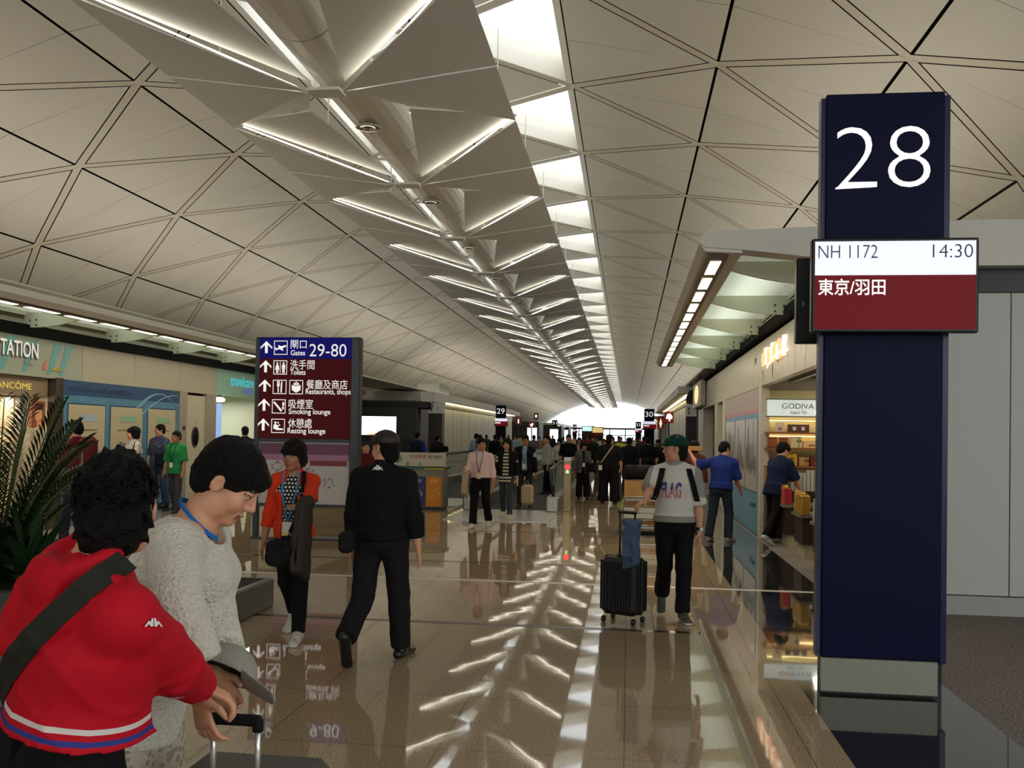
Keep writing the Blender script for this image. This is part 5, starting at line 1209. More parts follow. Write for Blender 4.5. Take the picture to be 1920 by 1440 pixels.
def build_hair(J, parent, base, res, style='short', m=None, seed=1.0):
    R, h = J['R'], J['hs']; P = head_pts(J); S_ = Sdf(); m = m or M_HAIR
    E = lambda c, r, k=.02, sub=False: S_.blob(P(*c), tuple(v * h for v in r), R, k * h, sub)
    if style == 'short':
        E((0, -.020, .050), (.086, .104, .090)); E((0, -.055, -.01), (.078, .065, .075), .03); E((0, .125, -.035), (.085, .078, .082), .015, True)
        for s in (-1, 1): E((s * .092, .005, -.014), (.02, .022, .034), .01, True); E((s * .078, .030, .005), (.008, .012, .03), .01)
        amp = .005
    elif style == 'undercap':
        E((0, -.026, .030), (.082, .094, .080)); E((0, -.058, -.040), (.074, .058, .080), .03); E((0, .120, -.035), (.085, .085, .082), .015, True); amp = .004
        for s in (-1, 1): E((s * .092, .005, -.014), (.02, .022, .034), .01, True)
    elif style == 'bob':
        E((0, -.018, .050), (.096, .112, .098)); E((0, -.035, -.035), (.098, .088, .085), .03); E((0, .130, -.045), (.070, .078, .105), .015, True); E((0, .09, .052), (.07, .03, .035), .02); amp = .006
    elif style == 'crop':   # short full cut with fringe and sideburns
        E((0, -.018, .052), (.092, .110, .094)); E((0, -.060, -.005), (.084, .066, .085), .03); E((0, .135, -.045), (.082, .080, .090), .012, True)
        for s in (-1, 1): E((s * .096, .004, -.018), (.022, .024, .036), .01, True)
        E((0, .080, .066), (.062, .030, .032), .02); amp = .003
    elif style == 'curly':
        E((0, -.022, .040), (.086, .102, .094)); E((0, -.045, -.040), (.082, .074, .085), .03); E((0, .165, -.045), (.080, .090, .100), .02, True); amp = .008
    elif style == 'long':
        E((0, -.018, .048), (.092, .110, .096)); E((0, .130, -.045), (.068, .078, .105), .015, True); b = J['nb'] - J['t'] * .12 - J['tf'] * .06
        S_.ell(P(0, -.045, -.02), b, (.092 * h, .06 * h), (.105 * h, .035 * h), R[:, 0], .03)
        for s in (-1, 1): S_.ell(P(s * .078, .02, .02), J['nb'] - J['t'] * .12 + J['tr'] * s * .085 + J['tf'] * .06, (.024 * h, .045 * h), (.035, .03), R[:, 0], .03)
        amp = .005
    f = lambda x, y, z: amp * (np.sin(x * 95 + 3 * np.sin(z * 60 + seed)) * np.sin(y * 90 + 2 * np.sin(x * 70)) + .6 * np.sin(z * 120 + 4 * np.sin(x * 55 + seed) + 3 * np.sin(y * 60)))
    V, Q = S_.mesh(res, f, 2)
    return np_mesh('hair', V, Q, m, parent, None, base)
def build_cap(J, parent, base, res, m, back=False):
    R, h = J['R'], J['hs']; P = head_pts(J); S_ = Sdf(); E = lambda c, r, k=.02, sub=False: S_.blob(P(*c), tuple(v * h for v in r), R, k * h, sub)
    E((0, -.012, .050), (.094, .114, .090)); S_.cut(P(0, 0, .032), -R[:, 2])
    S2 = S_; S2.ell(P(0, .07, .052), P(0, .188, .044), (.078 * h, .010 * h), (.058 * h, .007 * h), R[:, 0], .012, cap=.02)
    S2.blob(P(0, -.012, .138), (.009, .009, .006), R, .004)
    V, Q = S2.mesh(res, None, 1)
    return np_mesh('cap', V, Q, m, parent, None, base)
def bvh(VQ): return BVHTree.FromPolygons([tuple(v) for v in VQ[0]], [tuple(q) for q in VQ[1]])
def drape(tree, p, d, off=.006):
    """push point p along d until it meets the surface, then lift it a little"""
    d = Vector(tuple(nrm(d))); hit = tree.ray_cast(Vector(tuple(p)) - d * 1.2, d, 4.0)
    if hit[0] is None: return None
    return A3(hit[0]) - A3(d) * off
def strap(tree, p0, p1, d, wv, width, m, name, parent, base, n=26, off=.008, bow=None):
    """flat band laid over clothing from p0 to p1, looking along d; wv = width direction"""
    mb = MB(); prev = None; rows = []
    last = None
    for i in range(n + 1):
        t = i / n; c = A3(p0) * (1 - t) + A3(p1) * t + (A3(bow) * math.sin(math.pi * t) if bow is not None else 0); row = []
        for k in (-1, -.33, .33, 1):
            q = drape(tree, c + nrm(wv) * width / 2 * k, d, off)
            row.append(q)
        good = [q for q in row if q is not None]
        if not good: continue
        dep = min(float(q @ nrm(d)) for q in good); row = [q if q is not None else (c + nrm(wv) * width / 2 * k) for q, k in zip(row, (-1, -.33, .33, 1))]
        row = [q + nrm(d) * (min(float(q @ nrm(d)), dep + .012) - float(q @ nrm(d))) for q in row]; rows.append(row)
    for a, b in zip(rows[:-1], rows[1:]):
        for k in range(3): mb.poly([a[k], a[k + 1], b[k + 1], b[k]])
        mb.poly([a[0], b[0], b[0] + nrm(d) * .012, a[0] + nrm(d) * .012]); mb.poly([a[3], b[3], b[3] + nrm(d) * .012, a[3] + nrm(d) * .012])
    if not mb.v: return None
    return mb.build(name, m, parent, True, base) if parent is not None else mb.build(name, m, None, True, base)
def decal(tree, polys, org, ux, uz, s, d, m, name, parent, base, off=.004):
    mb = MB()
    for pts in polys:
        Q = [drape(tree, A3(org) + A3(ux) * u * s + A3(uz) * v * s, d, off) for u, v in pts]
        if all(q is not None for q in Q): mb.poly(Q)
    return mb.build(name, m, parent, False, base) if mb.v else None
def cloth(n, c, b=.25): return mat('cloth_' + n, c, .85, bump=b, bscale=220, spec=.2)
def person(label, pos, heading, H=1.70, res=.02, fine=False, fem=False, skin=0, hair='short', top=None, inner=None, bottom=None, shoes=None, group=None, haircol=None, cap=None, headonly=None, **pose):
    J = skeleton(pos, heading, H, bw=pose.pop('bw', .90 if fem else 1.0), **pose)
    base = A3(pos[0], pos[1], 0)
    root = thing('person', label, 'person', base, group); J['root'] = root; J['base'] = base
    J['body'] = build_body(J, root, base, res, M_SKINS[skin], fem, fine)
    g = min(res, .016) if fine else res
    if hair and hair != 'none': build_hair(J, root, base, max(res * .9, .005), hair, haircol or M_HAIR, pos[0])
    if inner: build_top(J, root, base, res, **inner)
    if top:
        t = dict(top); t.setdefault('seed', pos[0] * 3 + pos[1]); J['shirt'] = build_top(J, root, base, t.pop('res', res), fem=fem, **t)
    if bottom:
        b = dict(bottom); kind = b.pop('kind', 'trousers')
        if kind == 'trousers': J['trousers'] = build_trousers(J, root, base, b.pop('res', res), **b)
    sh = shoes or (mat('shoe_black', (20, 19, 18), .4), mat('sole_dark', (30, 28, 26), .6)); build_shoes(J, root, base, max(res * .6, .005), *sh)
    if cap: build_cap(J, root, base, max(res * .8, .005), cap)
    return J
# ================================================================== people
def bands(name, col, axis, d0, bs, rough=.85, bump=.2):
    """cloth of one colour with bands woven in at set distances along an axis (object space)"""
    m = mat(name, col, rough, bump=bump, bscale=220, spec=.2); nt = m.node_tree; b = nt.nodes['Principled BSDF']
    tc = nt.nodes.new('ShaderNodeTexCoord'); dp = nt.nodes.new('ShaderNodeVectorMath'); dp.operation = 'DOT_PRODUCT'
    nt.links.new(tc.outputs['Object'], dp.inputs[0]); dp.inputs[1].default_value = tuple(map(float, axis)); cur = None
    for lo, hi, c in bs:
        f = mmath(nt, 'MULTIPLY', mmath(nt, 'GREATER_THAN', dp.outputs['Value'], float(d0 + lo)), mmath(nt, 'LESS_THAN', dp.outputs['Value'], float(d0 + hi)))
        mx = nt.nodes.new('ShaderNodeMix'); mx.data_type = 'RGBA'; nt.links.new(f, mx.inputs['Factor'])
        if cur is None: mx.inputs['A'].default_value = (*lin(col), 1)
        else: nt.links.new(cur, mx.inputs['A'])
        mx.inputs['B'].default_value = (*lin(c), 1); cur = mx.outputs['Result']
    nt.links.new(cur, b.inputs['Base Color']); return m
BLK = cloth('black', (15, 15, 16)); BLK2 = cloth('soft_black', (24, 23, 24)); NAVY = cloth('navy', (24, 28, 44)); JEAN = cloth('jeans', (58, 66, 74)); JEAN2 = cloth('dark_jeans', (34, 40, 52))
WHT = cloth('white', (212, 206, 196)); GRY = cloth('grey', (126, 124, 118)); LGR = cloth('light_grey', (170, 168, 160)); RED = cloth('red', (172, 34, 38)); DRED = cloth('dark_red', (96, 28, 30)); PINK = cloth('pale_pink', (222, 192, 188))
GRN = cloth('green', (40, 128, 72)); BLU = cloth('royal_blue', (28, 46, 116)); LBL = cloth('light_blue', (150, 176, 200)); BEI = cloth('beige', (176, 156, 132)); BRN = cloth('brown', (74, 58, 46))
SNK = (mat('sneaker_white', (190, 186, 176), .5, vary=.2, vscale=30), mat('sneaker_sole', (226, 222, 212), .6)); BSH = (mat('shoe_black', (20, 19, 18), .4), mat('sole_dark', (30, 28, 26), .6))
KAPPA = [[(-.04, .95), (-.16, 1.0), (-.27, .92), (-.24, .78), (-.36, .58), (-.50, .70), (-.62, .58), (-1.0, .06), (-.80, .02), (-.56, .36), (-.34, .06), (-.06, .06), (-.04, .55)]]
KAPPA.append([(-u, v) for u, v in KAPPA[0]][::-1])
M_LOGO = mat('logo_white', (232, 230, 226), .6)
def pixdecal(tree, px, py, sz, polys, m, name, parent, base, off=.004, Y=3.0, uu=None, vv=None):
    p = atY(px, py, Y); return decal(tree, polys, p, CR if uu is None else uu, CU if vv is None else vv, sz, ray(px, py), m, name, parent, base, off)
def tubing(pts, r, m, name, parent, base, n=8): return MB().tube(pts, r, n).build(name, m, parent, True, base)
# ---------------------------------------------------------------- 1 woman in the red hooded jacket, seen from behind
b1 = atY(138, 1100, 1.98)
def red_wr(x, y, z):
    r = lambda u: (1 - np.abs(np.sin(u))) ** 3
    w_ = np.sin(x * 9 + z * 4) + .8 * np.sin(y * 11 - z * 6)
    return -.0055 * r(z * 19 + x * 9 + 1.3 * w_) - .004 * r(x * 20 - z * 12 + 1.7 * w_ + 1) + .002 * np.sin(z * 23 + 2 * w_)
def red_extra(J):
    def f(S_):
        nb, t, tr, tf, s = J['nb'], J['t'], J['tr'], J['tf'], J['s']
        U = [nb + tr * (.150 * math.cos(a)) + t * (-.035 + (-.155 if math.sin(a) > 0 else 0) * math.sin(a) ** 1.3) - tf * (.028 + .115 * math.sin(a)) for a in np.linspace(-.15, math.pi + .15, 11)]
        for a, b in zip(U[:-1], U[1:]): S_.cone(a, b, .033, .033, .004)
        U2 = [nb + tr * (.098 * math.cos(a)) + t * (.015 - .05 * math.sin(a)) - tf * (.01 + .085 * math.sin(a)) for a in np.linspace(-.1, math.pi + .1, 9)]
        for a, b in zip(U2[:-1], U2[1:]): S_.cone(a, b, .027, .027, .006)
        S_.blob(nb - tf * .095 - t * .055, (.085, .04, .06), rotm(tr, tf, t), .02)
        S_.ell(J['pel'] + t * .131 * s, J['pel'] + t * .183 * s, (.168 * s, .122 * s), (.176 * s, .130 * s), J['r'], .01, cap=.01)
    return f
s1 = 1.63 / 1.72
wr1 = atY(410, 1318, 2.46)
pose1 = dict(legs=((4, 4, 4), (-2, 4, 4)), lean=5, side=5, twist=0, head=(60, 8, 0), armL=(2, 10, 20), armR=dict(w=wr1, pole=A3(.45, -.5, -.25), hd=A3(.80, .38, -.48), hn=A3(-.35, -.25, -.9), curl=62), neck=10)
J = skeleton((b1[0], b1[1]), 40, 1.63, bw=1.10, **pose1)
t1 = J['t']; d1 = float((J['pel'] - A3(b1[0], b1[1], 0)) @ t1) + .118 * s1
REDJ = bands('cloth_red_jacket', (186, 14, 34), t1, d1, [(.038, .050, (214, 206, 200)), (.014, .025, (52, 60, 130))], .75, .12)
base = A3(b1[0], b1[1], 0)
root = thing('person', 'woman seen from behind in a red hooded jacket with a black strap across her back', 'person', base); J1 = J
build_body(J, root, base, .0055, M_SKINS[1], True, True); build_hair(J, root, base, .005, 'curly', M_HAIR, 2.0)
build_top(J, root, base, .0065, [REDJ, mat('cloth_red_sleeve', (186, 14, 34), .75, bump=.12, bscale=220, spec=.2)], 'hooded_jacket', 1.0, .118, .026, True, amp=.0, seed=4.2, noise=red_wr, collar=.0, extra=red_extra(J), cuffw=.002, armfit=.35, matfn=lambda X: ((np.abs((X - J1['pel']) @ J1['tr']) > .225) | (np.linalg.norm(X - J1['arm'][1][2] * .8 - J1['arm'][1][1] * .2, axis=1) < .13)).astype(int))
build_trousers(J, root, base, .01, BLK); build_shoes(J, root, base, .008, *BSH)
RH = random.Random(3); cu = MB(); P_ = head_pts(J)
for i in range(420):   # loose curls standing off the hair
    a = RH.random() * 6.283; e = math.asin(RH.uniform(-.55, .98)); d_ = A3(math.cos(a) * math.cos(e), math.sin(a) * math.cos(e), math.sin(e))
    if d_[1] > .45 and d_[2] < .45: continue
    c = A3(0, -.026, .024) + d_ * A3(.086, .097, .097) * (1.0 if d_[2] > -.2 else .92); u = nrm(np.cross(d_, [.3, .5, .8])); v = np.cross(d_, u); r_ = .008 + .007 * RH.random(); ph = RH.random() * 6
    pts = [P_(*(c + d_ * (-.010 + .020 * q / 7) + u * r_ * math.cos(ph + q * .95) + v * r_ * math.sin(ph + q * .95))) for q in range(8)]
    cu.tube(pts, [.0038, .0042, .0042, .004, .0036, .003, .0022, .001], 4)
cu.build('loose_curls', M_HAIR, root, True, base)
T1 = bvh(J['top'])
pS = J1['arm'][1][0] * .72 + J1['arm'][1][1] * .28; decal(T1, KAPPA, pS + CR * .035 + CU * .01, CR, CU, .019, pS + CR * .035 - EYE, M_LOGO, 'sleeve_emblem', root, base, .008)
bag = thing('shoulder_bag', 'black bag on a wide strap across the red jacket', 'bag', (b1[0] - .25, b1[1], .9)); bb = A3(b1[0] - .25, b1[1], .9)
strap(T1, atY(278, 1030, 2.0), atY(8, 1300, 2.0), FW * A3(1, 1, 0), CU * .70 - CR * .71, .052, cloth('strap_dark', (44, 44, 38), .4), 'strap', bag, bb, 30, .006)
lh = J['pel'] - J['r'] * .27 + J['f'] * .02
fixn(MB().box(lh + A3(-.05, -.13, -.12), lh + A3(.04, .13, .13), bev=.03).build('bag_body', BLK2, bag, False, bb))
# ---------------------------------------------------------------- 2 woman in the white sweater
b2 = atY(262, 1300, 2.78)
pose2 = dict(legs=((6, 8, 3), (-4, 6, 3)), lean=19, head=(-8, 37, 0), armL=dict(w=atY(408, 1300, 2.62), pole=A3(-.2, .5, -.8), hd=A3(.6, -.2, -.75), curl=50), armR=dict(w=atY(372, 1300, 2.42), pole=A3(.3, -.6, -.3), hd=A3(.22, .03, -.97), hn=A3(.4, .85, .1), curl=38), neck=26, hunch=.02)
M_KNIT = mat('white_knit', (224, 217, 198), .95, bump=1.0, bscale=85, vary=.10, vscale=70, sheen=.3)
M_LACE = pattern('cream_lace', 'flowers', (186, 176, 156), (150, 138, 118), 46, thr=.42)
J = skeleton((b2[0], b2[1]), 78, 1.70, bw=.98, **pose2); base = A3(b2[0], b2[1], 0); J2 = J
root = thing('person', 'woman with short black hair in a white knit sweater bending over a suitcase handle', 'person', base)
build_body(J, root, base, .005, M_SKINS[1], True, True); build_hair(J, root, base, .005, 'crop', M_HAIR, 5.0)
build_top(J, root, base, .008, M_KNIT, 'sweater', .82, -.19, .040, True, amp=.006, seed=2.2, collar=0, low=.03, flare=.02, cuffw=.03, bust=.02, neckcut=.098)
build_trousers(J, root, base, .01, M_LACE, 'lace_trousers', .03); build_shoes(J, root, base, .01, *SNK)
ln = [J['nb'] + A3(q) for q in ()]
nb, tr, tf, t_ = J['nb'], J['tr'], J['tf'], J['t']
loop = [nb + tr * (.082 * math.cos(a)) + tf * (.078 * math.sin(a) + .005) + t_ * (.018 - .075 * (math.sin(a) * .5 + .5) ** 1.2) for a in np.linspace(-2.4, 1.3, 16)]
lb = MB()
for p, q in zip(loop[:-1], loop[1:]):
    o_ = A3(0, 0, .008); n_ = nrm(np.cross(q - p, [0, 0, 1])) * .0015; lb.poly([p - o_ - n_, q - o_ - n_, q + o_ - n_, p + o_ - n_]); lb.poly([p - o_ + n_, p + o_ + n_, q + o_ + n_, q - o_ + n_]); lb.poly([p + o_ - n_, q + o_ - n_, q + o_ + n_, p + o_ + n_]); lb.poly([p - o_ + n_, q - o_ + n_, q - o_ - n_, p - o_ - n_])
lb.build('blue_lanyard', cloth('lanyard_blue', (30, 110, 190)), root, False, base)
T2 = bvh(J['top'])
bg2 = thing('shoulder_bag', 'thin dark strap and bag over the shoulder of the white sweater', 'bag', (b2[0], b2[1] + .2, .9))
strap(T2, atY(292, 940, 2.75), atY(268, 1040, 2.75), FW * A3(1, 1, 0), CR, .016, cloth('strap_navy', (30, 30, 42)), 'strap', bg2, A3(b2[0], b2[1] + .2, .9), 12, .005)
hb2 = J['pel'] - J['r'] * .26 - A3(0, 0, .05); MB().box(hb2 + A3(-.13, -.05, -.12), hb2 + A3(.13, .05, .12), bev=.03).build('bag_body', BLK2, bg2, False, A3(b2[0], b2[1] + .2, .9))
# suitcase whose handle both women hold
sx, sy = atY(444, 1400, 2.47)[0], 2.47
sc1 = thing('suitcase', 'suitcase with a silver pull handle held by the two women', 'suitcase', (sx, sy, 0))
MB().box((sx - .22, sy - .02, .06), (sx + .22, sy + .26, .70), bev=.05).build('case_body', mat('case_charcoal', (40, 40, 42), .4), sc1)
hz = atY(480, 1352, 2.47)[2]; px1, px2 = atY(400, 1400, 2.47)[0], atY(483, 1400, 2.47)[0]
for px_ in (px1, px2): MB().tube([(px_, sy, .68), (px_, sy, hz)], .0085, 10).build('pull_rod', mat('silver_rod', (214, 212, 206), .25, metal=.7), sc1, True)
MB().box((px1 - .02, sy - .016, hz - .014), (px2 + .012, sy + .016, hz + .016), bev=.010).build('grip', BLK2, sc1)
MB().tube([(px2, sy, hz - .028), (px2, sy, hz + .0)], .015, 10).build('grip_collar', BLK2, sc1, True)
for dx in (-.17, .17):
    for dy in (.03, .21): MB().tube([(sx + dx - .015, sy + dy, .03), (sx + dx + .015, sy + dy, .03)], .03, 12).build('wheel', M_BLACK, sc1, True)
    MB().box((sx + dx - .03, sy + .02, .03), (sx + dx + .03, sy + .22, .07)).build('wheel_housing', M_BLACK, sc1)
# grey cap hanging beside the sweater, its opening turned towards us
cc = atY(420, 1262, 2.62)
gc = thing('cap', 'pale grey cap hanging beside the white sweater above the suitcase handle', 'cap', cc)
ku = nrm(A3(.18, .62, .70)); kf = nrm(A3(.62, -.25, -.55)); kf = nrm(kf - ku * (kf @ ku)); kr = np.cross(kf, ku); KR = rotm(kr, kf, ku); K = lambda x, y, z: cc + KR @ A3(x, y, z)
S_ = Sdf(); S_.blob(K(0, 0, 0), (.078, .098, .088), KR, .01).blob(K(0, 0, -.006), (.071, .091, .082), KR, .006, True).cut(K(0, 0, -.005), -ku)
V, Q = S_.mesh(.0055, None, 2); np_mesh('cap_crown', V, Q, mat('cap_grey', (150, 146, 134), .9, bump=.3, bscale=200), gc, None, cc)
S_ = Sdf(); S_.ell(K(0, .07, 0), K(0, .155, -.020), (.076, .007), (.055, .006), kr, .01, cap=.02); V, Q = S_.mesh(.005, None, 2); np_mesh('cap_peak', V, Q, mat('cap_peak_grey', (166, 162, 150), .85), gc, None, cc)
S_ = Sdf(); S_.blob(K(0, -.005, .018), (.066, .085, .050), KR, .01).cut(K(0, 0, .022), -ku); V, Q = S_.mesh(.007, None, 1); np_mesh('cap_lining', V, Q, mat('cap_lining_dark', (30, 30, 34), .9), gc, None, cc)
MB().tube([K(.076 * math.sin(a), -.097 * math.cos(a), -.006) for a in np.linspace(-.7, .7, 7)], .008, 6).build('dark_strap', BLK, gc, True, cc)
# ---------------------------------------------------------------- 3 woman in the orange blazer, facing us
b3 = atZ(547, 1196, 0)
DOTS = pattern('polka_dots', 'dots', (20, 19, 22), (222, 216, 206), 34, thr=.30)
ORG = cloth('orange', (222, 62, 32), .15)
J3 = J = person('woman walking towards us in an orange blazer, polka dot blouse and black trousers', (b3[0], b3[1]), 178, 1.62, .008, True, True, 2, 'bob',
    top=dict(m=ORG, name='blazer', sleeve=.72, hem=-.06, loose=.010, opened=.075, amp=.004, collar=.02, cuffw=.006),
    bottom=dict(m=BLK), shoes=SNK, haircol=M_HAIRB, inner=dict(m=DOTS, name='blouse', sleeve=.12, hem=-.08, loose=-.012, amp=.003, collar=-.03, low=.02, fem=True, bust=.01),
    legs=((13, 5, 2), (-10, 30, 1)), foot=(0, 28), head=(-12, 6, 0), lean=2, neck=8,
    armR=(-2, 14, 13), armL=dict(w=atY(566, 962, 6.72), pole=A3(.8, .3, -.5), hd=A3(-.8, -.1, .1), hn=A3(0, .3, -1), curl=35))
T3 = bvh(J['top']); base = J['base']; bodytree = T3
ol = A3(0, -.012, 0)
def frontband(pts, w_, m, name, parent, base, th=.003):
    mb = MB()
    for p, q in zip(pts[:-1], pts[1:]):
        p, q = A3(p), A3(q); s_ = nrm(np.cross(q - p, FW)) * w_ / 2; e = A3(0, -th, 0); mb.prism([p - s_, p + s_, q + s_, q - s_], e)
    return fixn(mb.build(name, m, parent, False, base))
cb, tf, tr, t_, s = J['nb'], J['tf'], J['tr'], J['t'], J['s']
def front(u, v, ex=.0): return J['chest'] + tr * u + t_ * v + tf * (.128 * s + ex)
frontband([cb + tr * .062 + tf * .075, front(.055, .02, .01), front(.02, -.20, .018), front(-.0, -.20, .018), front(-.06, .02, .01), cb - tr * .062 + tf * .075], .014, cloth('lanyard_blue2', (70, 130, 180)), 'lanyard', J['root'], base)
bd = front(.01, -.27, .022); MB().box(bd + A3(-.04, -.004, -.055), bd + A3(.04, 0, .055)).build('badge', mat('badge_white', (214, 210, 196), .4), J['root'], False, base); MB().box(bd + A3(-.04, -.006, -.055), bd + A3(.04, -.004, -.035)).build('badge_strip', mat('badge_yellow', (214, 190, 70), .4), J['root'], False, base)
b3b = atY(520, 1035, 6.75)
hb = thing('shoulder_bag', 'black shoulder bag hanging at the front of the woman in the orange blazer', 'bag', b3b)
S_ = Sdf(); S_.ell(b3b + A3(-.055, .02, .035), b3b + A3(.075, .03, .02), (.045, .05), (.045, .06), A3(0, 1, 0), .03); S_.ell(b3b + A3(-.05, .02, -.04), b3b + A3(.08, .03, -.05), (.055, .07), (.055, .075), A3(0, 1, 0), .03); V, Q = S_.mesh(.010, folds(.006, seed=3), 2); np_mesh('bag_body', V, Q, BLK2, hb, None, b3b)
frontband([cb - tr * .10 + tf * .075 + t_ * .0, front(-.115, .04, .012), front(-.11, -.05, .015), front(-.08, -.16, .02), front(-.02, -.30, .03), b3b + A3(.05, -.05, .05)], .036, BLK, 'strap', hb, b3b, .004)
bk = front(-.112, .0, .022); fixn(MB().tube([bk + A3(-.022, 0, -.014), bk + A3(.022, 0, -.014), bk + A3(.022, 0, .014), bk + A3(-.022, 0, .014), bk + A3(-.022, 0, -.014)], .004, 6).build('buckle', M_STEEL, hb, True, b3b))
def draped_jacket(label, pts, wid, L, m, res=.012, seed=1.0, name='jacket', top=.05):
    """cloth hanging over a rod or forearm: two flat layers of uneven length with deep folds and sharp hems"""
    p0, p1 = A3(pts[0]), A3(pts[-1]); base = (p0 + p1) / 2; ax_ = nrm(A3((p1 - p0)[0], (p1 - p0)[1], 0)); fr = nrm(np.cross(ax_, [0, 0, 1])); fr = fr if fr[1] < 0 else -fr; wd = np.linalg.norm(p1 - p0) / 2 + wid
    S_ = Sdf(); up = A3(0, 0, 1)
    S_.ell(base + up * .012, base + fr * .015 - up * L, (wd * .82, .040), (wd * 1.12, .024), ax_, .01, cap=.004)
    S_.ell(base + fr * .035 + up * .01 - ax_ * wd * .15, base + fr * .06 - up * L * .70 - ax_ * wd * .30, (wd * .55, .034), (wd * .62, .020), ax_, .008, cap=.004)
    S_.ell(base + fr * .03 + ax_ * wd * .45, base + fr * .055 - up * L * .86 + ax_ * wd * .72, (wd * .28, .034), (wd * .34, .022), ax_, .008, cap=.004)
    S_.cone(p0 + up * .008, p1 + up * .008, top, top * .9, .02)
    S_.cut(base - up * L * .93, -up + ax_ * .35)
    V, Q = S_.mesh(res, lambda x, y, z: .007 * np.sin((x * ax_[0] + y * ax_[1]) * 75 + 2.2 * np.sin(z * 9 + seed) + seed) + .004 * np.sin(z * 40 + 3 * np.sin(x * 25 + seed)), 1)
    return tag(np_mesh(name, V, Q, m, None, None, base), label, 'jacket')
el3, w3 = J['arm'][-1][1], J['arm'][-1][2]
draped_jacket('dark olive jacket draped over the forearm of the woman in orange', [el3 + A3(0, -.03, -.02), (el3 + w3) / 2 + A3(0, -.03, -.02), w3 + A3(-.0, -.02, -.01)], .085, .60, cloth('olive_dark', (58, 52, 46)), .010, 2.0)
# ---------------------------------------------------------------- 4 man in black walking away
b4 = atZ(712, 1236, 0)
J4 = J = person('man in a black long sleeved top and black trousers walking away from us', (b4[0], b4[1]), 4, 1.70, .008, True, False, 1, 'undercap',
    top=dict(m=BLK, name='sweatshirt', sleeve=.80, hem=-.04, loose=.020, amp=.006, collar=.035, cuffw=.008, belly=.01, opened=0), bottom=dict(m=BLK2, wide=.022, amp=.006), shoes=(BSH[0], BSH[0]), cap=mat('cap_dark_brown', (36, 28, 24), .6),
    legs=((-10, 42, 2), (9, 5, 3)), foot=(62, 0), head=(64, 4, 0), lean=1, armL=(2, 16, 12), armR=(-4, 14, 13), bw=1.07, neck=4)
T4 = bvh(J['top']); base = J['base']
pixdecal(T4, 708, 882, .040, KAPPA, M_LOGO, 'back_emblem', J['root'], base, Y=6.5, off=.014)
wl_ = J['arm'][-1][2]; MB().tube([wl_ + A3(-.004, 0, .02), wl_ + A3(.0, 0, .045)], .034, 14).build('watch', M_STEEL, J['root'], True, base)
wb = atY(650, 1015, 6.4); wbg = tag(MB().box(wb + A3(-.05, -.06, -.08), wb + A3(.05, .06, .07), bev=.025).build('waist_bag', BLK2, None, False, wb), 'small black waist bag on the left hip of the man in black', 'bag')
# ---------------------------------------------------------------- 5 man in the green cap with the suitcase
b5 = atZ(1262, 1160, 0); hnd = atY(1200, 968, 8.05)
TEE = mat('cloth_tee_heather', (206, 200, 190), .9, bump=.15, bscale=220); TEEG = mat('cloth_tee_grey', (142, 140, 134), .9, bump=.15, bscale=220)
def teefn(Jx):
    def fn(X):
        q = X - Jx['pel']; u = np.abs(q @ Jx['tr']); v = q @ Jx['t']; w_ = np.linalg.norm(X - Jx['nb'] - Jx['nd'] * .0, axis=1); return ((u > .188) & (v > .2)) | (w_ < .090) | (v < .03)
    return lambda X: fn(X).astype(int)
pose5 = dict(legs=((9, 4, -1), (-4, 40, -1)), foot=(0, 32), twist=-14, head=(-76, 2, 0), lean=0, armR=dict(w=hnd, pole=A3(-.3, .5, -.6), hd=A3(-.75, -.45, -.45), hn=A3(0, 0, -1), curl=55), armL=(-3, 12, 9), bw=1.0, neck=6)
J = skeleton((b5[0], b5[1]), 176, 1.71, **pose5); base = A3(b5[0], b5[1], 0); J5 = J
root = thing('person', 'man in a dark green cap and pale grey tee shirt pulling a black suitcase', 'person', base); J['root'] = root
build_body(J, root, base, .0075, M_SKINS[0], False, True); build_hair(J, root, base, .007, 'undercap', M_HAIRB, 1.0)
build_top(J, root, base, .009, [TEE, TEEG], 'tee_shirt', .5, -.03, .022, amp=.006, seed=5.0, collar=.012, matfn=teefn(J))
build_trousers(J, root, base, .009, BLK, wide=.012, amp=.006); build_shoes(J, root, base, .007, mat('sneaker_grey', (70, 70, 66), .6), mat('sneaker_sole', (226, 222, 212), .6))
CAPG = cloth('cap_green', (20, 58, 46), .2); build_cap(J, root, base, .007, CAPG)
hp_ = head_pts(J); q = MB()
for a in np.linspace(0, 2 * math.pi, 7)[:-1]: c = hp_(.066 * math.cos(a), -.012 + .080 * math.sin(a), .115); q.box(c - .004, c + .004)
q.build('eyelet', M_WLIT if False else M_LOGO, root, False, base)
T5 = bvh(J['top'])
mf = bpy.data.materials.new('flag_print'); mf.use_nodes = True; nt = mf.node_tree; tc = nt.nodes.new('ShaderNodeTexCoord'); sx_ = nt.nodes.new('ShaderNodeSeparateXYZ'); nt.links.new(tc.outputs['Object'], sx_.inputs[0])
fz = atY(1254, 923, 8.2)[2]; m1 = nt.nodes.new('ShaderNodeMix'); m1.data_type = 'RGBA'; m2 = nt.nodes.new('ShaderNodeMix'); m2.data_type = 'RGBA'
nt.links.new(mmath(nt, 'GREATER_THAN', mmath(nt, 'FRACT', mmath(nt, 'MULTIPLY', sx_.outputs['X'], 62.0)), .38), m1.inputs['Factor']); m1.inputs['A'].default_value = (*lin((226, 220, 212)), 1); m1.inputs['B'].default_value = (*lin((172, 40, 46)), 1)
nt.links.new(mmath(nt, 'GREATER_THAN', sx_.outputs['Z'], float(fz)), m2.inputs['Factor']); nt.links.new(m1.outputs['Result'], m2.inputs['A']); m2.inputs['B'].default_value = (*lin((44, 54, 118)), 1); nt.links.new(m2.outputs['Result'], nt.nodes['Principled BSDF'].inputs['Base Color'])
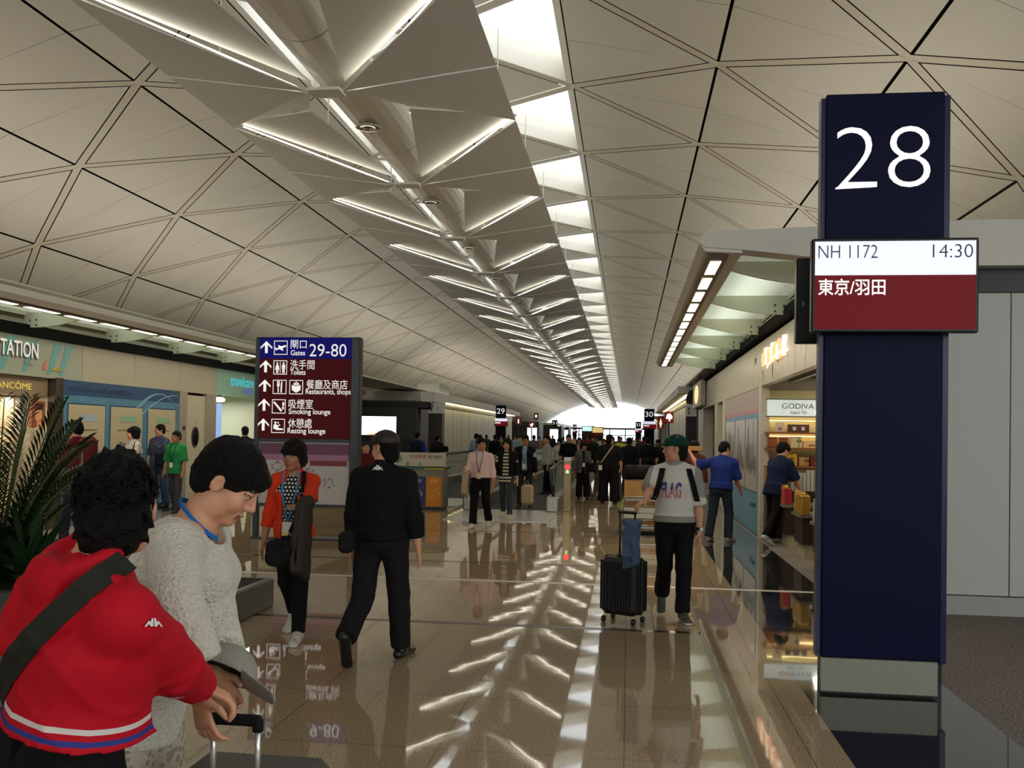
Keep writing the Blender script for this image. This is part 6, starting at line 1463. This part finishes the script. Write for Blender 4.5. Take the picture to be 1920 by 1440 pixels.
vs, fs = text_geo('FLAG', .035); xw = vs[:, 0].max() - vs[:, 0].min(); yh = vs[:, 1].max(); o0 = atY(1242, 938, 8.2); mb = MB(); pr = []
for a, b_ in vs: pr.append(drape(T5, o0 + A3(1, 0, 0) * ((a - vs[:, 0].min()) / xw * .185) + A3(0, 0, 1) * (b_ / yh * .140), A3(0, 1, 0), .006))
okf = [f for f in fs if all(pr[i] is not None for i in f)]; mb.raw([p if p is not None else o0 for p in pr], okf); mb.build('chest_lettering', mf, root, False, base)
bp = thing('backpack', 'black backpack worn by the man in the green cap', 'backpack', J['chest']); bpb = J['chest']
for sd in (-1, 1):
    a = J['nb'] + J['tr'] * sd * .118 - J['t'] * .05; b_ = J['chest'] + J['tr'] * sd * .200 - J['t'] * .15
    strap(T5, a + A3(0, 0, .0), b_, A3(0, 1, 0), A3(1, 0, 0), .052, BLK, 'shoulder_strap', bp, bpb, 18, .010)
c = J['chest'] - J['tf'] * .21 - J['t'] * .02; MB().box(c + A3(-.15, -.085, -.24), c + A3(.15, .085, .22), bev=.05).build('pack_body', BLK2, bp, False, bpb)
wl_ = J['arm'][-1][2]; el_ = J['arm'][-1][1]; dd = nrm(wl_ - el_)
wt = MB().tube([wl_ - dd * .035, wl_ - dd * .012], .033, 14).build('watch', BLK, root, True, base); c = wl_ - dd * .023 + A3(.012, -.032, 0); place(MB().lathe((0, 0, 0), [(.016, 0), (.018, .006), (.001, .008)], 14).build('watch_dial', mat('dial_white', (224, 224, 218), .3), root, True), Matrix.Translation(Vector(tuple(c))) @ Matrix.Rotation(math.pi / 2, 4, 'X'))
# the ribbed black suitcase with a denim jacket over its handle
cx, cy = atZ(1168, 1166, 0)[:2]
sc2 = thing('suitcase', 'ribbed black four wheeled suitcase pulled by the man in the green cap', 'suitcase', (cx, cy, 0)); sc2.rotation_euler = (0, 0, math.radians(-28))
M_CASE = mat('suitcase_black', (15, 15, 16), .3, spec=.5)
def local(mb, nm, m, sm=False): o = mb.build(nm, m, None, sm); o.parent = sc2; return o
local(MB().box((-.185, -.125, .075), (.185, .125, .585), bev=.045), 'shell', M_CASE)
q = MB()
for i in range(11):
    x = -.14 + .028 * i; q.box((x - .005, -.131, .11), (x + .005, .131, .555), bev=.003)
for i in range(6):
    y = -.085 + .034 * i; q.box((-.191, y - .005, .11), (.191, y + .005, .555), bev=.003)
local(q, 'rib', M_CASE)
local(MB().box((-.192, -.012, .08), (.192, .012, .592), bev=.008), 'zip_seam', mat('seam_black', (30, 30, 31), .5))
for x in (-.15, .15):
    for y in (-.09, .09):
        w_ = local(MB().tube([(x - .012, y, .028), (x + .012, y, .028)], .028, 12), 'wheel', M_BLACK, True); h_ = MB().box((x - .022, y - .02, .03), (x + .022, y + .02, .085), bev=.006).build('wheel_fork', M_BLACK, w_)
for x in (-.075, .075): local(MB().tube([(x, .06, .58), (x, .06, .97)], .010, 8), 'pull_rod', mat('dark_rod', (50, 50, 52), .3, metal=.6), True)
local(MB().box((-.10, .042, .965), (.10, .078, .995), bev=.012), 'grip', M_BLACK)
local(MB().box((-.06, -.03, .588), (.06, .0, .605), bev=.006), 'top_handle', M_BLACK); local(MB().box((-.188, -.03, .3), (-.196, .03, .42)), 'side_handle', M_BLACK)
dn = atY(1187, 975, 8.1)
draped_jacket('blue denim jacket hanging over the handle of the black suitcase', [dn + A3(-.06, .03, -.03), dn + A3(.0, 0, 0), dn + A3(.055, -.03, -.03)], .022, .40, mat("denim", (70, 92, 118), .85, bump=.6, bscale=160, vary=.25, vscale=12), .010, 5.0, top=.028)
# ================================================================== walkers in the middle of the hall
def PX(px, Y): return atY(px, 830, Y)[:2]
def badge(J, nm='badge', dv=-.20, strapm=None, col=(220, 218, 208)):
    s, c, b = J['s'], J['chest'], J['base']; F_ = lambda u, v, ex=.03: c + J['tr'] * u + J['t'] * v + J['tf'] * (.13 * s + ex)
    n = J['nb']; mb = MB()
    for p, q in ((n + J['tr'] * .06 + J['tf'] * .08, F_(.05, .02)), (F_(.05, .02), F_(0, dv)), (n - J['tr'] * .06 + J['tf'] * .08, F_(-.05, .02)), (F_(-.05, .02), F_(0, dv))): mb.tube([p, q], .007, 4)
    mb.build('lanyard', strapm or cloth('lanyard_grey', (90, 96, 100)), J['root'], False, b)
    d = F_(0, dv - .05, .035); v = J['tr'] * .035; w_ = J['t'] * .05; MB().prism([d - v - w_, d + v - w_, d + v + w_, d - v + w_], J['tf'] * .006).build(nm, mat('badge_%d' % col[0], col, .4), J['root'], False, b)
def hanging_bag(label, c, sz, m, handle=None, ang=0.0):
    t = thing('bag', label, 'bag', c); o = MB().box(-A3(sz) / 2, A3(sz) / 2, bev=min(sz) * .3).build('bag_body', m); o.parent = t; o.rotation_euler = (0, 0, ang)
    if handle is not None: MB().tube([A3(c) + A3(-.05, 0, sz[2] / 2 - .02), A3(handle), A3(c) + A3(.05, 0, sz[2] / 2 - .02)], .008, 6).build('handle', m, t, True, c)
    return t
TIL = mat('trouser_black', (17, 17, 19), .8)
r1 = .011
J = person('man in a pale pink shirt walking towards us with a beige jacket over his arm', (-2.62, 16.55), 184, 1.63, r1, True, False, 2, 'short', top=dict(m=PINK, name='shirt', hem=.02, loose=.018, amp=.005), bottom=dict(m=BLK, wide=.014), shoes=SNK,
    legs=((-6, 26, 2), (10, 5, 2)), foot=(22, 0), head=(42, 2, 0), armR=(12, 88, 10), armL=(-4, 14, 10)); badge(J, col=(214, 206, 150)); e_, w_ = J['arm'][1][1:3]
draped_jacket('beige jacket over the arm of the man in the pink shirt', [e_ + A3(-.02, -.03, -.03), (e_ + w_) / 2 + A3(0, -.04, -.03)], .10, .46, BEI, .014, 1.0)
STR = pattern('striped_knit', 'stripes', (212, 204, 184), (22, 22, 26), 15.0, thr=.5)
J = person('woman with long black hair in a black jacket over a striped top and jeans', (-2.42, 18.6), 182, 1.62, r1, True, True, 1, 'long', top=dict(m=BLK, name='jacket', hem=-.02, loose=.014, opened=.07), inner=dict(m=STR, name='striped_top', hem=-.15, sleeve=.3, loose=.0, fem=True), bottom=dict(m=JEAN), shoes=(cloth('canvas_cream', (196, 188, 150)), SNK[1]),
    legs=((11, 4, 2), (-8, 20, 2)), foot=(0, 18), head=(-6, 2, 0)); hp_ = head_pts(J); q = MB()
for sx_ in (-1, 1): q.tube([hp_(sx_ * .031 + .021 * math.cos(a), .100, .010 + .016 * math.sin(a)) for a in np.linspace(0, 6.28, 13)], .0022, 4)
q.build('glasses', BLK, J['root'], False, J['base'])
J = person('man in a black suit and pale blue shirt stepping off the moving walkway', (-2.36, 21.4), 180, 1.70, .013, True, False, 2, 'short', top=dict(m=BLK, name='suit_jacket', hem=-.10, loose=.016, opened=.06), inner=dict(m=LBL, name='shirt', sleeve=.3, hem=-.05, loose=.0), bottom=dict(m=TIL),
    legs=((-5, 12, 2), (8, 4, 2)), head=(0, 12, 0), armR=(25, 80, 4)); badge(J, dv=-.22)
hanging_bag('tan paper bag held beside the striped top', (-2.10, 19.6, .42), (.26, .16, .42), BEI, (-2.10, 19.6, .72))
SPK = pattern('grey_speckle', 'flowers', (62, 64, 62), (116, 116, 110), 60, thr=.38)
J = person('woman in a grey patterned jacket and wide black trousers beside the moving walkway', PX(1094, 24.9), 172, 1.54, .013, True, True, 2, 'bob', top=dict(m=SPK, name='jacket', hem=-.16, loose=.022, opened=.045, flare=.02, sleeve=.95), inner=dict(m=BLK, name='top', sleeve=.3, hem=-.1, loose=-.004, low=.02, collar=-.03), bottom=dict(m=BLK, wide=.035), haircol=M_HAIRB,
    head=(38, 4, 0), armR=(-6, 14, 16), armL=(20, 75, 8), legs=((2, 3, 3), (-2, 4, 3))); badge(J, dv=-.16)
hanging_bag('black shoulder bag at the side of the woman in the grey patterned jacket', J['pel'] + A3(.22, -.12, .02), (.30, .12, .26), BLK2)
J = person('large man in a black tee shirt and cap with a tan strap across his back', PX(1143, 23.3), 2, 1.74, .012, False, False, 0, 'undercap', top=dict(m=BLK, name='tee_shirt', sleeve=.48, hem=-.10, loose=.045, belly=.03), bottom=dict(m=BLK, wide=.075), cap=BLK2, bw=1.20, legs=((2, 3, 4), (-4, 6, 4)), head=(-20, 8, 0), armL=(2, 14, 12), armR=(-2, 12, 12))
T_ = bvh(J['top']); cb = thing('shoulder_bag', 'small dark bag on a tan strap at the hip of the large man in black', 'bag', J['pel'])
strap(T_, J['nb'] + A3(.10, -.1, .0), J['pel'] + A3(-.22, -.1, .06), A3(0, 1, 0), A3(.7, 0, -.7), .036, cloth('strap_tan', (168, 140, 104)), 'strap', cb, J['pel'], 18, .008)
c = J['pel'] + A3(-.26, -.08, -.02); MB().box(c + A3(-.09, -.08, -.12), c + A3(.09, .08, .10), bev=.03).build('bag_body', cloth('bag_brown', (46, 32, 28)), cb, False, J['pel']); MB().box(c + A3(-.0, -.10, -.08), c + A3(.09, -.08, .04)).build('white_tag', mat('tag_white', (206, 206, 200), .4), cb, False, J['pel'])
person('man in a dark suit walking away next to the large man in black', PX(1180, 27.2), 4, 1.68, .016, False, False, 0, 'short', top=dict(m=cloth('suit_dark', (22, 22, 27)), name='suit_jacket', hem=-.16, loose=.03), bottom=dict(m=BLK2), legs=((-8, 18, 2), (9, 4, 2)))
person('man in a dark navy tee shirt walking away on the right', PX(1216, 29.0), 8, 1.70, .016, False, False, 0, 'short', top=dict(m=cloth('navy_black', (19, 21, 27)), name='tee_shirt', sleeve=.5, hem=-.08, loose=.03), bottom=dict(m=BLK2), legs=((6, 4, 2), (-6, 14, 2)))
J = person('woman with a badge in a dark dress just left of the green cap', PX(1234, 32), 190, 1.62, .018, False, True, 1, 'bob', top=dict(m=cloth('plum_black', (38, 30, 34)), name='top', hem=-.12, loose=.015), bottom=dict(m=BLK)); badge(J)
HIV = mat('hi_vis', (206, 224, 60), .7)
J = person('worker in a yellow high visibility vest far down the hall', PX(1163, 37), 180, 1.70, .02, False, False, 2, 'short', top=dict(m=HIV, name='vest', sleeve=.2, hem=-.05, loose=.03), inner=dict(m=LGR, name='shirt', loose=.0), bottom=dict(m=NAVY))
def stand_on(Y, px, lab, hd, H, fem, hair, topm, botm, **kw): 
    x, y = PX(px, Y); kw.setdefault('sleeve', 1.0); sl = kw.pop('sleeve'); nm = kw.pop('nm', 'top'); hm = kw.pop('hem', -.08)
    return person(lab, (x, y), hd, H, kw.pop('res', .02), False, fem, kw.pop('skin', 0), hair, top=dict(m=topm, name=nm, sleeve=sl, hem=hm, loose=.02), bottom=dict(m=botm), **kw)
stand_on(28.5, 1066, 'man in a black polo shirt standing on the moving walkway', 178, 1.74, False, 'short', BLK, BLK2, sleeve=.5, res=.016, armL=(10, 40, 8), nm='polo_shirt')
stand_on(26.6, 1026, 'man in a grey long sleeved shirt standing sideways on the moving walkway', 250, 1.70, False, 'short', LGR, BLK, res=.016, head=(30, 0, 0), nm='shirt')
stand_on(33, 1049, 'woman in a white blouse with an orange shoulder strap on the moving walkway', 200, 1.60, True, 'bob', WHT, NAVY, nm='blouse')
stand_on(36, 1086, 'woman in a pale pink cardigan behind the woman in the grey jacket', 180, 1.64, True, 'long', PINK, BEI, nm='cardigan')
stand_on(40, 1112, 'man in a dark green jacket beyond the moving walkway', 180, 1.70, False, 'short', cloth('dark_green', (38, 46, 38)), BLK, nm='jacket')
stand_on(43, 1126, 'man in a white shirt left of the large man in black', 20, 1.72, False, 'short', WHT, NAVY, nm='shirt')
stand_on(38, 1132, 'woman with reddish hair in a rose top left of the large man in black', 160, 1.60, True, 'bob', cloth('rose', (150, 60, 76)), BLK, haircol=mat('hair_red', (70, 26, 22), .6))
stand_on(44, 1001, 'man in a mid grey jacket seen from behind on the far walkway', 0, 1.72, False, 'short', GRY, BLK, nm='jacket')
stand_on(52, 986, 'man in a cream shirt seen from behind on the far walkway', 0, 1.72, False, 'short', cloth('cream', (206, 196, 176)), BEI, nm='shirt')
stand_on(56, 953, 'person in a bright red jacket standing left of the far walkway', 190, 1.70, False, 'short', RED, BLK, nm='jacket')
stand_on(40, 928, 'man in a black jacket on the far walkway below gate sign 29', 350, 1.70, False, 'short', BLK2, BLK, nm='jacket')
stand_on(36, 893, 'man in a light blue shirt on the far walkway behind the pink shirt', 10, 1.74, False, 'short', LBL, NAVY, nm='shirt')
stand_on(38.5, 900, 'man in a dark brown jacket on the far walkway behind the pink shirt', 0, 1.70, False, 'short', BRN, BLK, nm='jacket')
J = stand_on(29.5, 783, 'man in a royal blue tee shirt with a dark backpack behind the recycling bins', 12, 1.74, False, 'short', BLU, NAVY, sleeve=.5, res=.016, nm='tee_shirt')
c = J['chest'] - J['tf'] * .22; t = thing('backpack', 'dark backpack on the man in the royal blue tee shirt', 'backpack', c); MB().box(c + A3(-.17, -.08, -.28), c + A3(.17, .09, .17), bev=.05).build('pack_body', NAVY, t, False, c); MB().box(c + A3(-.12, -.11, -.24), c + A3(.12, -.08, -.04), bev=.01).build('front_pocket', BLK2, t, False, c)
J = stand_on(32.5, 820, 'man in a black coat with a bag behind the recycling bins', 14, 1.64, False, 'short', cloth('coat_black', (26, 24, 22)), BLK, res=.018, nm='coat')
hanging_bag('dark bag hanging at the side of the man in the black coat', J['chest'] + A3(.30, -.05, -.12), (.22, .16, .36), BLK2)
stand_on(17.0, 686, 'person in a dark red top half hidden behind the man in black', 150, 1.52, True, 'short', DRED, BLK)
# ---------------------------------------------------------------- group by the left hoarding
J = person('man in a dark red tee shirt looking left by the left shop hoarding', atY(146, 850, 12.6)[:2], 282, 1.80, .014, True, False, 1, 'short', top=dict(m=DRED, name='tee_shirt', sleeve=.5, hem=-.08, loose=.03), bottom=dict(m=JEAN2), lean=4, head=(-5, 8, 0))
q = MB(); ctr = J['chest'] + J['tf'] * .155 + J['tr'] * .04 - A3(0, 0, .02)
for k in range(7):
    a = k * .9; q.blobs = None; p = ctr + A3(.0, -.05 * math.cos(a), .05 * math.sin(a)); q.box(p - .016, p + .016)
q.build('chest_print', mat('print_orange', (214, 120, 50), .6), J['root'], False, J['base'])
c = J['chest'] - J['tf'] * .22; t = thing('backpack', 'red and grey backpack on the man in the dark red tee shirt', 'backpack', c); MB().box(c + A3(-.10, -.16, -.26), c + A3(.08, .16, .22), bev=.06).build('pack_body', cloth('pack_red', (110, 34, 38)), t, False, c); MB().box(c + A3(-.02, -.165, -.2), c + A3(.02, .165, .18), bev=.01).build('grey_strap', GRY, t, False, c)
FLO = pattern('white_floral', 'flowers', (206, 198, 186), (120, 92, 96), 30, thr=.34)
J = person('woman with a black bob in a white floral blouse in front of the left posters', atY(250, 850, 16.6)[:2], 215, 1.73, .014, True, True, 1, 'bob', top=dict(m=FLO, name='blouse', sleeve=.4, hem=-.10, loose=.02), bottom=dict(m=BLK), head=(-28, -4, 0), armL=(20, 70, 6)); 
strap(bvh(J['top']), J['nb'] + A3(.09, -.1, -.01), J['chest'] + A3(.13, -.1, -.2), A3(0, 1, 0), A3(1, 0, 0), .022, BLK, 'bag_strap', J['root'], J['base'], 10)
FL2 = pattern('navy_floral', 'flowers', (44, 62, 100), (110, 48, 66), 16, thr=.40, c3=(60, 100, 120))
J = person('man in a blue and red patterned shirt and jeans beside the green polo shirt', atY(299, 850, 19.0)[:2], 200, 1.80, .014, True, False, 1, 'short', top=dict(m=FL2, name='shirt', sleeve=.5, hem=-.12, loose=.035), bottom=dict(m=cloth('denim_blue', (52, 66, 92)), wide=.02), legs=((-4, 5, 3), (8, 5, 4)), head=(-20, 2, 0))
c_ = J['pel'] + A3(.12, -.16, .05); hanging_bag('dark bag held between the patterned shirt and the green polo shirt', c_, (.26, .14, .30), NAVY)
J = person('person in a green polo shirt with a lanyard walking by the left shops', atY(330, 850, 17.9)[:2], 186, 1.66, .013, True, True, 2, 'short', top=dict(m=GRN, name='polo_shirt', sleeve=.48, hem=-.12, loose=.025), bottom=dict(m=cloth('charcoal', (62, 62, 66)), wide=.012), legs=((9, 5, 3), (-7, 16, 3)), head=(-8, 4, 0), armR=(0, 14, 12), armL=(2, 22, 12)); badge(J, dv=-.2, strapm=BLK)
stand_on(21.6, 459, 'person in black near the mint fronted shop, left of the direction board', 330, 1.80, False, 'short', BLK2, BLK)
# ---------------------------------------------------------------- people at the right shops
J = person('man in a royal blue tee shirt leaning forward by the right shop pillar', (1.50, 15.5), 28, 1.66, .011, False, False, 1, 'short', top=dict(m=BLU, name='tee_shirt', sleeve=.5, hem=-.06, loose=.03, amp=.007), bottom=dict(m=JEAN2, wide=.012), shoes=(GRY, SNK[1]), lean=13, legs=((-8, 8, 4), (10, 22, 5)), foot=(0, 0), head=(-20, 22, 0), armL=dict(w=(1.02, 15.75, 1.42), pole=A3(-.3, -.2, -.8)), armR=(14, 30, 8))
tb = thing('cardboard_box', 'flat tan cardboard box held by the leaning man in blue', 'box', (.95, 15.9, 1.45)); MB().box((.66, 15.78, 1.455), (1.22, 16.1, 1.53), bev=.004).build('carton', mat('cardboard', (182, 136, 76), .7, vary=.08), tb); MB().box((.90, 15.777, 1.454), (.95, 16.101, 1.531)).build('tape', mat('box_tape', (200, 160, 104), .3), tb)
stand_on(18.6, 1303, 'person with dark hair hidden behind the leaning man in blue', 20, 1.63, True, 'bob', cloth('rust', (92, 52, 44)), BLK)
J = person('shop worker in a navy tee shirt bending over the gift boxes', (2.34, 15.35), 52, 1.66, .011, False, False, 1, 'crop', top=dict(m=cloth('staff_navy', (20, 32, 62)), name='tee_shirt', sleeve=.5, hem=-.14, loose=.03), bottom=dict(m=BLK, wide=.012), shoes=(SNK[0], SNK[1]), lean=16, legs=((8, 6, 3), (-14, 20, 3)), foot=(0, 30), head=(-10, 26, 0), armL=(40, 20, 8), armR=(26, 14, 10))
# ---------------------------------------------------------------- luggage trolley behind the man in the green cap
ty = 15.9; tl = thing('luggage_trolley', 'steel luggage trolley loaded with cartons behind the man in the green cap', 'luggage trolley', (.3, ty, 0))
q = MB(); x0, x1 = -.08, .62
q.tube([(x0, ty, .12), (x0, ty, .58), (x0 + .04, ty, .66), (x1 - .04, ty, .66), (x1, ty, .58), (x1, ty, .12)], .016, 8); q.build('push_handle', M_STEEL, tl, True)
q = MB()
for z in (.18, .27, .50): q.tube([(x0, ty, z), (x1, ty, z)], .011, 8)
for x in (x0, x1): q.tube([(x, ty, .16), (x, ty + .9, .12)], .014, 8)
q.build('frame', M_STEEL, tl, True)
ap = MB().box((x0 + .02, ty - .01, .30), (x1 - .02, ty + .0, .48)).build('advert_panel', mat('trolley_panel', (196, 198, 186), .4), tl); q = MB()
for k in range(9): q.box((x0 + .08 + k * .06, ty - .012, .38), (x0 + .12 + k * .06, ty - .0105, .395))
q.build('panel_print', mat('panel_ink', (90, 96, 84), .5), ap)
MB().box((x0, ty + .02, .13), (x1, ty + .9, .16)).build('deck', M_STEEL, tl)
for x in (x0 + .03, x1 - .03):
    for y in (ty + .08, ty + .8): MB().tube([(x - .015, y, .06), (x + .015, y, .06)], .06, 12).build('wheel', M_BLACK, tl, True); 
MB().tube([(x0 + .05, ty - .03, .60), (x1 - .05, ty - .03, .60)], .030, 10).build('handle_grip', mat('grip_grey', (150, 150, 152), .3), tl, True)
tag(MB().box((-.06, ty + .06, .17), (.58, ty + .66, .92), bev=.006).build('carton', mat('cardboard', (182, 136, 76), .7, vary=.08)), 'large tan carton standing on the luggage trolley', 'box')
hb = thing('holdall', 'black holdall lying on top of the carton on the trolley', 'bag', (.3, ty + .36, .93)); S_ = Sdf(); S_.ell((-.02, ty + .36, 1.06), (.58, ty + .36, 1.06), (.20, .13), (.20, .13), (0, 1, 0), .03, cap=.05); S_.cut((0, 0, .932), (0, 0, -1)); V, Q = S_.mesh(.014, folds(.010, seed=4), 1); np_mesh('bag_body', V, Q, BLK2, hb, None, (.3, ty + .36, .93))
MB().tube([(.1, ty + .25, 1.17), (.15, ty + .2, 1.30), (.40, ty + .2, 1.30), (.46, ty + .25, 1.17)], .012, 6).build('handle', BLK, hb, True, (.3, ty + .36, .93))
# ---------------------------------------------------------------- the crowd further down the hall
CROWD = [(1192, 66, 'white', (214, 212, 206), 'short'), (1150, 58, 'orange', (190, 96, 50), 'bob'), (1160, 48, 'teal', (44, 100, 104), 'short'), (1176, 62, 'olive', (92, 92, 58), 'short'), (1186, 84, 'beige', (186, 168, 140), 'short'), (1141, 70, 'pale yellow', (214, 204, 140), 'bob'), (1200, 52, 'charcoal', (50, 52, 54), 'short'), (1206, 64, 'wine red', (110, 36, 50), 'bob'),
         (966, 62, 'sky blue', (130, 170, 206), 'short'), (975, 74, 'light grey', (176, 174, 168), 'short'), (1012, 82, 'lavender', (160, 140, 176), 'bob'), (1020, 58, 'tan', (176, 140, 100), 'short'), (1036, 78, 'navy', (30, 40, 70), 'short'), (1056, 64, 'mint', (150, 196, 170), 'bob'), (1075, 90, 'cream', (216, 206, 184), 'short'), (1094, 72, 'chocolate', (80, 52, 40), 'short'), (1102, 100, 'scarlet', (176, 44, 40), 'short'), (1120, 82, 'steel blue', (84, 110, 140), 'short'), (940, 60, 'khaki', (140, 128, 92), 'short'), (912, 54, 'bottle green', (36, 70, 54), 'short')]
for i, (px, Y, cn, c, hr_) in enumerate(CROWD):
    stand_on(Y, px, 'distant walker in a %s top, far down the hall' % cn, (175, 5, 190, 350)[i % 4], 1.60 + .035 * (i * 7 % 5), hr_ == 'bob', hr_, cloth('crowd_%d' % i, c), (BLK, NAVY, JEAN, BRN)[i % 4], res=.028, group='distant walkers', legs=((8, 5, 2), (-8, 16, 2)) if i % 2 else ((2, 3, 2), (-2, 3, 2)))
